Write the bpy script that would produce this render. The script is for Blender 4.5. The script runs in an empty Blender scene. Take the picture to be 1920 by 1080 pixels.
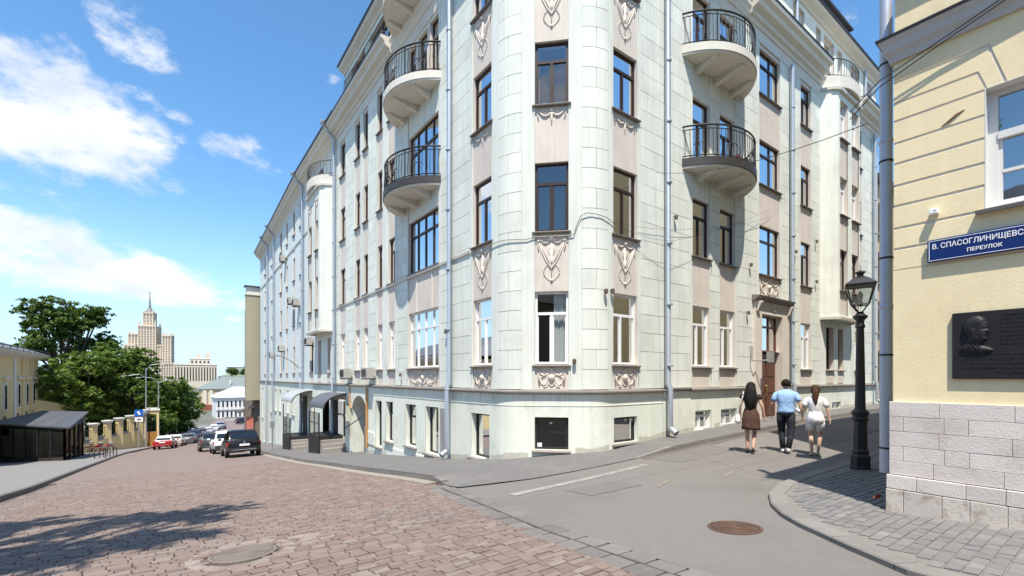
import bpy, math, random
from mathutils import Vector, Matrix, noise
D = bpy.data
SC = bpy.context.scene
COL = SC.collection
random.seed(11)
rad = math.radians
PI = math.pi

# ------------------------------------------------------------------ camera, sky, sun, exposure
HEAD = math.atan2(638, 865)                       # heading, clockwise from +Y (the street runs along +Y)
cd = D.cameras.new('camera')
cam = D.objects.new('camera', cd)
COL.objects.link(cam)
cam.location = (0, 0, 0)                          # heights in this scene are measured from eye level
cam.rotation_euler = (rad(90), 0, -HEAD)
cd.sensor_width = 36
cd.lens = 865 / 1920 * 36
cd.shift_y = 167.3 / 1920
cd.clip_start = 0.05
cd.clip_end = 6000
SC.camera = cam

SUN_EL = rad(65)
SUN_AZ = math.atan2(-0.63, -0.777)                # sun stands behind the camera (clockwise from +Y)
W = D.worlds.new('World')
SC.world = W
W.use_nodes = True
wt = W.node_tree
wt.nodes.clear()


def wn(t, **k):
    n = wt.nodes.new(t)
    for a, b in k.items():
        setattr(n, a, b)
    return n


def wmath(op, a, b=None, c=None):
    n = wn('ShaderNodeMath', operation=op)
    for i, v in enumerate((a, b, c)):
        if v is None:
            continue
        if isinstance(v, (int, float)):
            n.inputs[i].default_value = v
        else:
            wt.links.new(v, n.inputs[i])
    return n.outputs[0]


sky = wn('ShaderNodeTexSky', sky_type='NISHITA', sun_disc=False)
sky.sun_elevation = SUN_EL
sky.sun_rotation = SUN_AZ
sky.altitude = 150
sky.air_density = 1.0
sky.dust_density = 0.15
sky.ozone_density = 1.6
tc = wn('ShaderNodeTexCoord')
sep = wn('ShaderNodeSeparateXYZ')
wt.links.new(tc.outputs['Generated'], sep.inputs[0])
az = wmath('ARCTAN2', sep.outputs[0], sep.outputs[1])
el = wmath('ARCSINE', sep.outputs[2])
nz = wn('ShaderNodeTexNoise', noise_dimensions='3D')
nz.inputs['Scale'].default_value = 7.5
nz.inputs['Detail'].default_value = 8
nz.inputs['Roughness'].default_value = 0.62
mp = wn('ShaderNodeMapping')
mp.inputs['Scale'].default_value = (1, 1, 1.7)
wt.links.new(tc.outputs['Generated'], mp.inputs[0])
wt.links.new(mp.outputs[0], nz.inputs['Vector'])
# cumulus heaps: azimuth, elevation, half width, half height (degrees), fullness
CLOUDS = [(-9.8, 21.2, 8.5, 4.4, 1.15), (-4.9, 19.7, 5.5, 2.4, 1.05), (-11.6, 24.2, 4, 3, .95), (-7.8, 25.6, 2.6, 2.4, .8), (-5.6, 23.8, 2.4, 1.8, .75),
          (-3.9, 31, 2.6, 2.0, .75), (-2.5, 29.6, 3.0, 2.0, .75), (-3.3, 25.5, 1.9, .9, .68), (.6, 24.5, 1.5, .75, .66), (5.7, 22.9, 3.0, 1.6, .9), (7.8, 22.1, 2.4, 1.0, .75),
          (-2.4, 18.3, 2.0, .8, .58), (-9.9, 10.6, 6, 2.3, 1.35), (-5, 9.6, 7, 1.6, 1.3), (.8, 8.7, 5.5, 1.4, 1.2), (4.2, 8.0, 3.4, .9, 1.0), (5.4, 6.2, 1.2, .45, .72),
          (15.1, 31, 1.1, .8, .5), (72, 32, 3, 1.5, .5), (-45, 24, 13, 4.5, 1.0), (-70, 14, 15, 3, 1.0), (130, 13, 18, 3, 1.0), (165, 34, 14, 6, 1.0),
          (-140, 30, 14, 6, 1.0), (-105, 40, 12, 6, .95), (-165, 15, 18, 3.5, 1.0), (-120, 12, 14, 3, .95)]
acc = None
cmb = wn('ShaderNodeCombineXYZ')
wt.links.new(az, cmb.inputs[0])
wt.links.new(el, cmb.inputs[1])
for a0, e0, ra, re, k in CLOUDS:
    v1 = wn('ShaderNodeVectorMath', operation='MULTIPLY_ADD')
    wt.links.new(cmb.outputs[0], v1.inputs[0])
    sx_, sy_ = .742 / rad(ra), .742 / rad(re)
    v1.inputs[1].default_value = (sx_, sy_, 0)
    v1.inputs[2].default_value = (-rad(a0) * sx_, -rad(e0) * sy_, 0)
    v2 = wn('ShaderNodeVectorMath', operation='DOT_PRODUCT')
    wt.links.new(v1.outputs[0], v2.inputs[0])
    wt.links.new(v1.outputs[0], v2.inputs[1])
    q = wmath('SUBTRACT', k, v2.outputs['Value'])
    acc = q if acc is None else wmath('MAXIMUM', acc, q)
acc = wmath('MAXIMUM', acc, -1.0)
dens = wmath('ADD', acc, wmath('MULTIPLY', wmath('SUBTRACT', nz.outputs[0], .5), 4.2))
mr = wn('ShaderNodeMapRange', interpolation_type='SMOOTHSTEP')
mr.inputs[1].default_value = .25
mr.inputs[2].default_value = 1.2
wt.links.new(dens, mr.inputs[0])
nz2 = wn('ShaderNodeTexNoise')
nz2.inputs['Scale'].default_value = 9
nz2.inputs['Detail'].default_value = 5
wt.links.new(mp.outputs[0], nz2.inputs['Vector'])
ccol = wn('ShaderNodeMix', data_type='RGBA')
ccol.inputs[6].default_value = (4.6, 5.2, 6.3, 1)
ccol.inputs[7].default_value = (7.3, 7.3, 7.4, 1)
wt.links.new(wmath('MULTIPLY_ADD', nz2.outputs[0], 2.6, -.62), ccol.inputs[0])
cmix = wn('ShaderNodeMix', data_type='RGBA')
wt.links.new(wmath('MULTIPLY', mr.outputs[0], .93), cmix.inputs[0])
hsv = wn('ShaderNodeHueSaturation')
hsv.inputs['Hue'].default_value = .495
hsv.inputs['Saturation'].default_value = 1.2
hsv.inputs['Value'].default_value = 1.6
wt.links.new(sky.outputs[0], hsv.inputs['Color'])
hz = wn('ShaderNodeMapRange', interpolation_type='SMOOTHSTEP')   # pale summer haze towards the horizon, all round
hz.inputs[1].default_value = rad(19)
hz.inputs[2].default_value = rad(-2)
hz.inputs[4].default_value = .9
wt.links.new(el, hz.inputs[0])
hmix = wn('ShaderNodeMix', data_type='RGBA')
hmix.inputs[7].default_value = (3.7, 5.6, 7.9, 1)
wt.links.new(hz.outputs[0], hmix.inputs[0])
wt.links.new(hsv.outputs[0], hmix.inputs[6])
wt.links.new(hmix.outputs[2], cmix.inputs[6])
wt.links.new(ccol.outputs[2], cmix.inputs[7])
bg = wn('ShaderNodeBackground')
bg.inputs['Strength'].default_value = 0.092
wt.links.new(cmix.outputs[2], bg.inputs['Color'])
wo = wn('ShaderNodeOutputWorld')
wt.links.new(bg.outputs[0], wo.inputs['Surface'])

sl = D.lights.new('sun', 'SUN')
sl.energy = 4.4
sl.angle = rad(.53)
sl.color = (1.0, .94, .84)
sun = D.objects.new('sun', sl)
COL.objects.link(sun)
sd = Vector((.63 * math.cos(SUN_EL), .777 * math.cos(SUN_EL), -math.sin(SUN_EL)))
sun.rotation_euler = sd.to_track_quat('-Z', 'Y').to_euler()
sun.location = (-20, -25, 60)

SC.view_settings.view_transform = 'Standard'
SC.view_settings.look = 'None'
SC.view_settings.gamma = 1
SC.view_settings.use_curve_mapping = False
SC.view_settings.exposure = 0.80
SC.cycles.max_bounces = 6
SC.cycles.diffuse_bounces = 3
SC.cycles.glossy_bounces = 3
SC.cycles.transparent_max_bounces = 10
SC.cycles.use_denoising = True
SC.cycles.sample_clamp_indirect = 6


# ------------------------------------------------------------------ helpers
class MB:
    """collects faces for ONE mesh object"""
    def __init__(s):
        s.v = []
        s.f = []
        s.tone = []
        s.cur = 0.0

    def add(s, vs, fs):
        o = len(s.v)
        s.v += [tuple(p) for p in vs]
        s.tone += [s.cur] * len(vs)
        s.f += [tuple(i + o for i in f) for f in fs]

    def box(s, x0, x1, y0, y1, z0, z1, fn=None):
        c = [(x, y, z) for z in (z0, z1) for y in (y0, y1) for x in (x0, x1)]
        if fn:
            c = [fn(*p) for p in c]
        s.add(c, [(0, 2, 3, 1), (4, 5, 7, 6), (0, 1, 5, 4), (2, 6, 7, 3), (0, 4, 6, 2), (1, 3, 7, 5)])

    def rbox(s, c, size, rz=0, tilt=None):
        m = Matrix.Rotation(rz, 3, 'Z')
        if tilt:
            m = m @ tilt
        a, b, h = size[0] / 2, size[1] / 2, size[2] / 2
        cc = Vector(c)
        s.box(-a, a, -b, b, -h, h, lambda x, y, z: cc + m @ Vector((x, y, z)))

    def bar(s, a, b, w, h=None):
        a = Vector(a)
        b = Vector(b)
        s.tube([a, b], w / 2 * 1.3, 4 if h is None else 4)

    def tube(s, pts, r, n=6, cap=True):
        pts = [Vector(p) for p in pts]
        rs = r if isinstance(r, (list, tuple)) else [r] * len(pts)
        ref = None
        rings = []
        for i, p in enumerate(pts):
            t = (pts[min(i + 1, len(pts) - 1)] - pts[max(i - 1, 0)])
            if t.length < 1e-9:
                t = Vector((0, 0, 1))
            t.normalize()
            if ref is None:
                ref = Vector((0, 0, 1)) if abs(t.z) < .9 else Vector((1, 0, 0))
            a = t.cross(ref)
            if a.length < 1e-6:
                a = t.orthogonal()
            a.normalize()
            b = a.cross(t)
            ref = b
            rings.append([p + (a * math.cos(2 * PI * k / n) + b * math.sin(2 * PI * k / n)) * rs[i] for k in range(n)])
        vs = [q for g in rings for q in g]
        fs = []
        for i in range(len(pts) - 1):
            for k in range(n):
                fs.append((i * n + k, i * n + (k + 1) % n, (i + 1) * n + (k + 1) % n, (i + 1) * n + k))
        if cap:
            fs.append(tuple(range(n))[::-1])
            fs.append(tuple((len(pts) - 1) * n + k for k in range(n)))
        s.add(vs, fs)

    def lathe(s, prof, n=16, c=(0, 0, 0), axis='Z'):
        vs = []
        for r, z in prof:
            for k in range(n):
                a = 2 * PI * k / n
                q = (r * math.cos(a), r * math.sin(a), z)
                if axis == 'X':
                    q = (z, r * math.cos(a), r * math.sin(a))
                if axis == 'Y':
                    q = (r * math.cos(a), z, r * math.sin(a))
                vs.append((q[0] + c[0], q[1] + c[1], q[2] + c[2]))
        fs = []
        for i in range(len(prof) - 1):
            for k in range(n):
                fs.append((i * n + k, i * n + (k + 1) % n, (i + 1) * n + (k + 1) % n, (i + 1) * n + k))
        fs.append(tuple(range(n))[::-1])
        fs.append(tuple((len(prof) - 1) * n + k for k in range(n)))
        s.add(vs, fs)

    def loft(s, rings, cap=True, closed=True):
        n = len(rings[0])
        vs = [q for g in rings for q in g]
        fs = []
        for i in range(len(rings) - 1):
            for k in range(n if closed else n - 1):
                fs.append((i * n + k, i * n + (k + 1) % n, (i + 1) * n + (k + 1) % n, (i + 1) * n + k))
        if cap:
            fs.append(tuple(range(n))[::-1])
            fs.append(tuple((len(rings) - 1) * n + k for k in range(n)))
        s.add(vs, fs)

    def prism(s, poly, z0, z1, fn=None):
        n = len(poly)
        f0 = (lambda p: z0(p)) if callable(z0) else (lambda p: z0)
        f1 = (lambda p: z1(p)) if callable(z1) else (lambda p: z1)
        vs = [(p[0], p[1], f0(p)) for p in poly] + [(p[0], p[1], f1(p)) for p in poly]
        if fn:
            vs = [fn(*q) for q in vs]
        fs = [tuple(range(n))[::-1], tuple(range(n, 2 * n))] + [(k, (k + 1) % n, n + (k + 1) % n, n + k) for k in range(n)]
        s.add(vs, fs)

    def mesh(s, name):
        m = D.meshes.new(name)
        m.from_pydata(s.v, [], s.f)
        m.update()
        if any(s.tone):
            at = m.attributes.new('tone', 'FLOAT', 'POINT')
            at.data.foreach_set('value', s.tone)
        return m

    def build(s, name, mat, parent=None, smooth=False, bevel=0, label=None, kind=None, fix=True):
        off = Vector((0, 0, 0))
        p = parent
        while p is not None:
            off += p.location
            p = p.parent
        if off.length > 0:
            s.v = [(x - off.x, y - off.y, z - off.z) for x, y, z in s.v]
        m = s.mesh(name)
        if fix:
            import bmesh
            b = bmesh.new()
            b.from_mesh(m)
            bmesh.ops.recalc_face_normals(b, faces=b.faces)
            b.to_mesh(m)
            b.free()
        m.materials.append(mat)
        if smooth:
            m.polygons.foreach_set('use_smooth', [True] * len(m.polygons))
            if smooth != 'full':
                try:
                    m.set_sharp_from_angle(angle=rad(40))
                except Exception:
                    pass
        o = D.objects.new(name, m)
        COL.objects.link(o)
        o.parent = parent
        if bevel:
            md = o.modifiers.new('bevel', 'BEVEL')
            md.width = bevel
            md.segments = 2
            md.limit_method = 'ANGLE'
        if label:
            o['label'] = label
        if kind:
            o['kind'] = kind
        return o


def thing(name, label, cat, loc=(0, 0, 0), group=None):
    o = D.objects.new(name, None)
    COL.objects.link(o)
    o.location = loc
    o.empty_display_size = .2
    return tag(o, label, cat, group)


def tag(o, label, cat, group=None):
    o['label'] = label
    o['category'] = cat
    if group:
        o['group'] = group
    return o


def struct(o):
    o['kind'] = 'structure'
    return o


def copy_tree(o, parent=None):
    kids = [c for c in D.objects if c.parent == o]
    c = o.copy()
    COL.objects.link(c)
    c.parent = parent
    for k in kids:
        copy_tree(k, c)
    return c


MATS = {}


def mat(name, col, rough=.8, var=.10, scale=2.0, bump=0.0, bscale=60, streak=0.0, metal=0.0, spec=.4, rv=0.0, coat=0.0, dirt=None, dscale=.8, damt=.5, bdist=.01, tint=None):
    if name in MATS:
        return MATS[name]
    m = D.materials.new(name)
    m.use_nodes = True
    t = m.node_tree
    L = t.links.new
    b = t.nodes['Principled BSDF']
    b.inputs['Roughness'].default_value = rough
    b.inputs['Metallic'].default_value = metal
    b.inputs['Specular IOR Level'].default_value = spec
    b.inputs['Coat Weight'].default_value = coat
    b.inputs['Coat Roughness'].default_value = .08
    geo = t.nodes.new('ShaderNodeNewGeometry')

    def nz(sc, det=5, ro=.6, vec=None):
        n = t.nodes.new('ShaderNodeTexNoise')
        n.inputs['Scale'].default_value = sc
        n.inputs['Detail'].default_value = det
        n.inputs['Roughness'].default_value = ro
        L(vec or geo.outputs['Position'], n.inputs['Vector'])
        return n.outputs[0]

    def mth(op, a, b_):
        n = t.nodes.new('ShaderNodeMath')
        n.operation = op
        for i, v in enumerate((a, b_)):
            if isinstance(v, (int, float)):
                n.inputs[i].default_value = v
            else:
                L(v, n.inputs[i])
        return n.outputs[0]

    val = mth('ADD', 1.0, mth('MULTIPLY', mth('SUBTRACT', nz(scale), .5), var * 2.6))
    if streak:
        mp_ = t.nodes.new('ShaderNodeMapping')
        mp_.inputs['Scale'].default_value = (5, 5, .22)
        L(geo.outputs['Position'], mp_.inputs[0])
        val = mth('ADD', val, mth('MULTIPLY', mth('SUBTRACT', nz(1.6, 4, .65, mp_.outputs[0]), .5), streak * 2.4))
    rnd = None
    if rv:
        oi = t.nodes.new('ShaderNodeObjectInfo')
        at = t.nodes.new('ShaderNodeAttribute')
        at.attribute_name = 'tone'
        rnd = mth('FRACT', mth('ADD', oi.outputs['Random'], at.outputs['Fac']), 0)
        val = mth('ADD', val, mth('MULTIPLY', mth('SUBTRACT', rnd, .5), rv * 2))
    cm = t.nodes.new('ShaderNodeMix')
    cm.data_type = 'RGBA'
    cm.blend_type = 'MULTIPLY'
    cm.inputs[0].default_value = 1
    cm.inputs[6].default_value = (*col, 1)
    cv = t.nodes.new('ShaderNodeCombineColor')
    for i in range(3):
        L(val, cv.inputs[i])
    L(cv.outputs[0], cm.inputs[7])
    out = cm.outputs[2]
    if tint and rnd is not None:                      # some of the pieces are of another stone
        tm = t.nodes.new('ShaderNodeMix')
        tm.data_type = 'RGBA'
        r2 = mth('FRACT', mth('MULTIPLY', rnd, 7.31), 0)
        mrn = t.nodes.new('ShaderNodeMapRange')
        mrn.inputs[1].default_value = tint[1]
        mrn.inputs[2].default_value = 1.0
        L(r2, mrn.inputs[0])
        L(mrn.outputs[0], tm.inputs[0])
        L(out, tm.inputs[6])
        tm.inputs[7].default_value = (*tint[0], 1)
        out = tm.outputs[2]
    if dirt:
        dm = t.nodes.new('ShaderNodeMix')
        dm.data_type = 'RGBA'
        mrn = t.nodes.new('ShaderNodeMapRange')
        mrn.inputs[1].default_value = .5
        mrn.inputs[2].default_value = .72
        L(nz(dscale, 7, .68), mrn.inputs[0])
        L(mth('MULTIPLY', mrn.outputs[0], damt), dm.inputs[0])
        L(out, dm.inputs[6])
        dm.inputs[7].default_value = (*dirt, 1)
        out = dm.outputs[2]
    L(out, b.inputs['Base Color'])
    if bump:
        bp = t.nodes.new('ShaderNodeBump')
        bp.inputs['Strength'].default_value = bump
        bp.inputs['Distance'].default_value = bdist
        L(nz(bscale, 4, .6), bp.inputs['Height'])
        L(bp.outputs[0], b.inputs['Normal'])
    MATS[name] = m
    return m


def glass(name, tintc=(.9, .95, 1), refl=.12, boost=1.6, rough=.0, wob=.0):
    """window pane: part mirror, part clear, by the Fresnel law of a double pane"""
    if name in MATS:
        return MATS[name]
    m = D.materials.new(name)
    m.use_nodes = True
    t = m.node_tree
    t.nodes.remove(t.nodes['Principled BSDF'])
    o = t.nodes['Material Output']
    tr = t.nodes.new('ShaderNodeBsdfTransparent')
    tr.inputs[0].default_value = (*tintc, 1)
    gl = t.nodes.new('ShaderNodeBsdfGlossy')
    gl.inputs['Roughness'].default_value = rough
    fr = t.nodes.new('ShaderNodeFresnel')
    fr.inputs[0].default_value = 1.5
    ma = t.nodes.new('ShaderNodeMath')
    ma.operation = 'MULTIPLY_ADD'
    ma.use_clamp = True
    t.links.new(fr.outputs[0], ma.inputs[0])
    ma.inputs[1].default_value = boost
    ma.inputs[2].default_value = refl
    mx = t.nodes.new('ShaderNodeMixShader')
    t.links.new(ma.outputs[0], mx.inputs[0])
    t.links.new(tr.outputs[0], mx.inputs[1])
    t.links.new(gl.outputs[0], mx.inputs[2])
    t.links.new(mx.outputs[0], o.inputs['Surface'])
    if wob:
        n = t.nodes.new('ShaderNodeTexNoise')
        n.inputs['Scale'].default_value = 1.3
        bp = t.nodes.new('ShaderNodeBump')
        bp.inputs['Strength'].default_value = wob
        bp.inputs['Distance'].default_value = .05
        g = t.nodes.new('ShaderNodeNewGeometry')
        t.links.new(g.outputs['Position'], n.inputs['Vector'])
        t.links.new(n.outputs[0], bp.inputs['Height'])
        t.links.new(bp.outputs[0], gl.inputs['Normal'])
    MATS[name] = m
    return m


# real-world base colours
M_GREEN = mat('mint_plaster', (.692, .706, .626), .85, .08, .7, .3, 45, .16, rv=.06, dirt=(.50, .50, .43), dscale=.55, damt=.55)
M_GREENW = mat('mint_plaster_joint', (.50, .50, .44), .9, .06, .7, .2, 45, .05)
M_BASE = mat('pale_mint_base_plaster', (.70, .718, .618), .85, .08, .8, .3, 30, .14, dirt=(.48, .49, .41), dscale=.9, damt=.7)
M_BEIGE = mat('rose_beige_stucco', (.63, .555, .48), .85, .07, 1.2, .2, 60, .14, dirt=(.40, .35, .30), dscale=1.3, damt=.35)
M_CREAM = mat('cream_stucco', (.66, .62, .54), .85, .06, 1.0, .2, 50, .08, dirt=(.46, .42, .35), dscale=1.2, damt=.4)
M_TRIM = mat('grey_sheet_metal_sill', (.20, .17, .15), .55, .1, 3, spec=.4)
M_LEDGE = mat('weathered_ledge', (.30, .27, .24), .8, .14, 2.5, .2, 40, dirt=(.16, .14, .12), dscale=2, damt=.6)
M_BROWNF = mat('dark_brown_window_frame', (.036, .019, .014), .45, .1, 4)
M_WHITEF = mat('white_window_frame', (.80, .80, .78), .4, .03, 4)
M_IRON = mat('black_wrought_iron', (.022, .020, .020), .5, .15, 8)
M_PIPE = mat('galvanised_drainpipe', (.42, .45, .49), .42, .08, 3, metal=.55, streak=.1)
M_ROOF = mat('dark_roof_metal', (.055, .055, .06), .5, .1, 2, metal=.3)
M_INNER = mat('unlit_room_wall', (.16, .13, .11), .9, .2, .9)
M_CURT = mat('white_net_curtain', (.62, .60, .56), .9, .05, 2)
M_CURT2 = mat('rose_curtain', (.36, .27, .24), .9, .08, 2)
M_GLASS = glass('window_glass', refl=.10, boost=1.9, wob=.03)
M_GLASSD = glass('street_level_glass', (.75, .8, .8), refl=.03, boost=1.3, wob=.02)


# ------------------------------------------------------------------ the lie of the land (metres relative to eye level)
MAINP = [(-60, -.6), (-40, -.6), (-10, -1.25), (0, -1.62), (.73, -1.655), (1.94, -1.73), (6, -2.0), (9.5, -2.32), (13.4, -2.8), (18.3, -3.34), (21.6, -3.74), (28, -4.38), (33, -4.87),
         (54, -7.0), (75, -8.9), (100, -10.6), (140, -12.2), (200, -13.4), (3000, -15)]
SIDEP = [(7, -2.0), (12.2, -1.93), (18.8, -1.70), (31.6, -1.60), (80, -1.4), (3000, -1.4)]


def lin(P, v):
    if v <= P[0][0]:
        return P[0][1]
    for (a, b), (c, e) in zip(P, P[1:]):
        if v <= c:
            return b + (e - b) * (v - a) / (c - a)
    return P[-1][1]


def sml(P, v):
    return sum(lin(P, v + 1.2 * k) for k in (-1, -.5, 0, .5, 1)) / 5


def zg(x, y):
    f = min(1, max(0, (x - 6) / 7))
    f = f * f * (3 - 2 * f)
    f *= 1 - min(1, max(0, (y - 9.5) / 4))
    return sml(MAINP, y) * (1 - f) + sml(SIDEP, x) * f


def bend(y):                                        # the street swings right on its way down
    return 0 if y < 54 else .13 * (y - 54) if y > 58 else .13 * (y - 54) ** 2 / 8 + 0 * y

# ------------------------------------------------------------------ ground, streets, pavements
M_EARTH = mat('far_ground', (.12, .12, .09), .95, .2, .05)
M_SETT = mat('worn_red_brown_setts', (.186, .136, .113), .72, .16, 6, .5, 55, rv=.14, tint=((.23, .19, .163), .74), dirt=(.14, .125, .115), dscale=.45, damt=.45, spec=.35)
M_BED = mat('sett_joint_sand', (.115, .094, .081), .95, .25, 14, .3, 90)
M_ASPH = mat('grey_asphalt', (.172, .157, .144), .88, .20, 34, .8, 120, dirt=(.125, .113, .103), dscale=.45, damt=.55, bdist=.006, spec=.3)
M_PAVE = mat('grey_paving_surface', (.140, .133, .127), .85, .22, 9, .6, 40, dirt=(.20, .187, .172), dscale=.9, damt=.55)
M_SLAB = mat('grey_paving_stone', (.165, .158, .152), .8, .12, 5, .4, 60, rv=.11, tint=((.24, .215, .19), .9), dirt=(.13, .125, .12), dscale=.9, damt=.3)
M_KERB = mat('granite_kerb', (.20, .185, .168), .8, .14, 6, .3, 90, rv=.12)
M_GREYS = mat('grey_border_sett', (.155, .144, .132), .8, .14, 6, .4, 60, rv=.16)
M_PAINT = mat('worn_white_road_paint', (.275, .252, .228), .8, .25, 7, dirt=(.175, .16, .146), dscale=2.0, damt=1.0)
M_PAINTY = mat('worn_yellow_road_paint', (.215, .185, .145), .8, .3, 7, dirt=(.17, .157, .143), dscale=2.0, damt=1.0)
M_CAST = mat('rusty_cast_iron', (.115, .066, .046), .6, .25, 14, .3, 60, metal=.3)


def sheet(name, xs, ys, zf, m, parent=None, keep=None, xf=None):
    b = MB()
    nx = len(xs)
    b.v = [((xf(x, y) if xf else x), y, zf((xf(x, y) if xf else x), y)) for y in ys for x in xs]
    b.tone = [0] * len(b.v)
    for j in range(len(ys) - 1):
        for i in range(nx - 1):
            if keep and not keep((xs[i] + xs[i + 1]) / 2, (ys[j] + ys[j + 1]) / 2):
                continue
            b.f.append((j * nx + i, j * nx + i + 1, (j + 1) * nx + i + 1, (j + 1) * nx + i))
    return b.build(name, m, parent, fix=False)


def frange(a, b, st):
    n = max(1, int(round((b - a) / st)))
    return [a + (b - a) * i / n for i in range(n + 1)]


gx = [-2500, -900, -300, -120] + frange(-60, -16, 4) + frange(-14, 60, 2) + [80, 120, 300, 900, 2500]
gy = [-2500, -600, -160, -80] + frange(-40, 0, 4) + frange(1, 60, 1) + frange(64, 140, 4) + [170, 200, 300, 600, 1200, 2500]
struct(sheet('ground', gx, gy, lambda x, y: zg(x, y) - .22, M_EARTH))

LK, RK = -3.72, 4.72                               # kerb faces of the main street


def band_x(y):                                       # where the setts end and the asphalt of the side lane begins
    return lin([(-30, 1.9), (0, 3.25), (2.33, 3.62), (4.5, 3.72), (8.3, 4.3), (8.6, RK), (400, RK)], y)


def street_x(t, y):                                  # t = 0 .. 1 across the cobbled street
    l = LK + bend(y)
    r = (RK if y > 8.6 else band_x(y) + .25) + bend(y)
    return l + (r - l) * t


BEDN = 24.0
cob = struct(sheet('cobbled_street', frange(0, 1, .1), frange(-30, 60, 1) + frange(64, 240, 4), lambda x, y: zg(x, y) - (.03 if y < BEDN else .006 + .024 * max(0, 1 - (y - BEDN) / 4)), M_BED, xf=street_x))
# far down the hill the single setts can no longer be told apart: the material takes over
M_FARSETT = mat('distant_setts', (.19, .142, .122), .75, .22, 5, .4, 30, rv=.01, dirt=(.245, .20, .172), dscale=2.0, damt=.5)
far = struct(sheet('far_cobbles', frange(0, 1, .1), frange(BEDN, 60, 1) + frange(64, 240, 4), lambda x, y: zg(x, y) - .002, M_FARSETT, xf=street_x))

MH = [(0.66, 6.08, .30), (5.4, 2.85, .255)]          # the two manhole covers


def sett_mesh(nm, w, h, k=0.012, dz=.0, dep=.03):
    b = MB()
    sett_add(b, 0, 0, 0, w, h, 0, k, dz, dep)
    return b.mesh(nm)


def sett_add(b, x, y, z, w, h, rz, k, dz=(0, 0, 0, 0), dep=.03, sl=(0, 0)):
    c, s_ = math.cos(rz), math.sin(rz)
    dz = dz or (0, 0, 0, 0)
    r = []
    for (ex, zz, q) in ((0, -dep, 0), (0, -k * .8, 0), (k, 0, 1)):
        for i, (a, e) in enumerate(((-1, -1), (1, -1), (1, 1), (-1, 1))):
            lx = a * (w / 2 - ex)
            ly = e * (h / 2 - ex)
            r.append((x + lx * c - ly * s_, y + lx * s_ + ly * c, z + zz + q * dz[i] + lx * sl[0] + ly * sl[1]))
    fs = [(i, (i + 1) % 4, 4 + (i + 1) % 4, 4 + i) for i in range(4)] + [(4 + i, 4 + (i + 1) % 4, 8 + (i + 1) % 4, 8 + i) for i in range(4)] + [(8, 9, 10, 11)]
    b.add(r, fs)


def lay(parent, name, spots, m, shared, stuffname, k=.012, own=300):
    """spots: (x, y, w, h, rz) sorted by what shows largest; the first become pieces of their own, the rest one mesh"""
    spots = sorted(spots, key=lambda s: math.hypot(s[0], s[1]) / (s[2] * s[3]) ** .5)
    meshes = []
    for i in range(8):
        b = MB()
        jz = tuple(random.uniform(-.006, .004) for _ in range(4))
        sett_add(b, 0, 0, 0, shared[0] * random.uniform(.93, 1.03), shared[1] * random.uniform(.92, 1.02), 0, k, jz)
        me = b.mesh(name)
        me.materials.append(m)
        meshes.append(me)
    for s in spots[:own]:
        o = D.objects.new(name, random.choice(meshes))
        COL.objects.link(o)
        o.parent = parent
        sx = (zg(s[0] + .2, s[1]) - zg(s[0] - .2, s[1])) / .4
        sy = (zg(s[0], s[1] + .2) - zg(s[0], s[1] - .2)) / .4
        o.location = (s[0], s[1], zg(s[0], s[1]) + (s[5] if len(s) > 5 else 0) + random.uniform(-.005, .003))
        o.rotation_euler = (math.atan(sy), -math.atan(sx), s[4])
        o.scale = (s[2] / shared[0], s[3] / shared[1], 1)
    if spots[own:]:
        b = MB()
        for s in spots[own:]:
            b.cur = random.random()
            sx = (zg(s[0] + .2, s[1]) - zg(s[0] - .2, s[1])) / .4
            sy = (zg(s[0], s[1] + .2) - zg(s[0], s[1] - .2)) / .4
            sett_add(b, s[0], s[1], zg(s[0], s[1]) + (s[5] if len(s) > 5 else 0) + random.uniform(-.005, .003), s[2] * random.uniform(.95, 1.02), s[3] * random.uniform(.94, 1.02), s[4], k,
                     tuple(random.uniform(-.006, .004) for _ in range(4)), sl=(sx, sy))
        b.build(stuffname, m, parent, kind='stuff', fix=False)


spots = []
y = -.6
row = 0
while y < BEDN:
    hh = random.uniform(.085, .102)
    x = LK + .16 + random.uniform(0, .2)
    off = .05 * math.sin(y * .7)
    while x < band_x(y) - .26 if y < 8.6 else x < RK - .30:
        ww = random.uniform(.155, .23)
        xc, yc = x + ww / 2, y + hh / 2 + .02 * math.sin(x * 1.3 + y) + .004 * random.uniform(-1, 1)
        vis = (math.cos(HEAD) * xc - math.sin(HEAD) * yc) / max(.1, (math.sin(HEAD) * xc + math.cos(HEAD) * yc))
        dep = math.sin(HEAD) * xc + math.cos(HEAD) * yc
        if dep > 2.2 and -1.6 < vis < 1.6 and not any(math.hypot(xc - a, yc - b_) < r + .10 for a, b_, r in MH):
            spots.append((xc, yc, ww - .009, hh - .009, random.uniform(-.014, .014)))
        x += ww
    y += hh
lay(cob, 'sett', spots, M_SETT, (.19, .085), 'laid_setts', k=.008, own=300)
# pale new setts round the cover in the cobbles
spots = []
for i in range(14):
    a = 2 * PI * i / 14
    spots.append((MH[0][0] + .475 * math.cos(a), MH[0][1] + .475 * math.sin(a), .185, .15, a + PI / 2))
for (a, b_) in ((.72, .10), (.92, .02), (.80, .26), (.62, .34)):
    spots.append((MH[0][0] + a, MH[0][1] + b_, .2, .125, .05, .004))
for (a, b_) in ((2.37, 3.25), (2.58, 3.22)):
    spots.append((a, b_, .24, .12, 0, .004))
M_PALES = mat('pale_replacement_sett', (.245, .205, .178), .8, .12, 6, .4, 60, rv=.12)
lay(cob, 'pale_sett', spots, M_PALES, (.2, .13), 'x')
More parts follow.
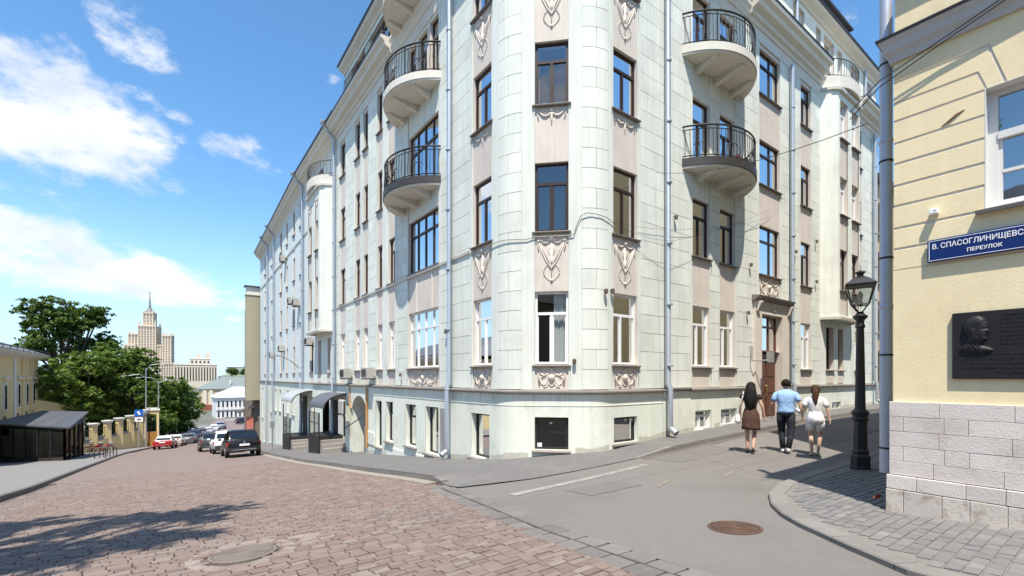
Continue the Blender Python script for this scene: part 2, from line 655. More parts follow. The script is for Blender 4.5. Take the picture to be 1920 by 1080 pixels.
# grey stone border between setts and asphalt, two stones wide
spots = []
y = .2
while y < 8.25:
    for j in range(2):
        st = .34 if j == 0 else .27
        xc = band_x(y + st / 2) - .13 + j * .27
        sl_ = (band_x(y + .3) - band_x(y)) / .3
        spots.append((xc, y + (.17 if j == 0 else .10), .25, st - .03 if j == 0 else .31, -math.atan(sl_), .003))
    y += .335
lay(cob, 'border_stone', spots, M_GREYS, (.25, .3), 'x')

# asphalt of the side lane (it runs under the pavements' edges)
struct(sheet('side_lane', frange(0, 1, .04), frange(-30, 9.2, .4), lambda x, y: zg(x, y) - .004, M_ASPH, xf=lambda t, y: band_x(y) + .22 + (70 - band_x(y)) * t ** 2.2))


def decal(name, m, pts, dz, parent=None):
    b = MB()
    n = len(pts) // 2
    b.add([(x, y, zg(x, y) + dz) for x, y in pts], [(i, i + 1, n + i + 1, n + i) for i in range(n - 1)])
    return b.build(name, m, parent, fix=False)


lane = D.objects['side_lane']
xs_ = frange(4.75, 8.9, .3)
decal('stop_line', M_PAINT, [(x, 6.34 + .09 * (x - 4.75)) for x in xs_] + [(x, 6.56 + .085 * (x - 4.75)) for x in xs_], .003, lane)
for (x0, y0, x1, y1, w) in ((6.9, 5.0, 7.6, 5.25, .08), (8.7, 4.75, 9.4, 4.95, .07)):
    xs_ = frange(x0, x1, .1)
    ln = lambda x: y0 + (y1 - y0) * (x - x0) / (x1 - x0)
    decal('yellow_mark', M_PAINTY, [(x, ln(x)) for x in xs_] + [(x, ln(x) + w) for x in xs_], .003, lane)
for (x0, y0, x1, y1, w) in ((5.0, 6.1, 13, 5.6, .007), (9, 5.2, 16, 4.9, .007)):
    xs_ = frange(x0, x1, .12)
    pt = [(x, y0 + (y1 - y0) * (x - x0) / (x1 - x0) + .09 * noise.noise(Vector((x * 2.3, y0, 0)))) for x in xs_]
    decal('tar_crack', mat('tar_crack', (.10, .09, .08), .9), pt + [(x, y_ + w * (1 + noise.noise(Vector((x * 5, 1, 0))))) for x, y_ in pt], .004, lane)


def strip(name, outer, inner, hf, m, drop=.35):
    """pavement between an outer (kerb) line and an inner (house) line of as many points"""
    b = MB()
    K = 6
    n = len(outer)
    for i in range(n):
        for k in range(K + 1):
            t = k / K
            x = outer[i][0] + (inner[i][0] - outer[i][0]) * t
            y = outer[i][1] + (inner[i][1] - outer[i][1]) * t
            h = hf(i / (n - 1)) if hf else .12
            b.v.append((x, y, zg(x, y) + h * (1 - t) + .12 * t if hf else zg(x, y) + .12))
    b.tone = [0] * len(b.v)
    for i in range(n - 1):
        for k in range(K):
            a = i * (K + 1) + k
            b.f.append((a, a + 1, a + K + 2, a + K + 1))
    o = b.build(name, m)
    for p in o.data.polygons:
        if p.normal.z < 0:
            p.flip()
    return struct(o)


def resample(pts, st):
    out = [pts[0]]
    for a, b in zip(pts, pts[1:]):
        L_ = math.hypot(b[0] - a[0], b[1] - a[1])
        n = max(1, int(L_ / st))
        out += [(a[0] + (b[0] - a[0]) * i / n, a[1] + (b[1] - a[1]) * i / n) for i in range(1, n + 1)]
    return out


def kerbs(parent, line, hf, w=.15, side=1, ln=1.0, m=None):
    """granite kerb stones along a line; side = +1 puts the stones to the left of the line's direction"""
    P = resample(line, .12)
    acc_, start = 0, 0
    for i in range(1, len(P)):
        acc_ += math.hypot(P[i][0] - P[i - 1][0], P[i][1] - P[i - 1][1])
        if acc_ >= ln or i == len(P) - 1:
            seg = P[start:i + 1]
            if len(seg) > 1:
                seg = seg[::max(1, len(seg) // 3)] + ([seg[-1]] if (len(seg) - 1) % max(1, len(seg) // 3) else [])
                b = MB()
                vs = []
                n = len(seg)
                L_ = math.hypot(seg[-1][0] - seg[0][0], seg[-1][1] - seg[0][1]) or 1
                for j, (x, y) in enumerate(seg):
                    a0 = seg[max(0, j - 1)]
                    a1 = seg[min(n - 1, j + 1)]
                    tx, ty = a1[0] - a0[0], a1[1] - a0[1]
                    q = math.hypot(tx, ty) or 1
                    nx_, ny_ = -ty / q * side, tx / q * side
                    g = .006 if j == 0 else -.006 if j == n - 1 else 0
                    px_, py_ = x + tx / q * g, y + ty / q * g
                    h = hf(px_, py_) if hf else .12
                    h += .006
                    for (dd, zz) in ((0, -.15), (0, h - .02), (.02, h), (w, h), (w, -.15)):
                        vs.append((px_ + nx_ * dd, py_ + ny_ * dd, zg(px_ + nx_ * dd, py_ + ny_ * dd) + zz))
                fs = []
                for j in range(n - 1):
                    for k in range(4):
                        fs.append((j * 5 + k, j * 5 + k + 1, (j + 1) * 5 + k + 1, (j + 1) * 5 + k))
                fs += [(0, 1, 2, 3, 4), tuple((n - 1) * 5 + k for k in range(5))]
                b.add(vs, fs)
                b.build('kerb_stone', m or M_KERB, parent)
            start = i
            acc_ = 0


def flush(x, y):                                     # the kerb sinks to road level at the crossing
    return lin([(4.4, .012), (9.4, .012), (10.7, .11), (100, .12)], x) if y < 8.7 else lin([(8.0, .012), (9.2, .11), (100, .12)], y)


# pavement round the mint house
outer = resample([(RK + bend(58) + .2, 58), (RK, 54), (RK, 30), (RK, 12), (4.66, 9.2), (4.50, 8.2), (4.52, 7.9), (5.3, 7.68), (6.1, 7.55), (8.4, 7.52), (10.5, 7.45), (14.5, 7.40), (34, 7.42)], .5)


def inner_pt(p):
    x, y = p
    if y > 11:
        return (7.9 + max(0, .0266 * (y - 34)), y)
    if x > 10:
        return (x, 9.0)
    a = (x - 4.5) / 5.5 if y < 7.95 else -(y - 7.95) / 3.05
    t = (a + 1) / 2
    return (7.9 + 2.1 * t + .0, 11 - 2.0 * t)


pv = strip('pavement', outer, [inner_pt(p) for p in outer], None, M_PAVE)
# let the corner slope down to the carriageway
for v in pv.data.vertices:
    x, y = v.co.x, v.co.y
    if y < 9.6 and x < 10.8:
        dist = min(1, max(0, min((y - 7.5) / 1.6 if x > 5 else 1, (x - 4.4) / 1.6 if y > 7.9 else 1)))
        e = min(.12, flush(x, y) + .11 * dist)
        v.co.z = zg(x, y) + min(.12, e)
kerbs(pv, [p for p in outer if p[1] > 8.15], flush, side=1)
kerbs(pv, [p for p in outer if p[1] <= 8.25 and p[0] > 9.2], flush, side=1)
gl = [(RK - .012, y) for y in frange(9, 40, 1)]
b = MB()
for i in range(len(gl) - 1):
    y0, y1 = gl[i][1], gl[i + 1][1]
    b.add([(RK - .34, y0, zg(4.3, y0) + .004), (RK - .01, y0, zg(4.3, y0) + .004), (RK - .01, y1, zg(4.3, y1) + .004), (RK - .34, y1, zg(4.3, y1) + .004)], [(0, 1, 2, 3)])
b.build('gutter_strip', mat('pale_gutter_stone', (.27, .238, .20), .85, .14, 3, .3, 50), pv, fix=False)

# pavement round the yellow house
kl = [(3.6, -12), (4.25, -2), (5.03, 1.16), (5.41, 1.70), (5.91, 2.34), (6.27, 2.70), (6.74, 3.04), (7.49, 3.42), (8.59, 3.72), (9.72, 3.85), (11.2, 3.88), (36, 3.90)]
outer = resample(kl, .4)
inner = [((7.8, p[1] - 0) if p[1] < 1.2 else (7.8 + max(0, p[0] - 5.9) * 1.0, min(p[1] - .4, 1.7)) if p[0] < 9 else (p[0] + 1.9, 1.7)) for p in outer]
pv2 = strip('lamp_pavement', outer, inner, None, mat('sandy_paving_bed', (.19, .175, .155), .9, .2, 12, .4, 60))
for v in pv2.data.vertices:
    v.co.z = zg(v.co.x, v.co.y) + .045
kerbs(pv2, kl[1:], lambda x, y: .05, w=.22, side=-1, ln=.75)
spots = []
y = -2.6
while y < 3.9:
    hh = .112
    x = 4.4 + random.uniform(0, .2)
    while x < 13:
        ww = random.uniform(.15, .21)
        xc, yc = x + ww / 2, y + hh / 2
        # keep clear of the kerb stones and the house
        ok = True
        for a, c in zip(kl[1:], kl[2:]):
            tx, ty = c[0] - a[0], c[1] - a[1]
            L_ = math.hypot(tx, ty)
            s_ = ((xc - a[0]) * tx + (yc - a[1]) * ty) / L_
            dn = ((xc - a[0]) * ty - (yc - a[1]) * tx) / L_
            if -.15 < s_ < L_ + .15 and dn < .33:
                ok = False
        if yc < 1.94 and xc > 7.3 or xc > 9 and yc > 3.45:
            ok = False
        dep = math.sin(HEAD) * xc + math.cos(HEAD) * yc
        lat = math.cos(HEAD) * xc - math.sin(HEAD) * yc
        if dep > 1.5 and lat / dep < 1.7 and ok and xc > 4.6:
            spots.append((xc, yc, ww - .012, hh - .012, 0, .062))
        x += ww
    y += hh
lay(pv2, 'paving_stone', spots, M_SLAB, (.18, .10), 'paving_stones', k=.007)

# left pavement
outer = resample([(LK, -20), (LK, 20), (LK, 40), (LK, 52), (LK + bend(58), 58), (LK + bend(80), 80), (LK + bend(140), 140)], 1.5)
pv3 = strip('far_pavement', outer[::-1], [(p[0] - 12, p[1]) for p in outer[::-1]], None, mat('pale_paved_walk', (.20, .19, .178), .85, .12, 1.2, .3, 40, dirt=(.2, .19, .18), dscale=.8, damt=.5))
kerbs(pv3, [(LK, 4), (LK, 20), (LK, 52), (LK + bend(58), 58), (LK + bend(76), 76)], lambda x, y: .13, side=1, ln=1.6, m=mat('dark_granite_kerb', (.13, .125, .12), .8, .15, 5, rv=.1))


def manhole(x, y, r, m, label, rings, cut=False):
    o = MB()
    zc = zg(x, y)
    prof = [(r + .045, -.05), (r + .045, .004), (r + .01, .008), (r + .008, -.004), (r, -.004), (r, .006), (r - .02, .009)]
    sx = (zg(x + .3, y) - zg(x - .3, y)) / .6
    sy = (zg(x, y + .3) - zg(x, y - .3)) / .6
    root = thing('manhole_cover', label, 'manhole cover', (x, y, zc))
    o.lathe(prof, 40)
    o.v = [(a, b_, c + a * sx + b_ * sy) for a, b_, c in o.v]
    o.build('rim', m, root, smooth=True).location = (0, 0, 0)
    root_children = []
    for i in range(rings):
        q = MB()
        rr = r * (.92 - .8 * i / rings)
        n = 40
        for s_ in range(n):
            a0, a1 = 2 * PI * s_ / n, 2 * PI * (s_ + 1) / n
            q.add([((rr + dr) * math.cos(a) , (rr + dr) * math.sin(a), zz) for a in (a0, a1) for dr, zz in ((-.014, .005), (-.010, .016), (.010, .016), (.014, .005))],
                  [(0, 1, 5, 4), (1, 2, 6, 5), (2, 3, 7, 6)])
        q.v = [(a, b_, c + a * sx + b_ * sy) for a, b_, c in q.v]
        q.build('ring', m, root)
    # vertices were given around the cover's own centre
    for c in [c for c in D.objects if c.parent == root]:
        for v in c.data.vertices:
            v.co += Vector((x, y, zc))
    return root


M_PATCH = mat('asphalt_repair', (.148, .136, .125), .9, .2, 30, .8, 110, bdist=.006)
for (x0, x1, y0, y1) in ((9.6, 12.3, 6.35, 7.25), (5.6, 6.9, 5.35, 6.0), (15, 19, 5.0, 5.6)):
    xs_ = frange(x0, x1, .15)
    decal('asphalt_patch', M_PATCH, [(x, y0 + .03 * noise.noise(Vector((x * 3, y0, 3)))) for x in xs_] + [(x, y1 + .03 * noise.noise(Vector((x * 3, y1, 5)))) for x in xs_], .002, lane)
xs_ = frange(9.5, 33, .2)                            # grit gathered along the gutter
decal('gutter_grit', mat('gutter_grit', (.12, .105, .09), .95, .3, 9, dirt=(.17, .155, .14), dscale=3, damt=.9), [(x, 7.24 - .07 * noise.noise(Vector((x * 1.7, 0, 0)))) for x in xs_] + [(x, 7.43) for x in xs_], .0025, lane)
manhole(MH[1][0], MH[1][1], MH[1][2], M_CAST, 'rusty round manhole cover in the asphalt of the side lane', 5)
manhole(MH[0][0], MH[0][1], MH[0][2], mat('stone_filled_cover', (.175, .145, .125), .75, .25, 30, .6, 60), 'pale round manhole cover set among the red setts', 7)

# ------------------------------------------------------------------ the mint corner house: its outline runs along u (0 at the cut corner, + along the lane, - down the street)
RA = 1.062
CCX, CCY = 8.337, 9.487


def fm(u, d, z):
    a = abs(u)
    if a <= .8:
        x, y = CCX + a * .70711 - d * .70711, CCY - a * .70711 - d * .70711
    elif a < 1.634:
        th = PI / 4 - (a - .8) / RA
        nx, ny = -math.sin(th), -math.cos(th)
        x, y = 8.9027 + RA * .70711 + (RA + d) * nx, 8.9213 + RA * .70711 + (RA + d) * ny
    else:
        x, y = 8.02 + a, 8.61 - d
    if u < 0:
        x, y = 7.46 + (y - 8.61), 8.61 + (x - 7.46)
        if y > 34:
            x += .0266 * (y - 34)
    return (x, y, z)


ARC = [.8 + .834 * i / 8 for i in range(9)]
ARC = sorted([-a for a in ARC] + ARC) + [24.83 * -1]


def ubreaks(u0, u1, extra=()):
    s = {u0, u1}
    for a in list(ARC) + list(extra):
        if u0 + 1e-4 < a < u1 - 1e-4:
            s.add(a)
    return sorted(s)


def ubox(b, u0, u1, d0, d1, z0, z1, fn=fm):
    us = ubreaks(u0, u1)
    rings = [[fn(u, d0, z0), fn(u, d1, z0), fn(u, d1, z1), fn(u, d0, z1)] for u in us]
    b.loft(rings)


def sweep(b, prof, u0, u1, fn=fm):
    us = ubreaks(u0, u1)
    b.loft([[fn(u, d, z) for d, z in prof] for u in us])


def wallgrid(b, u0, u1, z0, z1, holes, d, fn=fm):
    ex = [h[0] for h in holes] + [h[1] for h in holes]
    us = ubreaks(u0, u1, ex)
    zs = sorted({z0, z1} | {z for h in holes for z in h[2:4] if z0 < z < z1})
    for i in range(len(us) - 1):
        for j in range(len(zs) - 1):
            uc, zc = (us[i] + us[i + 1]) / 2, (zs[j] + zs[j + 1]) / 2
            if any(h[0] < uc < h[1] and h[2] < zc < h[3] for h in holes):
                continue
            b.add([fn(us[i], d, zs[j]), fn(us[i + 1], d, zs[j]), fn(us[i + 1], d, zs[j + 1]), fn(us[i], d, zs[j + 1])], [(0, 1, 2, 3)])


mint = thing('apartment_house', 'tall mint green corner apartment house with rounded corner and curved balconies', 'building', (9, 10, -2.2))


def window(parent, u0, u1, z0, z1, style='T', d0=0.0, dep=.26, fr=None, sill=True, curt=None, fn=fm, rev=None, gl_=None, ledge=None):
    fr = fr or M_BROWNF
    df = d0 - dep
    b = MB()
    bw = .062 if (u1 - u0) > .6 else .05
    g = .004
    a0, a1 = u0 + g, u1 - g

    def bar(p0, p1, q0, q1, t=.055):
        ubox(b, p0, p1, df, df + t, q0, q1, fn)
    bar(a0, a0 + bw, z0, z1)
    bar(a1 - bw, a1, z0, z1)
    bar(a0 + bw, a1 - bw, z0, z0 + bw)
    bar(a0 + bw, a1 - bw, z1 - bw, z1)
    zt = z0 + (z1 - z0) * .70
    um = (a0 + a1) / 2
    if style in ('T', 'D'):
        bar(a0 + bw, a1 - bw, zt - bw * .6, zt + bw * .6, .06)
        bar(um - bw * .5, um + bw * .5, z0 + bw, zt - bw * .6, .06)
        if style == 'T':                              # inner sash edges
            for s_ in (a0 + bw, um + bw * .5):
                e_ = um - bw * .5 if s_ < um else a1 - bw
                bar(s_, s_ + .03, z0 + bw, zt - bw * .6, .035)
                bar(e_ - .03, e_, z0 + bw, zt - bw * .6, .035)
    elif style == 'A':                                # off-centre mullion
        bar(a0 + bw, a1 - bw, zt - bw * .6, zt + bw * .6, .06)
        um = a0 + (a1 - a0) * .42
        bar(um - bw * .5, um + bw * .5, z0 + bw, zt - bw * .6, .06)
    elif style == 'B':                                # wide window of four lights
        bar(a0 + bw, a1 - bw, zt - bw * .6, zt + bw * .6, .06)
        for k in (.25, .5, .75):
            q = a0 + (a1 - a0) * k
            bar(q - bw * .45, q + bw * .45, z0 + bw, z1 - bw, .058)
    elif style == 'R':                                # two lights, uneven, transom in both
        q = a0 + (a1 - a0) * .62
        bar(a0 + bw, a1 - bw, zt - bw * .6, zt + bw * .6, .06)
        bar(q - bw * .5, q + bw * .5, z0 + bw, z1 - bw, .058)
    w = b.build('window', fr, parent)
    p = MB()
    us = ubreaks(a0 + .02, a1 - .02)
    p.loft([[fn(u, df + .02, z0 + .02), fn(u, df + .02, z1 - .02)] for u in us], cap=False, closed=False)
    p.build('pane', gl_ or M_GLASS, w, fix=False)
    r = MB()
    for (p0, p1, q0, q1) in ((a0, a0, z0, z1), (a1, a1, z0, z1)):
        r.add([fn(p0, d0 - .004, q0), fn(p0, df, q0), fn(p0, df, q1), fn(p0, d0 - .004, q1)], [(0, 1, 2, 3)])
    for q in (z0 + g, z1 - g):
        us = ubreaks(a0, a1)
        r.loft([[fn(u, d0 - .004, q), fn(u, df, q)] for u in us], cap=False, closed=False)
    r.build('reveal', rev or M_BEIGE, w)
    if sill:
        s_ = MB()
        e = .07
        sweep(s_, [(d0 - dep + .05, z0 - .07), (d0 + .10, z0 - .075), (d0 + .11, z0 - .045), (d0 + .10, z0 - .03), (d0 - dep + .05, z0 + .006)], u0 - e, u1 + e, fn)
        s_.build('sill', ledge or M_TRIM, w)
    if curt:
        c = MB()
        n = max(6, int((u1 - u0) / .055))
        k0, k1 = curt if isinstance(curt, tuple) else (0, 1)
        pts = []
        for i in range(n + 1):
            t = k0 + (k1 - k0) * i / n
            pts.append((a0 + (a1 - a0) * t, df - .10 + .025 * math.sin(i * 2.1) + .012 * math.sin(i * .9)))
        c.loft([[fn(u, d, z0 + .03), fn(u, d, z1 - .03)] for u, d in pts], cap=False, closed=False)
        c.build('curtain', random.choice([M_CURT, M_CURT2, M_CURT2] if z0 < 3 else [M_CURT, M_CURT, M_CURT2]), w, smooth='full', fix=False)
    return w


SILL = [.36, 4.0, 7.47, 10.95]
HEADZ = [2.35, 5.88, 9.2, 12.7]
Z0, ZT = -.34, 13.35
# window columns: u0, u1, frame style of the floors above, which curtains
COLS = [(-.46, .46), (1.80, 2.86), (5.63, 6.68), (7.30, 8.33), (10.10, 11.85), (13.76, 14.84), (20.13, 21.15),
        (-2.98, -1.93), (-7.80, -5.22), (-9.87, -9.11), (-11.18, -10.52), (-13.05, -12.37), (-14.29, -13.50), (-16.86, -15.90),
        (-23.83, -22.84), (-27.14, -26.16), (-29.90, -29.0), (-32.9, -32.1), (-36.2, -35.1), (-41.4, -40.4), (-46.6, -45.5)]
BAYS = [(15.8, 19.6), (-22.2, -18.2)]
UL, UR = -50.3, 23.6
M_FARW = mat('blue_cast_mint_plaster', (.62, .665, .64), .85, .05, .8, .25, 45, .08, dirt=(.48, .5, .48), dscale=.6, damt=.4)  # same mint plaster; bluish cast of the far view put into the colour

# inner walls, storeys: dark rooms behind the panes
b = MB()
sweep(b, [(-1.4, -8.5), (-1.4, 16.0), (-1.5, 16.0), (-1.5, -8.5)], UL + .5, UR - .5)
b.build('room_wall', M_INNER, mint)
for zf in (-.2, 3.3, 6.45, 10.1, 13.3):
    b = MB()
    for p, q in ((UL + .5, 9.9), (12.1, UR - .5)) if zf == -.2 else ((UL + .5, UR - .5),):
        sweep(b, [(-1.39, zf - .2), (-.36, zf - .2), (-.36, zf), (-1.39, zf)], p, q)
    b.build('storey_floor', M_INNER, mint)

edges = sorted([(a, c) for a, c in COLS] + BAYS)
piers = []
prev = UL
for a, c in edges:
    piers.append((prev, a))
    prev = c
piers.append((prev, UR))
blocks = []
for (a, c) in piers:
    farw = a < -22.3
    b = MB()
    ubox(b, a, c, -.36, -.018 if not farw else 0, Z0, ZT)
    b.build('pier', M_FARW if farw else M_GREENW, mint)
    if farw:
        continue
    # plain margins beside the windows, rusticated blocks between
    segs = []
    w = c - a
    if max(abs(a), abs(c)) < 2.0:
        lo, hi = (.82, 1.61) if a > 0 else (-1.61, -.82)
        segs = [(a, lo, 'p'), (lo, hi, 'b'), (hi, c, 'p')]
    elif w < .75 and not (6 < a < 7.3):
        segs = [(a, c, 'p')]
    else:
        mg = .13 if w > 1 else .02
        mgl = mg if a != -18.2 and a != 19.6 else .02
        segs = [(a, a + mgl, 'p'), (a + mgl, c - mg, 'b'), (c - mg, c, 'p')] if mg > .05 else [(a, c, 'b')]
    for (s0, s1, k) in segs:
        if k == 'p':
            q = MB()
            ubox(q, s0, s1, -.02, .012, Z0, ZT - .5)
            q.build('pilaster_strip', M_GREEN, mint)
        else:
            row, z = 0, Z0 + .004
            while z < ZT - .55:
                z1 = z + .545
                n = max(1, round((s1 - s0) / .62))
                cw = (s1 - s0) / n
                cuts = [s0 + cw * (i + .5) for i in range(n)] if row % 2 and n > 0 else [s0 + cw * i for i in range(1, n)]
                cuts = [s0] + [q for q in cuts if s0 + .1 < q < s1 - .1] + [s1]
                for e0, e1 in zip(cuts, cuts[1:]):
                    blocks.append((e0 + .006, e1 - .006, z + .007, z1 - .007))
                z = z1
                row += 1
blocks.sort(key=lambda q: math.hypot(*fm((q[0] + q[1]) / 2, 0, 0)[:2]) + max(0, q[3] - 10.2) * 3)
grp = {}
for i, (e0, e1, z0, z1) in enumerate(blocks):
    if i < 300:
        q = MB()
        ubox(q, e0, e1, -.02, random.uniform(.004, .008), z0, z1)
        q.build('wall_block', M_GREEN, mint)
    else:
        q = grp.setdefault(0, MB())
        q.cur = random.random()
        ubox(q, e0, e1, -.02, random.uniform(.004, .008), z0, z1)
for q in grp.values():
    q.build('wall_blocks', M_GREEN, mint, kind='stuff')

# frieze under the cornice
b = MB()
ubox(b, UL, UR, -.36, .02, 12.86, ZT)
b.build('frieze', M_CREAM, mint)


# ---- stucco reliefs
def relief(kind, u0, u1, z0, z1, d, fn=fm):
    b = MB()
    w, h, c = u1 - u0, z1 - z0, (u0 + u1) / 2

    def P(x, y, e=.0):                                # x in -1..1 across, y in 0..1 upwards
        return fn(c + x * w / 2, d + e, z0 + y * h)

    def T(pts, r, n=5):
        b.tube([P(*p) for p in pts], r, n)

    def ball(x, y, r):
        pp = P(x, y)
        o = Vector(pp)
        b.lathe([(r * math.sin(PI * k / 5) + .0005, -r * math.cos(PI * k / 5)) for k in range(6)], 7, o)

    def swag(x0, y0, x1, y1, sag, r, n=8):
        T([(x0 + (x1 - x0) * i / n, y0 + (y1 - y0) * i / n - sag * 4 * (i / n) * (1 - i / n)) for i in range(n + 1)], [r * (.55 + 1.3 * (i / n) * (1 - i / n) * 2) for i in range(n + 1)])
    if kind == 'festoon':                             # garland, V ribbons, bead loop
        swag(-.97, .95, 0, .90, .10, .03)
        swag(0, .90, .97, .95, .10, .03)
        for k in range(5):
            a = PI + PI * k / 4
            ball(.30 * math.cos(a), .93 + .06 * math.sin(a), .026)
        ball(0, .90, .07)
        ball(-.92, .94, .05)
        ball(.92, .94, .05)
        for s in (-1, 1):
            T([(s * .94, .90), (s * .66, .64), (s * .34, .44), (0, .28)], .024)
            T([(s * .84, .90), (s * .50, .64), (s * .18, .42)], .015)
            T([(s * .96, .92), (s * .99, .78), (s * .90, .66)], .018)
            for k in range(11):
                a = PI * k / 10
                ball(s * (.52 * math.sin(a) ** .8 + .03), .06 + .42 * (1 - k / 10) * .92, .024)
            T([(s * .08, .80), (s * .22, .68), (s * .08, .56), (0, .62)], .014)
        T([(0, .86), (0, .30), (0, .10)], [.026, .018, .012])
        T([(0, .56), (.0, .34)], [.05, .012])
        ball(0, .07, .045)
        for k in range(6):
            a = 2 * PI * k / 6
            ball(.09 * math.cos(a), .07 + .025 * math.sin(a), .022)
    elif kind == 'bow':                               # swag with a rosette and a drop
        for s in (-1, 1):
            swag(0, .92, s * .95, .97, .13, .034)
            swag(0, .95, s * .9, .98, .07, .018)
            T([(s * .95, .97), (s * .98, .84), (s * .92, .74)], .02)
            T([(s * .10, .94), (s * .2, .86), (s * .12, .80)], .016)
        ball(0, .93, .055)
        T([(0, .9), (0, .74), (0, .62)], [.035, .03, .012])
        for k in range(4):
            ball(.0, .84 - .06 * k, .032 - .004 * k)
    else:                                             # cartouche with scrolls
        ring = [(.30 * math.cos(2 * PI * k / 16), .5 + .40 * math.sin(2 * PI * k / 16)) for k in range(17)]
        T(ring, .024)
        ball(0, .5, .10)
        ball(0, .93, .045)
        for s in (-1, 1):
            swag(s * .30, .74, s * .92, .92, .22, .028)
            T([(s * .34, .30), (s * .52, .12), (s * .72, .22), (s * .82, .44), (s * .72, .56), (s * .62, .46)], .022)
            T([(s * .92, .92), (s * .94, .6), (s * .86, .12)], [.02, .026, .03])
            T([(s * .26, .22), (s * .36, .06), (s * .58, .04)], .02)
            ball(s * .62, .66, .035)
            ball(s * .9, .88, .04)
    return b


M_RELIEF = mat('pale_rose_stucco_relief', (.64, .56, .48), .85, .08, 3, .2, 60, dirt=(.42, .37, .32), dscale=3, damt=.4)
BIG = {(-7.80, -5.22), (10.10, 11.85)}
for (a, c) in COLS:
    farw = a < -22.3
    corner = (a, c) in ((-.46, .46), (1.80, 2.86), (-2.98, -1.93))
    pair = (a, c) in ((5.63, 6.68), (7.30, 8.33))
    big = (a, c) in BIG
    tops = [Z0]
    for f in range(4):
        s, h = SILL[f], HEADZ[f]
        if (a, c) == (10.10, 11.85) and f == 0:
            continue
        st = 'T'
        if big:
            st = 'B' if a < 0 else 'R'
        dr = (pair or a == -7.80) and f in (2, 3)
        if pair and f == 0 or a == 1.80 and f == 0:
            st = 'A'
        if dr:
            s = 6.92 if f == 2 else 10.52
        if a == -7.80 and f == 3:                     # three narrow doors behind the upper balcony
            for e0, e1 in ((-7.75, -7.1), (-6.85, -6.15), (-5.9, -5.25)):
                window(mint, e0, e1, s, h, 'D', dep=.16, sill=False, curt=None)
            for e0, e1 in ((-7.80, -7.75), (-7.1, -6.85), (-6.15, -5.9), (-5.25, -5.22)):
                q = MB()
                ubox(q, e0, e1, -.36, -.02, s, h)
                q.build('door_post', M_BEIGE, mint)
            continue
        hh = h + (.12 if a == -7.80 else 0)
        cu = None
        r_ = random.random()
        if f == 0:
            cu = (.55, 1) if r_ < .5 else (0, .3) if r_ < .8 else (.1, .9)
        elif farw or r_ < .3:
            cu = (0, .35)
        elif r_ < .55:
            cu = (.62, 1)
        if corner and f > 0:
            cu = (.02, .12) if f == 2 else None
        window(mint, a, c, s, hh, st, d0=-.03, dep=.14 if not farw else .16, fr=M_WHITEF if f == 0 and not farw else M_BROWNF, sill=not dr, curt=cu,
               gl_=M_GLASSD if f == 0 else None, rev=M_BEIGE)
    # spandrel panels between the floors
    zz = [(Z0, SILL[0] - .03)] + [(HEADZ[f] + (.12 if a == -7.80 and f < 3 else 0), SILL[f + 1] - .03) for f in range(3)] + [(HEADZ[3], 12.9)]
    if (a, c) == (10.10, 11.85):
        zz[0] = (3.12, SILL[1] - .03)
        del zz[1]
    for i, (p, q) in enumerate(zz):
        if pair or a == -7.80:
            if i == 2 and pair or i == 2:
                q = 6.92
            if i == 3:
                q = 10.52
        if q - p < .1:
            continue
        m = M_BEIGE
        if (pair or a == -7.80) and i >= 2:
            m = M_GREEN
        if farw:
            m = M_BEIGE if i in (1, 2, 0) else M_FARW
        bb = MB()
        ubox(bb, a + .002, c - .002, -.36, -.03, p, q)
        sp = bb.build('spandrel', m, mint)
        kind = None
        if corner:
            kind = {0: 'cart', 1: 'festoon', 2: 'bow', 3: 'festoon'}.get(i)
        if a == -7.80 and i == 0 or (a == 10.10 and i == 0):
            kind = 'cart'
        if kind:
            zlo, zhi = p + .05, q - .06
            if kind == 'festoon':
                zlo = max(zlo, q - 1.42)
            if kind == 'bow':
                zlo = q - 1.35
            rl = relief(kind, a + .07, c - .07, zlo, zhi, -.025)
            rl.build('relief', M_RELIEF, sp, smooth='full', fix=False)
        if a == -7.80 and i == 1:                     # moulded strips on the wide panel
            for k in (.27, .77):
                bb = MB()
                ubox(bb, a + 2.58 * k, a + 2.58 * k + .07, -.03, .0, p, q)
                bb.build('panel_strip', M_CREAM, sp)

# string course at the sill of the second floor, street side
b = MB()
sweep(b, [(-.02, 3.83), (.05, 3.84), (.06, 3.93), (-.02, 3.95)], -17.5, -3.1)
b.build('string_course', M_CREAM, mint)
b = MB()
sweep(b, [(0, 9.9), (.05, 9.9), (.06, 9.98), (0, 10.0)], -50, -22.5)
b.build('string_course', M_CREAM, mint)

# belt ledge above the basement
BELT = [(-.3, -.47), (.06, -.47), (.10, -.43), (.15, -.41), (.15, -.37), (-.3, -.325)]
for p, q in ((UL, -1.7), (-1.7, 4.05), (4.17, 5.4), (5.4, 9.55), (12.85, UR)):
    b = MB()
    lift = .05 if p == 4.17 else 0
    sweep(b, [(d, z + lift) for d, z in BELT], p + .004, q - .004)
    b.build('belt_ledge', M_LEDGE, mint)

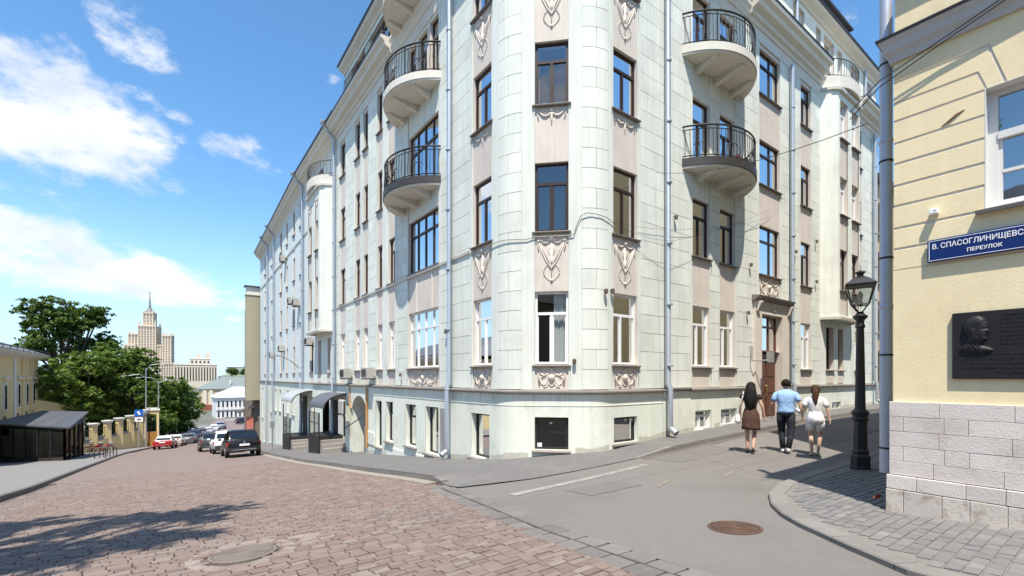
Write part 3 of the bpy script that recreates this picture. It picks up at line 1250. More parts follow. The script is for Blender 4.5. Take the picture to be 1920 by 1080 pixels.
# basement wall with its openings
BO = [(-.46, .46, -1.98, -1.09, 'win'), (1.80, 2.80, -1.84, -1.12, 'win'), (-3.02, -2.0, -2.42, -1.09, 'door'), (5.75, 6.70, -1.74, -1.10, 'low'), (7.31, 8.38, -1.70, -1.11, 'low'),
      (13.75, 14.5, -1.60, -1.26, 'low'), (17.1, 18.2, -1.54, -1.18, 'low'), (-6.19, -5.19, -2.72, -1.05, 'door'), (-7.98, -7.0, -2.66, -1.05, 'tall'), (-10.05, -9.26, -2.72, -1.04, 'tall'),
      (-11.29, -10.55, -3.1, -1.05, 'door'), (-23.3, -22.3, -4.0, -1.3, 'tall'), (-26.6, -25.8, -3.1, -1.2, 'tall'), (-29.9, -29.0, -2.9, -1.1, 'tall'), (-32.3, -31.5, -2.9, -1.1, 'tall'),
      (-36.4, -35.4, -3.0, -1.1, 'tall'), (-38.9, -38.0, -3.1, -1.1, 'tall'), (-41.6, -40.7, -3.4, -1.1, 'tall'), (-45.2, -44.4, -4, -1.2, 'tall'), (-48.2, -47.4, -4.4, -1.2, 'tall')]
ARCH = (-14.72, -12.49)
PORTAL = (10.12, 11.84)
ENT = (-20.4, -18.9)
holes = [q[:4] for q in BO] + [(ARCH[0], ARCH[1], -5, -.90), (PORTAL[0], PORTAL[1], -2.2, -.3), (ENT[0], ENT[1], -5, -1.1)]
b = MB()
wallgrid(b, UL, -24.83, -9, -.44, holes, .035)
wallgrid(b, -24.83, 4.1, -9, -.44, holes, .035)
wallgrid(b, 4.1, UR, -3.4, -.44, holes, .035)
b.build('basement_wall', M_BASE, mint)
b = MB()                                              # thin moulding across the basement
sweep(b, [(.034, -.80), (.05, -.795), (.05, -.775), (.034, -.77)], -11.9, -2.2)
sweep(b, [(.034, -.79), (.046, -.785), (.046, -.77), (.034, -.765)], -2.2, 4.0)
b.build('thin_moulding', M_BASE, mint)
for (u0, u1, z0, z1, k) in BO:
    if k == 'win':
        w = window(mint, u0, u1, z0, z1, 'plain', d0=.035, dep=.16, fr=M_IRON, gl_=M_GLASSD, rev=M_BASE, ledge=M_TRIM)
    elif k == 'low':
        w = window(mint, u0, u1, z0, z1, 'A', d0=.035, dep=.16, fr=M_WHITEF, gl_=M_GLASSD, rev=M_BASE, curt=(.35, 1), sill=False)
    else:
        w = window(mint, u0, u1, z0, z1, 'plain' if k == 'door' else 'R', d0=.035, dep=.24, fr=M_IRON, gl_=M_GLASSD, rev=M_BASE, curt=(0, .55), ledge=M_TRIM)
# notices stuck inside the corner pane
for (u, z, s) in ((-.34, -1.86, .07), (.42, -1.92, .03), (-.02, -1.26, .03), (2.68, -1.2, .09), (2.42, -1.22, .04)):
    q = MB()
    ubox(q, u - s, u + s, -.085, -.082, z - s * .8, z + s * .8)
    q.build('paper_notice', mat('white_paper', (.7, .7, .68), .8), mint)
q = MB()
ubox(q, -4.98, -4.67, .035, .075, -2.78, -1.06)
q.build('weathered_board', mat('weathered_board', (.28, .27, .26), .9, .2, 4, streak=.4), mint)
# moulded skirting along the sloping pavement
for (u0, u1, zz) in ((-9.2, -8.05, -2.92), (-6.95, -6.25, -2.86), (-12.3, -11.4, -2.5)):
    q = MB()
    sweep(q, [(.03, zz - .6), (.075, zz - .6), (.075, zz - .03), (.03, zz)], u0, u1)
    q.build('skirting', M_BASE, mint)

# ---- main cornice and roof edge
CORN = [(-.3, 13.3), (.06, 13.3), (.10, 13.42), (.20, 13.46), (.22, 13.58), (.42, 13.66), (.46, 13.82), (.60, 13.90), (.62, 14.02), (-.3, 14.06)]
for p, q in ((UL, -9.15), (-5.0, 5.0), (9.15, 15.6), (19.8, UR)):
    b = MB()
    sweep(b, CORN, p, q)
    b.build('cornice', M_CREAM, mint)
for p, q in ((-9.15, -5.0), (5.0, 9.15), (15.6, 19.8)):
    b = MB()
    sweep(b, [(d if d < .11 else .10 + (d - .1) * .3, z) for d, z in CORN], p + .003, q - .003)
    b.build('cornice', M_CREAM, mint)
for p, q in ((UL, -16.1), (-16.1, -9.15), (-5.0, 5.0), (9.15, 15.6), (19.8, UR)):
    b = MB()
    if p == UL:
        sweep(b, [(.66, 14.03), (.68, 14.11), (-.2, 14.35), (-5.5, 16.2), (-5.5, 14.03)], p, q)
    else:
        sweep(b, [(.64, 14.03), (.655, 14.075), (-.2, 14.10), (-.2, 14.03)], p, q)
    b.build('roof' if p == UL else 'cornice_flashing', M_ROOF, mint)

# ---- attic storey
AW = [(13.2, 14.25), (15.5, 16.05), (16.42, 17.6), (18.05, 18.6), (19.75, 20.75), (22.0, 22.9), (-15.1, -13.0), (-12.3, -9.6), (-8.4, -7.7), (-6.9, -6.2), (5.7, 6.5), (7.4, 8.2), (10.2, 11.7)]
holes = [(a, c, 14.42, 15.95) for a, c in AW]
b = MB()
wallgrid(b, -16.08, UR, 14.03, 16.4, holes, -.05)
b.build('attic_wall', M_GREEN, mint)
b = MB()
ubox(b, -16.12, -16.05, -5, -.05, 14.05, 16.4)
b.build('attic_side', M_CREAM, mint)
for a, c in AW:
    wide = c - a > 1.8
    window(mint, a, c, 14.42, 15.95, 'B' if wide else 'T', d0=-.05, dep=.18, fr=M_IRON if wide else M_WHITEF if a > 12 else M_BROWNF, sill=False)
b = MB()
sweep(b, [(-.2, 16.2), (0, 16.2), (.06, 16.3), (.24, 16.42), (.30, 16.55), (-.2, 16.6)], -16.2, UR)
b.build('attic_cornice', M_CREAM, mint)
b = MB()
sweep(b, [(.33, 16.55), (.36, 16.64), (-.6, 16.8), (-5.5, 18.4), (-5.5, 16.5)], -16.25, UR + .1)
b.build('roof', M_ROOF, mint)
b = MB()
ubox(b, 9.0, 19.6, -.45, -.1, 16.62, 17.55)
b.build('roof_parapet', M_GREEN, mint)
b = MB()
ubox(b, 9.0, 19.75, -.5, .08, 17.55, 17.66)
b.build('parapet_coping', M_ROOF, mint)
for u in (21.1, 23.0):
    b = MB()
    ubox(b, u, u + .5, -1.2, -.5, 16.7, 17.5)
    c_ = b.build('chimney', M_CREAM, mint)
    b = MB()
    ubox(b, u - .08, u + .58, -1.3, -.4, 17.5, 17.62)
    b.build('chimney_cap', M_ROOF, c_)


# ---- balconies
def balcony(uc, zs, half, depth, label, fascia, railz=1.05, th=.28):
    N = 22
    R_ = (half * half + depth * depth) / (2 * depth)
    am = math.asin(half / R_)
    arc = [(uc + R_ * math.sin(-am + 2 * am * i / N), R_ * math.cos(-am + 2 * am * i / N) - (R_ - depth)) for i in range(N + 1)]
    b = MB()
    poly = arc
    vs, fs = [], []
    for zz in (zs - th, zs):
        for u, d in poly:
            vs.append(fm(u, d - .02, zz))
        for u, d in poly:
            vs.append(fm(u, -.03, zz))
    n = N + 1
    for i in range(N):
        fs += [(i, i + 1, n + i + 1, n + i), (2 * n + i, 3 * n + i, 3 * n + i + 1, 2 * n + i + 1), (i, 2 * n + i, 2 * n + i + 1, i + 1)]
    fs += [(0, n, 3 * n, 2 * n), (N, 2 * n + N, 3 * n + N, n + N)]
    b.add(vs, fs)
    bal = b.build('balcony', M_CREAM, mint, label=label)
    b = MB()                                          # edge band
    b.loft([[fm(u, d - .015, zs - th + .06), fm(u, d + .02, zs - th + .06), fm(u, d + .02, zs + .03), fm(u, d - .015, zs + .03)] for u, d in arc])
    b.build('edge_band', fascia, bal)
    b = MB()
    for k, f in ((-.55, .55), (0, .8), (.55, .55)):
        q = MB()
        dd = depth * (.85 if k == 0 else .62)
        ub = uc + k * half
        for (u_, e) in ((ub - .08, ub + .08),):
            q.loft([[fm(x, -.03, zs - th - .24), fm(x, .05, zs - th - .24), fm(x, dd * .5, zs - th - .15), fm(x, dd, zs - th - .06), fm(x, dd, zs - th + .01), fm(x, -.03, zs - th + .01)] for x in (u_, e)])
        q.build('bracket', M_CREAM, bal)
    r = MB()
    inn = [(u, d - .05) for u, d in arc]
    top = [fm(u, d, zs + railz) for u, d in inn]
    r.tube(top, .03, 6)
    r.tube([fm(u, d, zs + railz - .12) for u, d in inn], .017, 4)
    r.tube([fm(u, d, zs + .10) for u, d in inn], .02, 4)
    rail = r.build('railing', M_IRON, bal)
    r = MB()
    K = 34
    for k in range(K + 1):
        t = -am + 2 * am * k / K
        u, d = uc + R_ * math.sin(t), R_ * math.cos(t) - (R_ - depth) - .05
        big_ = k % 8 == 0
        if big_:
            r.tube([fm(u, d, zs), fm(u, d, zs + railz)], .026, 5)
        else:                                         # bellied bars
            r.tube([fm(u, d, zs + .1), fm(u, d + .03, zs + .3), fm(u, d + .01, zs + .55), fm(u, d, zs + railz - .12)], .0125, 4)
    r.build('balusters', M_IRON, rail, kind='stuff')
    r = MB()
    for k in range(5):                                # scrolls between the main posts
        t = -am + 2 * am * (k * 8 + 4) / K
        for s in (-1, 1):
            pts = []
            for j in range(10):
                a_ = j / 9 * 4.4
                rr = .13 * (1 - j / 11)
                pts.append((t + s * (.02 + rr * math.cos(a_) / R_ * .9), zs + .42 + rr * math.sin(a_)))
            r.tube([fm(uc + R_ * math.sin(tt), R_ * math.cos(tt) - (R_ - depth) - .05, z) for tt, z in pts], .014, 4)
    r.build('scrollwork', M_IRON, rail, kind='stuff')
    return bal


M_DARKB = mat('dark_balcony_sheet', (.045, .038, .036), .5, .15, 5)
for s in (1, -1):
    side = 'lane' if s > 0 else 'street'
    balcony(s * 7.0, 6.92, 1.95, 1.15, f'black edged balcony on the {side} front', M_DARKB)
    balcony(s * 7.0, 10.52, 1.95, 1.15, f'cream edged upper balcony on the {side} front', M_CREAM)
    balcony(s * 7.0, 14.1, 1.95, 1.15, f'topmost balcony on the {side} front', M_CREAM)
# a red gas bottle stands on the lower lane balcony
gb = thing('gas_bottle', 'small red bottle standing on the lower balcony above the lane', 'bottle', fm(7.0, .8, 6.93))
q = MB()
q.lathe([(.10, 0), (.12, .03), (.12, .27), (.07, .34), (.035, .36), (.035, .42)], 12, fm(7.0, .8, 6.93))
q.build('body', mat('red_enamel', (.35, .06, .04), .4), gb, smooth=True)
# railings before the attic windows, street side
for a, c in ((-15.2, -12.9), (-12.4, -9.5)):
    r = MB()
    for zz in (14.5, 15.2):
        r.tube([fm(a, .0, zz), fm(a + .1, .3, zz), fm(c - .1, .3, zz), fm(c, .0, zz)], .016, 5)
    n = 14
    for k in range(n + 1):
        u = a + .1 + (c - a - .2) * k / n
        r.tube([fm(u, .3, 14.1), fm(u, .36, 14.6), fm(u, .3, 15.2)], .010, 4)
    r.build('attic_railing', M_IRON, mint)


# ---- bays
def bay(u0, u1, zb, zt, dep, wins, floors, label, pan):
    s0, s1 = u0 + .55, u1 - .55
    plan = [(u0, 0), (u0 + .22, dep * .62), (s0, dep), (s1, dep), (u1 - .22, dep * .62), (u1, 0)]
    bz = MB()
    mid = [(u0, 0, u0 + .22, dep * .62), (u0 + .22, dep * .62, s0, dep), (s1, dep, u1 - .22, dep * .62), (u1 - .22, dep * .62, u1, 0)]
    for (a, d0, c, d1) in mid:
        bz.add([fm(a, d0, zb), fm(c, d1, zb), fm(c, d1, zt), fm(a, d0, zt)], [(0, 1, 2, 3)])
    bz.add([fm(u, d, zb) for u, d in plan], [tuple(range(6))])
    bz.add([fm(u, d, zt) for u, d in plan], [tuple(range(6))])
    hl = [(a, c, SILL[f], HEADZ[f]) for a, c in wins for f in floors]
    wallgrid(bz, s0, s1, zb, zt, hl + [(a, c, p, q) for a, c in wins for p, q in pan], dep)
    by = bz.build('bay', M_GREEN, mint, label=label)
    for a, c in wins:
        for f in floors:
            window(mint, a, c, SILL[f], HEADZ[f], 'T', d0=dep, dep=.2, curt=(0, .4), fr=M_WHITEF if (f > 1 and a > 0) else M_BROWNF)
        for p, q in pan:
            x = MB()
            ubox(x, a, c, dep - .2, dep - .03, p, q)
            sp = x.build('bay_panel', M_BEIGE, by)
            x = relief('bow', a + .04, c - .04, q - 1.1, q - .07, dep - .03)
            x.build('relief', M_RELIEF, sp, smooth='full', fix=False)
    for zz, e in ((zb, .10), (zt - .1, .12), (SILL[2] - .35 - .9 * 0, .0)):
        if e == 0:
            continue
        x = MB()
        x.loft([[fm(u, d - .2, zz - .12), fm(u, d + e, zz - .12), fm(u, d + e + .02, zz), fm(u, d - .2, zz)] for u, d in plan])
        x.build('bay_moulding', M_CREAM, by)
    # curved parapet and railing above
    arc = []
    for i in range(13):
        t = -1 + 2 * i / 12
        arc.append(((u0 + u1) / 2 + t * (u1 - u0) / 2 * .98, (dep + .28) * (1 - abs(t) ** 2.6)))
    x = MB()
    x.loft([[fm(u, -.1, zt), fm(u, d, zt), fm(u, d + .02, zt + .5), fm(u, d - .08, zt + .5), fm(u, -.1, zt + .3)] for u, d in arc])
    x.build('bay_parapet', M_CREAM, by)
    r = MB()
    for zz in (zt + .55, zt + 1.3):
        r.tube([fm(u, d - .05, zz) for u, d in arc], .02, 5)
    for i in range(25):
        k = i / 24 * 12
        j = min(11, int(k))
        u = arc[j][0] + (arc[j + 1][0] - arc[j][0]) * (k - j)
        d = arc[j][1] + (arc[j + 1][1] - arc[j][1]) * (k - j)
        r.tube([fm(u, d - .05, zt + .48), fm(u, d - .05, zt + 1.3)], .010, 4)
    r.build('bay_railing', M_IRON, by)
    return by


bay(15.8, 19.6, 2.75, 13.25, .55, [(16.55, 17.45), (18.0, 18.9)], (1, 2, 3), 'bay with curved balcony on the lane front', [(5.88, 7.4), (9.2, 10.9), (2.85, 3.95)])
bay(-22.2, -18.2, 2.75, 11.2, .62, [(-21.4, -20.6), (-19.7, -19.1)], (1, 2), 'bay with small balcony on the street front', [(5.88, 7.4), (2.85, 3.95), (9.2, 10.4)])
# walls behind and below the bays
for (u0, u1) in BAYS:
    hl = [(16.5, 17.4, SILL[0], HEADZ[0]), (17.95, 18.6, SILL[0], HEADZ[0])] if u0 > 0 else [(-21.6, -20.9, .3, 2.3), (-19.4, -18.8, .3, 2.3)]
    b = MB()
    wallgrid(b, u0, u1, Z0, 2.76, hl, .0)
    b.build('pier', M_GREEN, mint)
    for h in hl:
        window(mint, *h, 'T', d0=0, dep=.25, curt=(0, .5))
        q = MB()
        ubox(q, h[0], h[1], 0, .02, Z0 + .06, h[2] - .1)
        q.build('spandrel', M_BEIGE, mint)
    b = MB()
    wallgrid(b, u0, u1, 11.0 if u0 < 0 else 13.2, 13.3, [], -.02)
    b.build('pier', M_GREEN, mint)
window(mint, -21.2, -20.5, 11.7, 12.75, 'T', d0=-.0, dep=.0)

# ---- door portal on the lane
pt = MB()
ubox(pt, 9.62, 10.12, -.36, .10, -2.3, 2.42)
ubox(pt, 11.84, 12.45, -.36, .10, -2.3, 2.42)
ubox(pt, 9.62, 12.45, -.36, .10, 2.42, 2.92)
po = pt.build('portal', M_BEIGE, mint, label='rose stucco door surround on the lane front')
q = MB()
sweep(q, [(.0, 2.88), (.12, 2.90), (.16, 2.96), (.28, 3.01), (.30, 3.07), (.0, 3.12)], 9.52, 12.56)
q.build('ledge', M_TRIM, po)
for u in (9.66, 12.27):
    q = MB()
    q.loft([[fm(x, .10, 2.5), fm(x, .16, 2.5), fm(x, .30, 2.8), fm(x, .30, 2.87), fm(x, .10, 2.87)] for x in (u, u + .14)])
    q.build('console', M_BEIGE, po)
q = MB()
q.tube([fm(11.1 + .2 * math.cos(a), .11, 2.72 + .13 * math.sin(a)) for a in [PI + PI * k / 8 for k in range(9)]], .03, 5)
q.build('keystone_relief', M_BEIGE, po)
b = MB()
for (p, q_) in ((10.124, -1), (11.836, 1)):
    b.add([fm(p, .10, -2.3), fm(p, -.25, -2.3), fm(p, -.25, 2.42), fm(p, .10, 2.42)], [(0, 1, 2, 3)])
b.add([fm(10.13, .10, 2.416), fm(10.13, -.25, 2.416), fm(11.84, -.25, 2.416), fm(11.84, .10, 2.416)], [(0, 1, 2, 3)])
b.build('portal_reveal', M_BEIGE, po)
M_DOOR = mat('varnished_brown_door', (.115, .042, .020), .42, .2, 5, streak=.25)
b = MB()
ubox(b, 10.13, 11.83, -.26, -.19, -1.66, .92)
dr = b.build('door', M_DOOR, mint, label='brown panelled double door in the rose surround')
for k in range(2):
    e0 = 10.16 + k * .84
    for (z0, z1) in ((-1.5, -.75), (-.6, -.1), (.05, .75)):
        q = MB()
        ubox(q, e0 + .08, e0 + .78, -.19, -.165, z0, z1)
        q.build('door_panel', M_DOOR, dr)
q = MB()
q.tube([fm(10.98, -.17, -.75), fm(10.98, -.12, -.7), fm(10.98, -.12, -.35), fm(10.98, -.17, -.3)], .018, 6)
q.build('handle', mat('brass', (.5, .36, .14), .35, metal=.9), dr)
window(mint, 10.14, 11.82, 1.0, 2.40, 'R', d0=-.0, dep=.2, fr=M_DOOR, sill=False, gl_=M_GLASSD)
q = MB()
ubox(q, 9.9, 12.1, -.2, .38, -2.2, -1.60)
q.build('doorstep', M_KERB, mint)


# ---- drainpipes
def pipe(pts, r, name='drainpipe', joints=True, m=None, parent=None, shoe=None):
    q = MB()
    q.tube(pts, r, 10)
    p = q.build(name, m or M_PIPE, parent or mint, smooth=True)
    if joints:
        a, c = Vector(pts[0]), Vector(pts[-1])
        L_ = (c - a).length
        n = int(L_ / 1.75)
        j = MB()
        for k in range(1, n):
            o = a.lerp(c, k / n)
            j.lathe([(r * 1.02, -.03), (r * 1.14, -.02), (r * 1.14, .02), (r * 1.02, .03)], 10, o)
        j.build('pipe_joint', m or M_PIPE, p, smooth=True, kind='stuff')
    return p


for (u, top, elbow) in ((4.1, 13.3, 1), (-4.2, 13.3, 1), (12.62, 12.9, 1), (22.7, 13.2, 1), (-17.55, 13.2, 1), (-25.5, 13.2, 1), (-39.0, 13.2, 1), (-43.2, 13.2, 1)):
    x, y, _ = fm(u, .13, 0)
    zb = zg(x, y) + .12
    d = .15
    pts = [fm(u, d, top), fm(u, d, -.2), fm(u, d + .08, -.32), fm(u, d + .08, zb + .32)]
    p = pipe(pts, .085 if abs(u) < 5 else .08)
    q = MB()
    q.tube([fm(u, d + .08, zb + .34), fm(u, d + .10, zb + .26), fm(u, d + .30, zb + .14)], .09, 10, cap=False)
    q.build('spout', M_PIPE, p, smooth=True)
    if u < -10:                                       # swan neck and hopper under the eaves
        q = MB()
        q.tube([fm(u, d, top - .05), fm(u, d + .03, 13.35), fm(u, .6, 13.75), fm(u, .72, 13.95)], .075, 8)
        q.build('swan_neck', M_PIPE, p, smooth=True)
        q = MB()
        q.lathe([(.08, 0), (.16, .12), (.17, .26), (.15, .27)], 10, fm(u, .74, 13.9))
        q.build('hopper', M_PIPE, p, smooth=True)
for (u, z0, z1) in ((13.3, 14.1, 16.3), (21.6, 14.1, 16.3)):
    pipe([fm(u, .05, z1), fm(u, .05, z0)], .07, joints=False)

# ---- small fittings on the mint house
M_ACU = mat('air_conditioner_metal', (.42, .40, .36), .6, .15, 6, dirt=(.2, .18, .15), dscale=4, damt=.5)
for (u, z, w_) in ((-15.35, -.05, .75), (-12.0, -.05, .75), (-23.3, 2.1, .7), (-27.6, 5.2, .7), (-29.6, 5.6, .7), (-34.2, 2.2, .7), (-39.6, 1.9, .7), (-33.4, 9.6, .7)):
    q = MB()
    ubox(q, u, u + w_, .12, .46, z, z + .48)
    ac = q.build('air_conditioner', M_ACU, mint)
    q = MB()
    for k in range(7):
        ubox(q, u + .06 + k * (w_ - .12) / 7, u + .06 + k * (w_ - .12) / 7 + .03, .46, .475, z + .07, z + .41)
    q.build('grille', M_IRON, ac, kind='stuff')
    q = MB()
    ubox(q, u + .05, u + .09, -.02, .46, z - .05, z - .003)
    ubox(q, u + w_ - .09, u + w_ - .05, -.02, .46, z - .05, z - .003)
    q.build('wall_bracket', M_IRON, ac)
for (u, z) in ((-4.55, 1.55), (1.45, 2.35), (1.68, 2.38), (.62, .45), (-8.35, .12), (13.1, 5.3), (9.3, 4.2), (4.6, 5.0), (9.1, 2.4), (15.2, 4.3), (15.2, 6.1)):
    q = MB()
    q.lathe([(.02, -.10), (.05, -.08), (.055, .02), (.03, .05)], 8, fm(u, .10, z))
    q.tube([fm(u, .0, z + .02), fm(u, .10, z + .02)], .014, 5)
    q.build('wall_fitting', mat('rusty_fitting', (.12, .09, .07), .7, .3, 9), mint, smooth=True)
# lantern bracket beside the door
q = MB()
q.tube([fm(9.35, .02, 1.15), fm(9.35, .10, 1.15), fm(9.35, .10, .62), fm(9.75, .55, .62)], .028, 6)
ubox(q, 9.70, 9.95, .46, .62, .55, .95)
q.build('bracket_lamp', mat('grey_bracket_lamp', (.28, .27, .25), .6), mint)


def cable(pts, r, m=None, parent=None, sag=0.0, name='cable'):
    out = []
    for a, c in zip(pts, pts[1:]):
        a, c = Vector(a), Vector(c)
        n = 10
        for i in range(n + (c == Vector(pts[-1]))):
            t = i / n
            p = a.lerp(c, t)
            p.z -= sag * 4 * t * (1 - t)
            out.append(p)
    q = MB()
    q.tube(out, r, 4)
    return q.build(name, m or M_IRON, parent or mint)


cpts = [fm(u, .05, 3.80 + .03 * math.sin(u * 3)) for u in [-2.0 + .12 * i for i in range(12)]] + [fm(u, .05, 3.83) for u in (-.5, .5)] + [fm(.6, .06, 3.86), fm(.68, .06, 4.1), fm(.8, .06, 4.35), fm(.95, .06, 4.42), fm(1.2, .05, 4.40), fm(1.5, .05, 4.35), fm(1.75, .05, 4.25)]
cable(cpts, .013, mat('grey_cable', (.33, .33, .3), .7))
cable([fm(1.75, .05, 4.25), fm(6.0, .1, 4.9), fm(10.9, .1, 6.3)], .004, sag=.1)
cable([fm(1.75, .05, 4.25), fm(4.1, .3, 4.1), fm(10.9, .1, 6.6)], .004, sag=.12)

# ---- the arched passage
a0, a1 = ARCH
b = MB()
zc, rr = -1.98, (a1 - a0) / 2
uc = (a0 + a1) / 2
arcp = [(uc + rr * math.cos(PI - PI * k / 14), zc + .18 + rr * .80 * math.sin(PI * k / 14)) for k in range(15)]
outl = [(a0, -5)] + arcp + [(a1, -5)]
# wall above the arch
for k in range(14):
    b.add([fm(arcp[k][0], .034, arcp[k][1]), fm(arcp[k + 1][0], .034, arcp[k + 1][1]), fm(arcp[k + 1][0], .034, -.89), fm(arcp[k][0], .034, -.89)], [(0, 1, 2, 3)])
b.loft([[fm(u, .034, z), fm(u, -2.6, z)] for u, z in outl], cap=False, closed=False)
b.add([fm(a0, -2.6, -5), fm(a1, -2.6, -5), fm(a1, -2.6, -.8), fm(a0, -2.6, -.8)], [(0, 1, 2, 3)])
b.build('archway', M_BASE, mint, fix=False)
q = MB()
ubox(q, a0 + .5, a1 - .02, -.5, -.42, -5, -2.42)
q.build('hoarding', mat('grey_metal_panel', (.17, .17, .18), .6, .2, 3), mint)
pipe([fm(-12.25, .12, -.5), fm(-12.25, .12, -3.3)], .05, 'gas_pipe', False, mat('orange_pipe', (.50, .24, .07), .5))
pipe([fm(-14.9, .10, -.5), fm(-14.9, .10, -1.3), fm(-14.6, .10, -1.6)], .035, 'gas_pipe', False, MATS['orange_pipe'])

# ------------------------------------------------------------------ the yellow house at the lane corner
M_YEL = mat('yellow_limewash', (.82, .69, .43), .85, .06, .9, .25, 40, .06, dirt=(.66, .52, .31), dscale=1.1, damt=.5)
M_GROOVE = mat('pale_groove_plaster', (.66, .61, .54), .9, .06, 3)
M_LIME = mat('limestone_block', (.62, .56, .51), .85, .09, 4, .5, 40, rv=.08, dirt=(.40, .32, .25), dscale=2.6, damt=.6)
M_LIMED = mat('stained_limestone_block', (.56, .50, .44), .85, .1, 4, .45, 40, rv=.08, dirt=(.25, .19, .13), dscale=5, damt=.9)
yel = thing('yellow_house', 'yellow plastered house with limestone plinth at the lane corner', 'building', (7.46, 1.86, -1.65))
XW, YN = 7.46, 1.86


def yw(yy, d, z):                                     # a point on the yellow street front: d outwards
    return (XW - d, yy, z)


b = MB()
b.box(XW + .9, 11.45, -16, YN - .03, -1.9, 4.98)
for (y0, y1, z0, z1) in ((-16, YN - .03, -1.9, 1.93), (-16, YN - .03, 3.285, 4.98), (1.03, YN - .03, 1.93, 3.285), (-2.2, -.35, 1.93, 3.285), (-16, -3.6, 1.93, 3.285)):
    b.box(XW + .03, XW + .9, y0, y1, z0, z1)
b.build('wall', M_GROOVE, yel)
b = MB()
for (y0, y1, z0, z1) in ((-16, YN - .004, 1.362, 1.93), (1.034, YN - .004, 1.93, 3.285), (-2.2, -.35, 1.93, 3.285), (-16, YN - .004, 3.285, 4.02)):
    b.box(XW + .011, XW + .032, y0, y1, z0, z1)
b.build('groove_bed', M_GROOVE, yel)
b = MB()
b.box(11.5, 30, -16, YN + .02, -2.2, 13.0)
b.build('rear_block', mat('yellow_rear_plaster', (.55, .44, .26), .9), yel)
b = MB()
b.prism([(XW - .1, -16.1), (11.45, -16.1), (11.45, YN), (XW - .1, YN)], 4.98, lambda p: 5.03 if p[0] < 9 else 5.1)
b.build('roof', M_ROOF, yel)
# plain yellow wall below the grooves (front and lane side)
b = MB()
b.box(XW, XW + .05, -16, YN, -.5, 1.362)
b.build('plain_wall', M_YEL, yel)
b = MB()
b.box(XW + .05, 11.45, YN - .05, YN - .002, -.5, 4.0)
b.build('side_wall', M_YEL, yel)
WY0, WY1 = -.35, 1.03                                 # window opening
GZ = [1.375, 1.64, 1.905, 2.19, 2.45, 2.73, 2.995]
for i in range(6):
    z0, z1 = GZ[i] + (.011 if i else 0), GZ[i + 1] - .019
    for (y0, y1) in (((WY1 + .0, YN),) if z1 > 1.95 else ((-16, YN),)) + (((-16, WY0),) if z1 > 1.95 else ()):
        q = MB()
        q.prism([(y0, z0), (y1, z0), (y1, z1), (y0, z1)], -.002, .028, lambda yy, z, d: yw(yy, d - .03, z))
        q.build('plaster_course', M_YEL, yel, bevel=.004)
POLYS = [[(YN, 3.006), (WY1, 3.006), (WY1, 3.26), (YN, 3.26)], [(YN, 3.29), (1.035, 3.29), (1.10, 3.49), (YN, 3.49)],
         [(YN, 3.52), (1.085, 3.52), (1.01, 3.285), (.89, 3.285), (1.015, 3.755), (YN, 3.755)],
         [(YN, 3.785), (.995, 3.785), (.855, 3.285), (.64, 3.285), (.64, 4.02), (YN, 4.02)], [(.62, 3.285), (.45, 3.285), (.40, 4.02), (.62, 4.02)],
         [(.02, 3.285), (-.2, 3.285), (-.2, 4.02), (.04, 4.02)], [(-.22, 3.0), (-16, 3.0), (-16, 4.02), (-.22, 4.02)]]
for pl in POLYS:
    q = MB()
    q.prism(pl, -.002, .028, lambda yy, z, d: yw(yy, d - .03, z))
    q.build('plaster_course', M_YEL, yel)
q = MB()
q.prism([(.43, 3.29), (.04, 3.29), (.0, 4.0), (.47, 4.0)], 0, .075, lambda yy, z, d: yw(yy, d - .03, z))
q.build('keystone', M_GROOVE, yel)
# ledge at the first floor, storey above
b = MB()
prof = [(0, 4.02), (.035, 4.02), (.05, 4.10), (.085, 4.15), (.10, 4.24), (.13, 4.28), (.13, 4.31), (0, 4.33)]
b.loft([[(XW - d, yy + (d if yy > 0 else 0), z) for d, z in prof] for yy in (-16, YN)])
b.loft([[(xx - (d if xx < 9 else 0), YN + d, z) for d, z in prof] for xx in (XW, 11.4)])
b.build('ledge', mat('grey_painted_ledge', (.50, .47, .43), .8, .08, 3), yel)
b = MB()
b.loft([[(XW - d, yy + (d if yy > 0 else 0), z) for d, z in ((0, 4.31), (.15, 4.305), (.155, 4.33), (0, 4.36))] for yy in (-16, YN)])
b.loft([[(xx - (d if xx < 9 else 0), YN + d, z) for d, z in ((0, 4.31), (.15, 4.305), (.155, 4.33), (0, 4.36))] for xx in (XW, 11.4)])
b.build('ledge_flashing', M_ROOF, yel)
b = MB()
b.box(XW + .01, XW + .06, -16, YN - .01, 4.33, 4.98)
b.build('upper_wall', M_YEL, yel)


# window
def yfn(u, d, z):
    return (XW - d, -u, z)


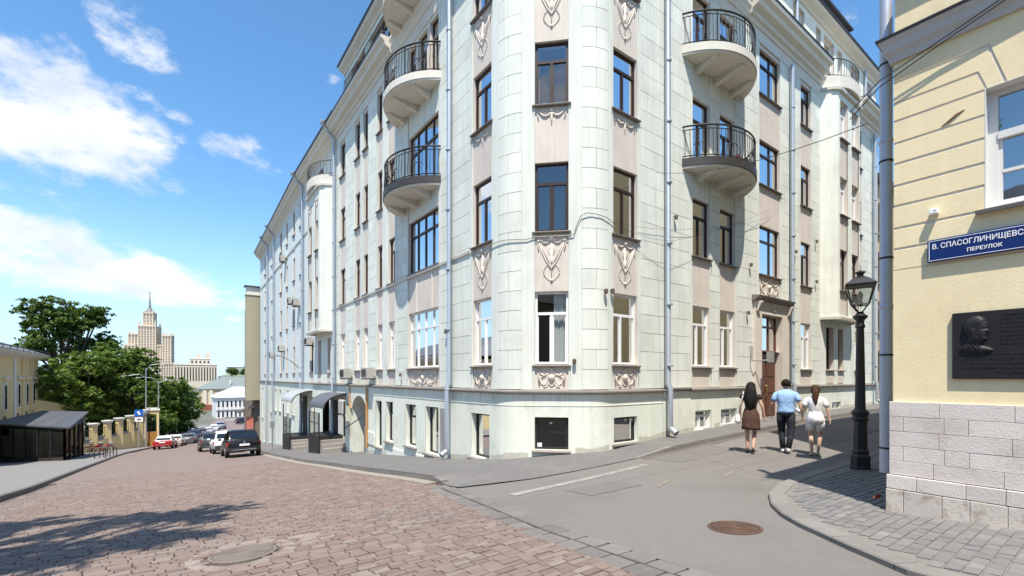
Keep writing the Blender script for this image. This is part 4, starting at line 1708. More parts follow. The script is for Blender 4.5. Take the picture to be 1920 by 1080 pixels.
M_WOODW = mat('white_painted_wood', (.68, .67, .64), .55, .05, 5, dirt=(.5, .48, .44), dscale=5, damt=.4)
for (y0, y1) in ((WY0, WY1), (-3.6, -2.2)):
    q = MB()
    u0, u1 = -y1, -y0
    df = -.20

    def br(a, c, z0, z1, t0=0, t1=.06):
        q.box(a, c, df + t0, df + t1, z0, z1, yfn)
    br(u0, u0 + .085, 1.93, 3.29)
    br(u1 - .085, u1, 1.93, 3.29)
    br(u0 + .085, u1 - .085, 1.93, 1.99)
    br(u0 + .085, u1 - .085, 3.22, 3.29)
    br(u0 + .085, u1 - .085, 2.72, 2.80, 0, .075)
    um = (u0 + u1) / 2
    br(um - .05, um + .05, 1.99, 2.72, 0, .07)
    br(um - .035, um + .035, 2.80, 3.22, 0, .06)
    for (a, c) in ((u0 + .085, um - .05), (um + .05, u1 - .085)):
        br(a, a + .035, 1.99, 2.72, 0, .04)
        br(c - .035, c, 1.99, 2.72, 0, .04)
        br(a + .035, c - .035, 2.33, 2.365, 0, .045)
        br(a + .035, c - .035, 1.99, 2.02, 0, .04)
    w = q.build('window', M_WOODW, yel)
    q = MB()
    q.add([yfn(u0, df + .02, 1.95), yfn(u1, df + .02, 1.95), yfn(u1, df + .02, 3.27), yfn(u0, df + .02, 3.27)], [(0, 1, 2, 3)])
    q.build('pane', glass('pale_old_glass', (.8, .85, .9), .30, 2.2, .02, .05), w, fix=False)
    q = MB()
    for e in (u0, u1):
        q.box(e - .004, e + .004, df, -.0, 1.93, 3.285, yfn)
    q.box(u0, u1, df, -.0, 3.283, 3.29, yfn)
    q.build('reveal', M_WOODW, w)
    q = MB()
    q.loft([[yfn(u, -.22, 1.88), yfn(u, .09, 1.86), yfn(u, .10, 1.895), yfn(u, -.22, 1.935)] for u in (u0 - .07, u1 + .07)])
    q.build('sill', M_LEDGE, w)
    q = MB()
    q.box(u0, u1, -.6, -.55, 1.8, 3.4, yfn)
    q.build('blind', mat('pale_blind', (.40, .43, .46), .9), w)
# limestone plinth: coursed blocks
CZ = [-.31, -.50, -.685, -.875, -1.06, -1.24]
for r in range(5):
    z1, z0 = CZ[r], CZ[r + 1]
    y = YN + .035
    k = 0
    seq = [.46, .58, .36, .46, .52, .42] if r % 2 == 0 else [.14, .40, .22, .48, .40, .50]
    while y > -3:
        w = seq[k % 6] * random.uniform(.92, 1.08)
        q = MB()
        q.box(XW - .035 - random.uniform(0, .006), XW + .04, y - w + .002, y - .002, z0 + .002, z1 - .002)
        q.build('plinth_block', M_LIME, yel, bevel=.003)
        y -= w
        k += 1
    x = XW + .04
    while x < 11.4:
        w = random.uniform(.4, .6)
        q = MB()
        q.box(x + .004, x + w - .004, YN - .04, YN + .035, z0 + .004, z1 - .004)
        q.build('plinth_block', M_LIME, yel)
        x += w
for (z0, z1, m, d, seq) in ((-1.42, -1.245, M_LIMED, .06, [.30, .44, .32, .42, .36]), (-1.75, -1.424, M_LIMED, .065, [.18, .36, .24, .30, .28])):
    y = YN + d
    k = 0
    while y > -3:
        w = seq[k % 5]
        q = MB()
        q.box(XW - d - random.uniform(0, .008), XW + .04, y - w + .002, y - .002, z0 + .002, z1 - .002)
        q.build('plinth_block', m if z0 < -1.5 else M_LIME, yel, bevel=.006)
        y -= w
        k += 1
    x = XW + .04
    while x < 11.4:
        q = MB()
        q.box(x + .004, x + .456, YN - .04, YN + d, z0 - .5, z1 - .003)
        q.build('plinth_block', m, yel)
        x += .46
# drainpipe on the corner
py_ = [(7.74, 2.01, 5.4), (7.74, 2.01, -1.28)]
pp = pipe(py_, .072, 'drainpipe', True, mat('worn_grey_drainpipe', (.46, .49, .55), .45, .1, 4, metal=.35, dirt=(.62, .6, .58), dscale=6, damt=.5), yel)
for z in (-.95, .3, 1.6, 2.9, 4.2):
    q = MB()
    q.tube([(7.74, 2.01, z), (7.74, 1.85, z)], .012, 5)
    q.lathe([(.077, -.012), (.08, -.01), (.08, .01), (.077, .012)], 12, (7.74, 2.01, z))
    q.build('pipe_clip', M_IRON, pp)
# scar in the plaster, sensor box, cables
q = MB()
q.tube([yw(1.40, .002, 3.02), yw(1.34, .003, 3.05), yw(1.27, .003, 3.10), yw(1.20, .002, 3.13)], [.004, .012, .014, .004], 5)
q.build('plaster_crack', mat('bare_brick_scar', (.22, .14, .08), .95, .3, 20), yel)
sb = thing('sensor_box', 'small white box fixed to the yellow wall above the blue sign', 'sensor', yw(1.46, .03, 2.0))
q = MB()
q.box(-1.50, -1.42, .0, .09, 1.97, 2.03, yfn)
q.build('casing', M_WHITEF, sb, bevel=.006)
q = MB()
q.lathe([(.008, 0), (.012, .006), (.004, .012)], 8, (XW - .09, 1.445, 2.0), 'X')
q.build('lens', M_IRON, sb)
for k in range(2):
    cable([(7.2, 2.25, 3.4 + k * .1), (7.36, 1.98, 3.75 + k * .08), (7.36, 1.3, 4.0 + k * .04), (7.33, .3, 4.30 + k * .05), (7.33, -2, 4.45)], .007, None, yel)
cable([(11.6, 8.5, 6.1), (7.5, 2.15, 3.4)], .006, None, yel, .25)

# blue street sign
BLUE = mat('blue_enamel', (.006, .026, .135), .35, .05, 4)
WHT = mat('white_enamel', (.82, .82, .82), .4, .02, 4)
sg = thing('street_sign', 'blue enamel street name sign with white Cyrillic lettering on the yellow wall', 'sign', yw(1.03, .04, 1.525))
q = MB()
q.box(-1.52, -.54, .02, .055, 1.39, 1.66, yfn)
q.build('plate', BLUE, sg, bevel=.004)
q = MB()
for (a, c, z0, z1) in ((-1.505, -.555, 1.405, 1.411), (-1.505, -.555, 1.639, 1.645), (-1.505, -1.499, 1.411, 1.639), (-.561, -.555, 1.411, 1.639)):
    q.box(a, c, .054, .0575, z0, z1, yfn)
q.build('border', WHT, sg)


def text(body, size, yc, z, d, m, parent, name, ext=.0015, xs=1.0):
    c = D.curves.new(name, 'FONT')
    c.body = body
    c.size = size
    c.align_x = 'CENTER'
    c.extrude = ext
    c.resolution_u = 3
    c.offset = .0012
    o = D.objects.new(name, c)
    COL.objects.link(o)
    dg = bpy.context.evaluated_depsgraph_get()
    me = D.meshes.new_from_object(o.evaluated_get(dg))
    D.objects.remove(o)
    off = parent.location
    for v in me.vertices:
        x, y_, zz = v.co
        v.co = Vector((XW - d - zz, yc - x * xs, z + y_)) - off
    me.materials.clear()
    me.materials.append(m)
    t = D.objects.new(name, me)
    COL.objects.link(t)
    t.parent = parent
    return t


text('В. СПАСОГЛИНИЩЕВСКИЙ', .083, 1.03, 1.545, .0575, WHT, sg, 'lettering', xs=.80)
text('ПЕРЕУЛОК', .058, 1.03, 1.455, .0575, WHT, sg, 'lettering', xs=.92)

# bronze memorial plaque: head in relief, weathered lettering
M_BRZ = mat('black_bronze', (.013, .013, .014), .55, .2, 6, .2, 60, spec=.35)
pq = thing('memorial_plaque', 'black bronze plaque with a man\'s head in relief on the yellow wall', 'plaque', yw(.83, .05, .36))
q = MB()
q.box(-1.30, -.36, .0, .045, -.02, .752, yfn)
q.build('slab', M_BRZ, pq, bevel=.006)
# head and shoulders as a height field: a in 0..1 across, c in 0..1 upward
NX, NZ = 72, 84


def bump(a, c, ca, cc, ra, rc, h, p=2.0):
    t = (abs(a - ca) / ra) ** p + (abs(c - cc) / rc) ** p
    return h * math.sqrt(max(0, 1 - t)) if t < 1 else 0


OUT = [(.60, .22), (.655, .295), (.745, .325), (.79, .345), (.80, .385), (.775, .42), (.805, .447), (.785, .463), (.812, .487), (.792, .515), (.872, .545), (.845, .575), (.798, .645), (.808, .675), (.80, .76), (.745, .86), (.66, .925), (.54, .96),
       (.40, .95), (.25, .89), (.15, .78), (.125, .66), (.165, .55), (.235, .46), (.265, .37), (.235, .29), (.11, .205), (.03, .10), (.15, .05), (.40, .012), (.62, .0), (.86, .03), (.98, .075), (.86, .145), (.72, .185)]


def edge_dist(a, c):
    ins, best = False, 9
    n = len(OUT)
    for i in range(n):
        x0, y0 = OUT[i]
        x1, y1 = OUT[(i + 1) % n]
        if (y0 > c) != (y1 > c) and a < (x1 - x0) * (c - y0) / (y1 - y0) + x0:
            ins = not ins
        dx_, dy_ = x1 - x0, y1 - y0
        t = max(0, min(1, ((a - x0) * dx_ + (c - y0) * dy_) / (dx_ * dx_ + dy_ * dy_)))
        best = min(best, (a - x0 - t * dx_) ** 2 + (c - y0 - t * dy_) ** 2)
    return math.sqrt(best) if ins else 0


HC = {}


def headh(a, c):
    k = (round(a * NX), round(c * NZ))
    if k in HC:
        return HC[k]
    e = edge_dist(a, c)
    h = 0
    if e > 0:
        top = .030 if c < .30 else .044
        h = .004 + top * math.sqrt(min(1, e / .20) * (2 - min(1, e / .20)))
        h += bump(a, c, .66, .50, .10, .09, .006) + bump(a, c, .62, .37, .12, .06, .005)      # cheek, jaw
        h -= bump(a, c, .735, .615, .055, .028, .010)                                         # eye socket
        h += bump(a, c, .735, .607, .028, .014, .006)
        h += bump(a, c, .76, .665, .05, .022, .005)                                           # brow
        h += bump(a, c, .42, .56, .050, .075, .010) - bump(a, c, .425, .56, .024, .045, .009)  # ear
        h -= bump(a, c, .735, .462, .05, .010, .006)                                          # mouth
        h -= bump(a, c, .50, .335, .22, .030, .008)                                           # under the jaw
        hair = lin([(0, .45), (.33, .50), (.40, .66), (.52, .70), (.66, .80), (.80, .84), (1, .9)], a)
        if c > hair:
            h += .004 * min(1, (c - hair) * 40) + .0009 * math.sin(a * 60 - c * 45)
        for (x0, y0, x1, y1) in ((.30, .30, .52, .05), (.60, .21, .52, .05), (.36, .31, .57, .12)):
            dx_, dy_ = x1 - x0, y1 - y0
            t = max(0, min(1, ((a - x0) * dx_ + (c - y0) * dy_) / (dx_ * dx_ + dy_ * dy_)))
            if math.hypot(a - x0 - t * dx_, c - y0 - t * dy_) < .014:
                h -= .005
    HC[k] = h
    return h


q = MB()
for j in range(NZ + 1):
    for i in range(NX + 1):
        a, c = i / NX, j / NZ
        q.v.append(yfn(-1.245 + .30 * a, .0455 + headh(a, c) - .0012, .27 + .45 * c))
q.tone = [0] * len(q.v)
for j in range(NZ):
    for i in range(NX):
        k = j * (NX + 1) + i
        if max(headh((i + e) / NX, (j + f) / NZ) for e in (0, 1) for f in (0, 1)) > .0015:
            q.f.append((k, k + 1, k + NX + 2, k + NX + 1))
q.build('portrait_relief', M_BRZ, pq, smooth='full')
rr = random.Random(5)
q = MB()
M_BRZL = mat('worn_bronze_letters', (.055, .053, .05), .35, .2, 20, metal=.4)


def wornline(u0, u1, z, h):
    u = u0
    while u < u1:
        w = rr.uniform(.010, .018)
        if rr.random() < .14:
            u += .014
        q.box(u, u + .0035, .0445, .0495, z, z + h, yfn)
        if rr.random() < .6:
            q.box(u + .0035, u + w * .7, .0445, .049, z + h * rr.choice((0, .42, .8)), z + h * rr.choice((.18, .58, 1.0)), yfn)
        if rr.random() < .5:
            q.box(u + w * .7, u + w * .7 + .003, .0445, .0495, z + h * rr.choice((0, .3)), z + h * rr.choice((.7, 1)), yfn)
        u += w + .004


for k in range(8):
    wornline(-.90, -.62 + .2 * rr.random(), .69 - k * .046, .024)
for k, (a, c) in enumerate(((-1.26, -.42), (-1.15, -.5), (-1.24, -.42), (-.95, -.7))):
    wornline(a, c, .205 - k * .052, .026)
q.build('worn_lettering', M_BRZL, pq, kind='stuff')
q = MB()
q.box(-1.28, -.38, .0445, .0475, .255, .259, yfn)
q.build('rule', M_BRZ, pq)
# something red left at the foot of the wall
rb = thing('red_scrap', 'crumpled red scrap lying at the corner of the limestone plinth', 'litter', (7.62, 2.06, zg(7.6, 2.06) + .12))
q = MB()
rr2 = random.Random(3)
q.add([(7.62 + rr2.uniform(-.06, .06), 2.06 + rr2.uniform(-.05, .05), zg(7.6, 2.06) + .13 + rr2.uniform(0, .09)) for _ in range(9)], [(0, 1, 2), (2, 3, 4), (4, 5, 6), (6, 7, 8), (0, 3, 6), (1, 5, 8), (0, 4, 8)])
q.build('paper', mat('red_paper', (.32, .05, .03), .8), rb, fix=False)

# ------------------------------------------------------------------ cast-iron street lamp
LX, LY = 11.31, 3.36
LZ = zg(LX, LY) + .06
lm = thing('street_lamp', 'black cast-iron street lamp with a glass lantern beside the yellow house', 'street lamp', (LX, LY, LZ))
M_LAMP = mat('black_painted_iron', (.016, .017, .019), .42, .15, 6, .15, 40, spec=.5)


def oct_(prof, name, n=8, m=None, par=None, smooth=False):
    q = MB()
    q.lathe(prof, n, (LX, LY, LZ))
    return q.build(name, m or M_LAMP, par or lm, smooth=smooth)


oct_([(.185, 0), (.185, .04), (.175, .05), (.175, .26), (.15, .29), (.14, .31)], 'base')
oct_([(.14, .31), (.155, .33), (.155, .36), (.128, .40), (.118, .95), (.125, .98)], 'pedestal')
oct_([(.13, .98), (.145, 1.0), (.145, 1.03), (.125, 1.06), (.15, 1.12), (.155, 1.16), (.12, 1.19), (.10, 1.22)], 'collar', 16, smooth=True)
oct_([(.092, 1.22), (.080, 2.0), (.066, 2.86), (.085, 2.88), (.085, 2.92), (.066, 2.95), (.072, 3.02), (.125, 3.08), (.13, 3.11), (.075, 3.15), (.05, 3.20)], 'shaft', 14, smooth=True)
zl0, zl1 = 3.34, 3.72
hw0, hw1 = .15, .255
q = MB()
for k in range(4):
    a = PI / 4 + k * PI / 2 + .35
    q.tube([(LX + .03 * math.cos(a), LY + .03 * math.sin(a), LZ + 3.17), (LX + hw0 * .8 * math.cos(a), LY + hw0 * .8 * math.sin(a), LZ + 3.27), (LX + hw0 * 1.15 * math.cos(a), LY + hw0 * 1.15 * math.sin(a), LZ + zl0)], .014, 5)
q.build('cradle', M_LAMP, lm)
q = MB()
cor = []
for k in range(4):
    a = PI / 4 + k * PI / 2 + .35
    c0 = Vector((LX + hw0 * 1.3 * math.cos(a), LY + hw0 * 1.3 * math.sin(a), LZ + zl0))
    c1 = Vector((LX + hw1 * 1.3 * math.cos(a), LY + hw1 * 1.3 * math.sin(a), LZ + zl1))
    cor.append((c0, c1))
    q.tube([c0, c1], .014, 4)
for k in range(4):
    for e in (0, 1):
        q.tube([cor[k][e], cor[(k + 1) % 4][e]], .013, 4)
lf = q.build('lantern_frame', M_LAMP, lm)
for k in range(4):
    q = MB()
    q.add([cor[k][0], cor[(k + 1) % 4][0], cor[(k + 1) % 4][1], cor[k][1]], [(0, 1, 2, 3)])
    q.build('lantern_pane', glass('milky_lantern_glass', (.80, .82, .80), .06, 1.0, .1), lf, fix=False)
q = MB()
rings = [[(LX + r * 1.3 * math.cos(PI / 4 + k * PI / 2 + .35), LY + r * 1.3 * math.sin(PI / 4 + k * PI / 2 + .35), LZ + z) for k in range(4)] for r, z in ((hw1 + .02, zl1), (hw1 + .025, zl1 + .03), (.14, zl1 + .15), (.055, zl1 + .20))]
q.loft(rings)
q.build('lantern_roof', M_LAMP, lm)
oct_([(.055, zl1 + .19), (.06, zl1 + .25), (.09, zl1 + .27), (.09, zl1 + .29), (.03, zl1 + .31), (.01, zl1 + .34)], 'finial', 10)
oct_([(.02, zl0), (.02, zl0 + .08), (.035, zl0 + .1), (.05, zl0 + .2), (.02, zl0 + .27)], 'bulb', 10, mat('unlit_bulb', (.75, .74, .7), .3), smooth=True)

# ------------------------------------------------------------------ the next house along the lane, and the row across the street (seen in the panes)
orn = thing('ochre_house', 'ochre house beyond the mint house at the far end of the lane', 'building', (32, 8.8, -1.5))
b = MB()
b.box(31.75, 60, 8.75, 20, -2.2, 11)
b.build('wall', mat('ochre_plaster', (.50, .36, .22), .85, .08, 1), orn)
for i in range(7):
    for k in range(4):
        q = MB()
        q.box(32.3 + i * 3, 33.4 + i * 3, 8.72, 8.78, -.2 + k * 2.8, 1.5 + k * 2.8)
        w = q.build('window', M_BROWNF, orn)
        q = MB()
        q.box(32.1 + i * 3, 33.6 + i * 3, 8.62, 8.76, -.35 + k * 2.8, -.22 + k * 2.8)
        q.build('sill', M_LEDGE, w)
b = MB()
b.box(31.7, 60, 8.45, 20.2, 11, 11.4)
b.build('roof', M_ROOF, orn)
opp = thing('opposite_house', 'long pale yellow house across the street, seen only in the window panes', 'building', (-10, -5, -1.5))
b = MB()
b.box(-24, -10.5, -34, 16, -5, 6.0)
b.build('wall', mat('opposite_plaster', (.46, .38, .25), .9, .08, .6), opp)
for i in range(14):
    for k in range(2):
        q = MB()
        q.box(-10.55, -10.46, -32 + i * 3.4, -30.8 + i * 3.4, -.3 + k * 3.2, 1.6 + k * 3.2)
        q.build('window', M_BROWNF, opp)
b = MB()
b.loft([[(-10.1, y, 6.0), (-17, y, 9.0), (-24.4, y, 6.0)] for y in (-34.4, 16.4)])
b.build('roof', M_ROOF, opp)

# ------------------------------------------------------------------ parked cars (built facing +Y, rear towards -Y, origin on the ground)
M_TYRE = mat('tyre_rubber', (.015, .015, .015), .85, .1, 20)
M_RIM = mat('wheel_alloy', (.42, .42, .43), .35, .08, 10, metal=.8)
M_CARGL = mat('dark_car_glass', (.010, .013, .016), .04, .05, 3, spec=.8)
M_TAIL = mat('red_tail_lamp', (.42, .015, .012), .2, .05, 5, spec=.6)
M_PLATE = mat('white_number_plate', (.72, .72, .70), .5, .04, 9)
M_CHROME = mat('bright_trim', (.6, .6, .6), .2, .03, 5, metal=.9)
M_BPLAST = mat('black_bumper_plastic', (.022, .022, .024), .6, .1, 8)


def make_car(kind, paint, label, lid=None, group='cars parked along the street'):
    root = thing('parked_car', label, 'car', (0, 0, 0), group)
    if kind == 'suv':
        L_, Wd, Hb, Ht, zb = 4.35, .92, 1.02, 1.62, .30
        st = [(-2.17, .72, .52, .86), (-2.10, .84, .36, .98), (-1.8, .90, .30, 1.02), (-.6, .92, .28, 1.02), (.7, .92, .28, 1.0), (1.25, .91, .29, .98), (1.8, .87, .33, .86), (2.08, .78, .40, .74), (2.17, .64, .50, .64)]
        gh = [(-2.02, 1.0, .80), (-1.62, 1.52, .68), (-1.2, Ht, .65), (.2, Ht, .65), (.55, 1.52, .67), (1.30, .98, .80)]
    else:
        L_, Wd, Hb, Ht, zb = 4.45, .88, .90, 1.43, .28
        st = [(-2.22, .68, .50, .80), (-2.14, .80, .36, .90), (-1.8, .86, .30, .92), (-.6, .88, .26, .90), (.7, .88, .26, .88), (1.3, .87, .28, .86), (1.9, .83, .32, .76), (2.15, .74, .40, .68), (2.22, .62, .48, .60)]
        gh = [(-1.65, .90, .74), (-1.05, 1.36, .60), (-.7, Ht, .58), (.15, Ht, .58), (.45, 1.35, .60), (1.15, .87, .74)]
    b = MB()
    rings = []
    for (y, w, z0, z1) in st:
        zm = (z0 + z1) / 2
        rings.append([(-w * .86, y, z0), (w * .86, y, z0), (w * .97, y, z0 + .10), (w, y, zm), (w * .985, y, z1 - .10), (w * .90, y, z1 - .015), (w * .6, y, z1 + .012), (0, y, z1 + .02), (-w * .6, y, z1 + .012), (-w * .90, y, z1 - .015),
                      (-w * .985, y, z1 - .10), (-w, y, zm), (-w * .97, y, z0 + .10)])
    b.loft(rings)
    body = b.build('body', paint, root, smooth=True)
    g = MB()
    bw = gh[0][2]
    base0, base1 = gh[0], gh[-1]
    belt = (base0[1] + base1[1]) / 2 - .01

    def ring(y, z, w):
        return [(-base0[2] - .02, y, belt - .02), (base0[2] + .02, y, belt - .02), (w + .02, y, z - .05), (w - .06, y, z), (-w + .06, y, z), (-w - .02, y, z - .05)]
    # cabin: swept from the rear foot over the roof to the windscreen foot
    g.loft([ring(y, max(z, belt + .03), w) for y, z, w in gh])
    cabin = g.build('cabin', lid or paint, root, smooth=True)

    def lerp3(a, c, t):
        return [a[i] + (c[i] - a[i]) * t for i in range(3)]
    # glass: rear, front, and side windows, a touch proud of the cabin
    (y0, z0, w0), (y1, z1, w1), (y2, z2, w2) = gh[0], gh[1], gh[2]
    e = .012
    q = MB()
    zlo = belt + .10
    t0 = (zlo - z0) / (z1 - z0)
    yl = y0 + (y1 - y0) * t0
    wl = w0 + (w1 - w0) * t0
    q.add([(-wl + .05, yl - e - .012, zlo), (wl - .05, yl - e - .012, zlo), (w1 - .07, y1 - e, z1 - .02), (-w1 + .07, y1 - e, z1 - .02)], [(0, 1, 2, 3)])
    q.build('rear_window', M_CARGL, root, fix=False)
    (y5, z5, w5), (y4, z4, w4) = gh[5], gh[4]
    q = MB()
    q.add([(-w5 + .05, y5 - .10 + e, belt + .09), (w5 - .05, y5 - .10 + e, belt + .09), (w4 - .06, y4 + e + .01, z4 - .01), (-w4 + .06, y4 + e + .01, z4 - .01)], [(0, 1, 2, 3)])
    q.build('windscreen', M_CARGL, root, fix=False)
    for s in (-1, 1):
        for (ya, yb, ta, tb) in ((gh[0][0] + .42, -.42, gh[1][0] + .32, -.42), (-.32, gh[5][0] - .42, -.32, gh[4][0] - .22)):
            q = MB()
            wb = base0[2] + .02
            zt = Ht - .12
            f = (zt - belt) / (Ht - .05 - belt)
            wt_ = wb + (gh[2][2] + .02 - wb) * f
            f2 = .07 / (Ht - .05 - belt)
            wbb = wb + (gh[2][2] + .02 - wb) * f2
            q.add([(s * (wbb + e), ya, belt + .06), (s * (wbb + e), yb, belt + .06), (s * (wt_ + e), tb, zt), (s * (wt_ + e), ta, zt)], [(0, 1, 2, 3)])
            q.build('side_window', M_CARGL, root, fix=False)
        q = MB()                                      # tail lamps wrap round the corner
        zt_ = st[1][3]
        q.loft([[(s * .50, -st[1][0] * -1 - .06, zt_ - .30), (s * .52, -st[1][0] * -1 - .075, zt_ - .12)], [(s * .74, st[1][0] - .055, zt_ - .32), (s * .74, st[1][0] - .045, zt_ - .10)],
                [(s * (st[2][1] - .01), st[1][0] + .06, zt_ - .30), (s * (st[2][1] - .02), st[1][0] + .06, zt_ - .10)], [(s * (st[2][1] + .012), st[2][0] + .05, zt_ - .26), (s * (st[2][1] + .01), st[2][0] + .05, zt_ - .12)]], cap=False, closed=False)
        q.build('tail_lamp', M_TAIL, root, fix=False)
        q = MB()
        q.rbox((s * (Wd + .10), .85, belt + .06), (.18, .10, .13))
        q.build('mirror', paint, root, bevel=.02)
        for yy in (-L_ * .30, L_ * .31):
            q = MB()
            q.lathe([(.33, -.10), (.345, -.07), (.345, .07), (.32, .11), (.24, .115), (.23, .09)], 20, (s * (Wd - .10), yy, .335), 'X')
            wheel = q.build('wheel', M_TYRE, root, smooth=True)
            q = MB()
            for k in range(5):
                a = 2 * PI * k / 5
                q.box(0, .22, -.03, .03, -.012, .012, lambda x, y_, z: (s * (Wd + .005) + z, yy + x * math.cos(a) - y_ * math.sin(a), .335 + x * math.sin(a) + y_ * math.cos(a)))
            q.lathe([(.235, -.01), (.235, .012), (.205, .012), (.205, -.01)], 20, (s * (Wd + .003), yy, .335), 'X')
            q.build('rim', M_RIM, wheel)
    q = MB()
    q.loft([[(x, st[0][0] + yo, z) for x, yo, z in ((-st[1][1] + .02, .05, zz), (-.6, -.05, zz), (.6, -.05, zz), (st[1][1] - .02, .05, zz))] for zz in (.34, .58)], cap=False, closed=False)
    q.build('bumper', M_BPLAST if kind == 'suv' else paint, root, fix=False)
    q = MB()
    q.rbox((0, st[0][0] - .06, .44), (1.2, .02, .035))
    q.build('bumper_trim', M_CHROME, root)
    q = MB()
    q.rbox((0, st[0][0] - .045, .72), (.52, .02, .115))
    q.build('number_plate', M_PLATE, root)
    q = MB()
    q.lathe([(.02, -.012), (.05, -.008), (.05, 0), (.02, .004)], 12, (0, st[0][0] - .03, .86), 'Y')
    q.build('badge', M_CHROME, root)
    return root


def paintm(n, c):
    return mat('car_paint_' + n, c, .3, .03, 2, coat=.15, spec=.3)


def park(root, x, y, rz=0.0):
    e = 1.3
    s_ = (zg(x, y + e) - zg(x, y - e)) / (2 * e)
    root.location = (x, y, zg(x, y) + .005)
    root.rotation_euler = (math.atan(s_), 0, rz)


CARS = [('suv', 'black', (.008, .009, .012), 3.45, 33.3, 0, 'black hatchback parked nearest on the right, its rear towards the viewer', None),
        ('suv', 'white', (.72, .73, .74), 3.25, 40.5, 0, 'white car parked just ahead of the black hatchback', None),
        ('suv', 'graphite', (.05, .052, .055), 2.75, 47.5, 0, 'dark grey car parked ahead of the white one', None),
        ('sedan', 'crimson', (.33, .018, .022), -.55, 64.0, -.13, 'crimson saloon with white roof, first in the left-hand row', (.74, .74, .73)),
        ('sedan', 'champagne', (.52, .48, .42), .45, 70.5, -.13, 'champagne saloon parked just beyond the crimson one', None),
        ('sedan', 'smoke', (.10, .105, .11), 1.9, 77.5, -.13, 'smoke grey saloon third in the left-hand row', None),
        ('suv', 'navy', (.03, .045, .09), 2.8, 85.5, -.13, 'navy blue car fourth in the left-hand row', None),
        ('suv', 'slate', (.13, .14, .16), 3.9, 94, -.13, 'slate grey van-like car fifth in the left-hand row', None),
        ('sedan', 'silver', (.45, .46, .48), 5.6, 104, -.13, 'silver saloon sixth in the left-hand row', None),
        ('sedan', 'pale', (.62, .64, .66), 7.0, 112.5, -.13, 'pale saloon seventh in the left-hand row', None),
        ('suv', 'steel', (.22, .25, .30), 8.8, 121, -.13, 'steel blue car eighth, at the far end of the left-hand row', None),
        ('suv', 'coal', (.025, .027, .03), 15.2, 138, -1.2, 'black car turning far down at the foot of the street', None),
        ('suv', 'ink', (.03, .03, .035), 18.0, 134, -1.0, 'dark car waiting far down beside the white house', None)]
for k, n, c, x, y, rz, lab, lid in CARS:
    park(make_car(k, paintm(n, c), lab, paintm(n + '_roof', lid) if lid else None), x, y, rz)


# ------------------------------------------------------------------ people walking up the lane, seen from behind (built facing +Y)
M_SKIN = mat('warm_skin', (.50, .30, .21), .55, .06, 8)  # own skin tone of the first woman and the man
M_SKIN2 = mat('light_skin', (.56, .36, .26), .55, .06, 8)


def ell(cx, cy, z, rx, ry, n=20, p=2.0):
    out = []
    for k in range(n):
        a = 2 * PI * k / n
        c, s = math.cos(a), math.sin(a)
        out.append((cx + rx * math.copysign(abs(c) ** (2 / p), c), cy + ry * math.copysign(abs(s) ** (2 / p), s), z))
    return out


def make_person(label, skin, pose, parts):
    """one continuous skinned body; pose: joint positions for a 1.75 m figure"""
    V, E, R_ = [], [], []

    def v(p, r, link=None):
        V.append(p)
        R_.append(r)
        if link is not None:
            E.append((link, len(V) - 1))
        return len(V) - 1
    f = pose.get('girth', 1.0)
    pel = v((0, 0, .98), .125 * f)
    wst = v((0, 0, 1.12), .108 * f, pel)
    ch = v((0, .01, 1.29), .135 * f, wst)
    uc = v((0, 0, 1.41), .10 * f, ch)
    nk = v((0, .0, 1.49), .052, uc)
    hb = v((0, .012, 1.56), .068, nk)
    hm = v((0, .02, 1.64), .092, hb)
    v((0, .012, 1.715), .062, hm)
    v((0, .115, 1.625), .012, hm)                      # nose
    for s in (-1, 1):
        v((s * .098, 0, 1.625), .014, hm)              # ears
        sh = v((s * pose.get('sh', .175) * .92, 0, 1.395), .050 * f, uc)
        el_, wr = pose['arm'][s]
        e = v(el_, .042, sh)
        w = v(wr, .027, e)
        d = (Vector(wr) - Vector(el_)).normalized()
        palm = v(tuple(Vector(wr) + d * .065), .030, w)
        side = Vector((0, 1, 0)) - d * d.y
        side.normalize()
        inw = d.cross(side) * (1 if s > 0 else -1)
        if inw.x * s > 0:
            inw = -inw
        for k in range(4):
            base = Vector(wr) + d * .105 + side * (.027 - .018 * k)
            ln = (.066, .076, .070, .055)[k]
            a = v(tuple(base), .0095, palm)
            a2 = v(tuple(base + d * ln * .5 + inw * .008), .0088, a)
            v(tuple(base + d * ln * .85 + inw * .030), .0075, a2)
        tb = Vector(wr) + d * .045 + side * .034
        a = v(tuple(tb), .011, palm)
        v(tuple(tb + d * .045 + side * .022 + inw * .015), .0085, a)
        hp = v((s * .092, 0, .92), .098 * f, pel)
        kn, an, ball_ = pose['leg'][s]
        th = v(tuple(Vector((s * .092, 0, .90)).lerp(Vector(kn), .5)), .080 * f, hp)
        k_ = v(kn, .054, th)
        cf = v(tuple(Vector(kn).lerp(Vector(an), .33) + Vector((0, -.018, 0))), .055, k_)
        a = v(an, .034, cf)
        fb = v(ball_, .036, a)
    me = D.meshes.new('person')
    me.from_pydata(V, E, [])
    o = D.objects.new('person', me)
    COL.objects.link(o)
    me.materials.append(skin)
    sk = o.modifiers.new('skin', 'SKIN')
    sk.use_smooth_shade = True
    for i, q in enumerate(me.skin_vertices[0].data):
        q.radius = (R_[i], R_[i])
        q.use_root = i == pel
    su = o.modifiers.new('sub', 'SUBSURF')
    su.levels = su.render_levels = 2
    tag(o, label, 'person')
    for name, m, fn in parts:
        b = MB()
        fn(b)
        b.build(name, m, o, smooth='full')
    return o


